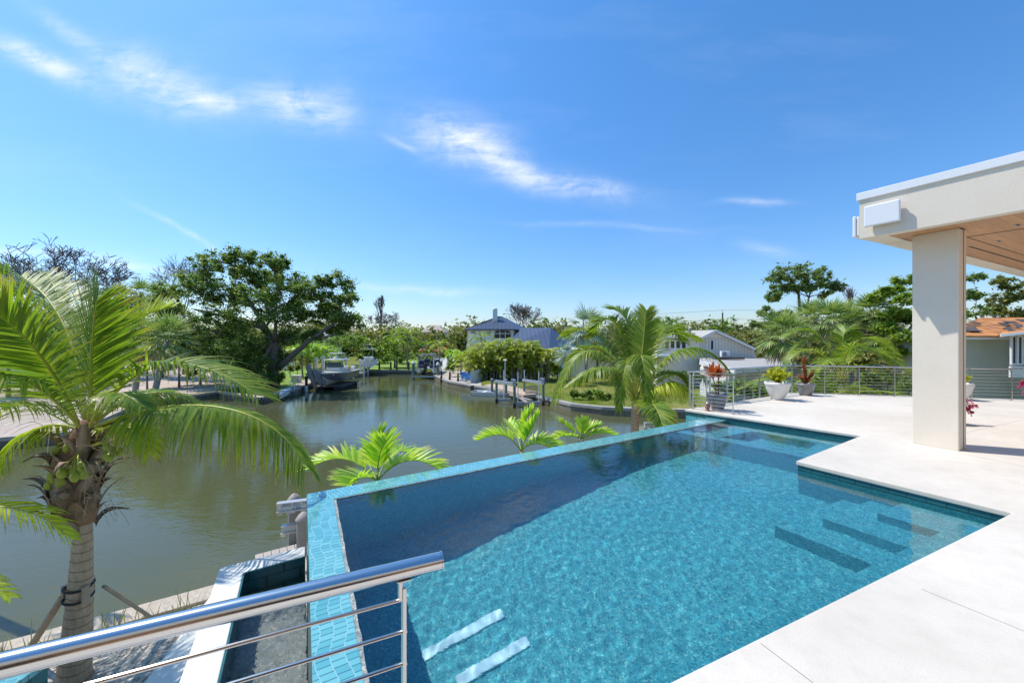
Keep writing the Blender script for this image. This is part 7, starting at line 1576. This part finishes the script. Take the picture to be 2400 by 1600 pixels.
def liftbeam(cx, cy, z, L, h, ang, label, words=None, words2=None, group=None):
    r_ = thing('lift_beam', (cx, cy, z), label, 'lift beam', group); xd = Vector((cos(ang), sin(ang), 0)); n_ = Vector((sin(ang), -cos(ang), 0)); c_ = Vector((cx, cy, z))
    mb = MB(); mb.box(c_, (L, .04, h * .82), ang); mb.build('web', M_('trim_white'), r_)
    for s_ in (-1, 1): mb = MB(); mb.box(c_ + Vector((0, 0, s_ * h * .45)), (L, .14, .022), ang); mb.build('flange', M_('alu'), r_)
    for s_ in (-1, 1): mb = MB(); q = c_ + xd * (s_ * L * .42) + Vector((0, 0, -h * .5 - .03)); mb.box(q, (.10, .09, .07), ang); mb.tube([q + Vector((0, 0, -.02)), q + Vector((0, 0, -.14))], .014, 6); mb.build('cable_shackle', M_('steel_satin'), r_, bevel=.006)
    if words: text_mesh(words, h * .46, 'lettering', 'letter_blue', r_, c_ + n_ * .023 + Vector((0, 0, .0)), xd)
    if words2: text_mesh(words2, h * .46, 'lettering', 'letter_blue', r_, c_ + n_ * .023 + Vector((0, 0, -h * .38)), xd, shear=.3)
    return r_
angb = radians(20)
q = Q(690, 1183, 8.72); liftbeam(q.x + .05, q.y, q.z, .78, .21, angb, 'aluminium lift beam with blue CRS lettering fixed to the taupe pile', '(800) 855-7944', 'CRS')
q = Q(688, 1238, 8.55); liftbeam(q.x - .05, q.y + .02, q.z, .40, .16, angb, 'shorter plain aluminium lift beam below the lettered one')
q = Q(690, 1180, 8.83); pk = MB(); q2 = Q(692, 1172, 8.84); pk.box((cpa.x, cpa.y - .14, cpa.z - .28), (.17, .02, .26), angb); r_ = thing('mounting_plate', (cpa.x, cpa.y - .14, cpa.z - .4), 'pale metal plate bolted to the taupe pile above the lettered beam', 'plate'); pk.build('plate', M_('trim_white'), r_); mb = MB(); mb.tube([(cpa.x, cpa.y - .15, cpa.z - .26), (cpa.x + .01, cpa.y - .165, cpa.z - .26)], .015, 8); mb.build('bolt', M_('shade_grey'), r_)
# brown dock planks near the piles
dp0 = G(598, 1301, -2.95); dp1 = G(697, 1275, -2.95); dd_ = (dp1 - dp0).normalized(); nd2 = Vector((dd_.y, -dd_.x, 0)); nd2 = nd2 if nd2.y < 0 else -nd2
dkr = thing('timber_dock', dp0, 'brown planked dock just below the white basin rim', 'dock'); Ld2 = (dp1 - dp0).length + 1.6
for k in range(int(Ld2 / .15)): p = dp0 + dd_ * (k * .15 + .07); mb = MB(); mb.bar(p, p + nd2 * 1.3, .14, .035); mb.build('plank', M_('cap_taupe'), dkr, bevel=.004)
mb = MB(); mb.bar(dp0 + Vector((0, 0, -.1)) + nd2 * .1, dp0 + dd_ * Ld2 + Vector((0, 0, -.1)) + nd2 * .1, .05, .15); mb.build('joist', M_('timber_brown'), dkr)
# second lettered lift near the right palm
cpc = pile(1528, 976, CW, 14.5, .13, 'taupe capped pile with a lettered beam right of the second coconut palm')
q = Q(1529, 995.5, 14.3); liftbeam(q.x, q.y, q.z, .62, .19, radians(4), 'aluminium lift beam on the pile right of the second coconut palm', '(800) 855-7944', 'CRS')
for px, yt, lab in ((1534, 949, 'tall white guide pole just right of the second coconut palm trunk'), (1566.5, 978, 'short white guide pole in the water near the spa corner')): q = Q(px, yt, 14.0); r_ = thing('guide_pole', (q.x, q.y, CW), lab, 'pole'); mb = MB(); mb.tube([(q.x, q.y, CW - .2), (q.x, q.y, q.z)], .026, 10); mb.build('tube', M_('trim_white'), r_); mb = MB(); mb.tube([(q.x, q.y, q.z), (q.x, q.y, q.z + .02)], .032, 10); mb.build('cap', M_('trim_white'), r_)
# ================================================================= TERRACE PLANTS
rnd = random.Random(31)
def blade(mb, p, d, L_, w_, rnd, droop=.3, seg=4, cup=.2):
    if mb.uv is None: mb.uv = []
    o = len(mb.v); sd_ = d.cross(Vector((0, 0, 1))); sd_ = sd_.normalized() if sd_.length > .05 else Vector((1, 0, 0)); q = p.copy()
    for j in range(seg + 1):
        f_ = j / seg; ww = w_ * (sin(pi * min(1, .18 + f_ * .82)) ** .7) * (1 if j < seg else .08); nm = sd_.cross(d)
        mb.v += [tuple(q - sd_ * ww / 2 + nm * ww * cup), tuple(q), tuple(q + sd_ * ww / 2 + nm * ww * cup)]; mb.uv += [(0, f_)] * 3
        if j < seg: a = o + 3 * j; mb.f += [(a, a + 1, a + 4, a + 3), (a + 1, a + 2, a + 5, a + 4)]
        q = q + d * L_ / seg; d = (d + DOWN * droop / seg).normalized()
r1_, top1 = pot('potted_cordyline', 1681.6, 960, .235, .14, .41, 'pot_grey', 'orange leaved plant with red stems in a tall grey pot behind the short railing', foot=False)
for i, (px, py) in enumerate(((1670, 884), (1684, 884))):
    tp_ = Q(px, py, top1.y); mt = MB(); mt.tube(bez([top1 + Vector((-.03 + i * .05, 0, 0)), top1.lerp(tp_, .5) + Vector((.02, 0, 0)), tp_], 6), [.016, .014, .013, .012, .012, .014, .02], 8); mt.build('stem', pbr('stem_red', (.16, .03, .04), .5) if i == 0 else M_('stem_red'), r1_, smooth=True)
    mb = MB()
    for k in range(30): az = k * 2.4; e = radians(85 - 75 * (k / 30)); d = Vector((cos(az) * cos(e), sin(az) * cos(e), sin(e))); blade(mb, tp_ + Vector((0, 0, .08 * (1 - k / 30) - .03)), d, rnd.uniform(.32, .44) * (1 if i == 0 else .75), .068, rnd, .35)
    mb.build('leaves', M_('leaf_orange'), r1_, smooth=True)
r2_, top2 = pot('potted_shrub', 1822, 936, .315, .165, .52, 'pot_white', 'bright yellow-green shrub in the large white pot')
def sprigs(r_, top, stems, leafn, size, mat, spread, hgt, rnd, leafmat2=None, stem='rachis_green', bl=None):
    ms = MB(); ml = MB(); ml.uv = None
    for k in range(stems):
        az = rnd.uniform(0, 6.28); sp_ = spread * rnd.uniform(.2, 1); tgt = top + Vector((cos(az) * sp_, sin(az) * sp_, hgt * rnd.uniform(.45, 1) * (1 - .35 * (sp_ / spread) ** 2)))
        if bl: tgt = top + Vector(bl[k % len(bl)]) + Vector((rnd.uniform(-.05, .05), rnd.uniform(-.05, .05), rnd.uniform(-.04, .04)))
        pts = bez([top - Vector((0, 0, .03)), top.lerp(tgt, .4) + Vector((0, 0, .06)), tgt], 8); ms.tube(pts, [.007, .007, .006, .006, .005, .005, .004, .004, .003], 5)
        for j in range(leafn):
            s_ = rnd.uniform(.25, 1); i_ = min(int(s_ * 8), 7); p = pts[i_].lerp(pts[i_ + 1], s_ * 8 - i_); leafcluster(ml, p, .035, 2, size, rnd, aspect=2.0)
    ms.build('stems', M_(stem), r_); ml.build('leaves', M_(mat), r_)
sprigs(r2_, top2, 44, 26, .042, 'leaf_yellow', .40, .52, rnd)
r3_, top3 = pot('potted_crown_of_thorns', 1888, 926, .245, .17, .38, 'pot_grey', 'red flowering plant with one tall spike in the round grey pot', foot=False, belly=1.08)
sprigs(r3_, top3, 34, 26, .035, 'leaf_redgreen', .22, .3, rnd, bl=[(-.04, 0, .92), (-.05, 0, .78), (-.04, 0, .85), (-.06, .02, .62), (-.03, 0, .45), (.22, 0, .42), (.26, .05, .36), (.18, -.05, .28), (.05, .1, .25), (-.2, 0, .22), (.1, -.1, .2), (-.1, .1, .3)])
r4_, top4 = pot('potted_shrub', 2250, 937, .27, .15, .50, 'pot_white', 'white pot with yellow leaves mostly hidden behind the column'); sprigs(r4_, top4, 24, 16, .045, 'leaf_yellow', .3, .35, rnd)
def boug(px, py, fx, fy, label, n=7):
    r_, tp_ = pot('potted_bougainvillea', px, py, .22, .15, .4, 'pot_grey', label, foot=False); fl = MB(); ms = MB(); mg = MB()
    for k in range(n):
        e = Q(fx + rnd.uniform(-12, 14), fy + rnd.uniform(-16, 10), tp_.y - .15); pts = bez([tp_, tp_.lerp(e, .5) + Vector((0, 0, .3)), e], 8); ms.tube(pts, .006, 5)
        leafcluster(fl, e, .06, 22, .04, rnd, aspect=1.2); [leafcluster(fl, pts[i_], .035, 5, .036, rnd, aspect=1.2) for i_ in (3, 4, 5, 6, 7)]; leafcluster(mg, pts[4], .08, 12, .045, rnd)
    fl.build('flowers', M_('leaf_magenta'), r_); ms.build('stems', M_('bark_brown'), r_); mg.build('leaves', M_('leaf_bright'), r_)
boug(2218, 992, 2275, 958, 'magenta bougainvillea peeping out low behind the column'); boug(2425, 940, 2398, 912, 'magenta bougainvillea at the right border of the photo')
lp_ = G(1658.3, 962.5, 0); r_ = thing('glass_lantern', lp_, 'swirled dark red glass lantern standing in front of the tall grey pot', 'lantern')
m, t, b, o, tc = newmat('red_glass'); wv_ = t.n.new('ShaderNodeTexWave'); t.l.new(t.mapping(tc.outputs['Object'], (1, 1, 1.6), (.5, 0, 0)), wv_.inputs['Vector']); wv_.inputs['Scale'].default_value = 9; wv_.inputs['Distortion'].default_value = 4
t.l.new(t.ramp(wv_.outputs['Fac'], [(0.3, (.16, .015, .02)), (.75, (.45, .25, .22))]), b.inputs['Base Color']); b.inputs['Roughness'].default_value = .12
mb = MB(); mb.lathe(lp_, [(.062, 0), (.064, .012), (.05, .03), (.032, .045)], 20); mb.build('foot', M_('red_glass'), r_, smooth=True)
mb = MB(); mb.lathe(lp_, [(.032, .0455), (.052, .07), (.062, .11), (.060, .15), (.046, .178)], 20, caps=False); mb.build('bowl', M_('red_glass'), r_, smooth=True)
mb = MB(); mb.lathe(lp_, [(.050, .179), (.052, .19), (.035, .205), (.012, .215), (.01, .235), (.002, .24)], 20, caps=False); mb.build('cap', M_('steel_satin'), r_, smooth=True)
# grass tufts along the near seawall
def tufts(name, label, pts, n, h, mat, rnd):
    mb = MB(); mb.uv = []
    for p in pts:
        for k in range(n): az = rnd.uniform(0, 6.28); q = p + Vector((rnd.gauss(0, .12), rnd.gauss(0, .12), 0)); blade(mb, q, Vector((cos(az) * .35, sin(az) * .35, 1)).normalized(), h * rnd.uniform(.5, 1.1), .012, rnd, .6, 3)
    return tag(mb.build(name, M_(mat)), label, 'grass', kind='stuff')
tufts('dry_grass', 'dry straw coloured grass tufts at the edge of the gravel', [Vector((near0.x, near0.y, GZ)) - Vector((sd.x, sd.y, 0)) * s_ + Vector((nn.x, nn.y, 0)) * (.55 + rnd.uniform(0, .3)) for s_ in [-.9, -.3, .2, .6, 1.1, 1.5, 1.7, 1.9, 2.2, 2.6, 3.0]], 26, .5, 'straw', rnd)
gt = []
for k in range(260):
    u_ = rnd.random(); px = lerp(1290, 1640, u_); p = gl(px, rnd.uniform(905, 950)); 
    if not inside(canal, p.x, p.y): gt.append(Vector((p.x, p.y, GZ)))
mbt = tufts('long_grass', 'uneven long grass on the bank across the canal', gt, 14, .38, 'leaf_bright', rnd)
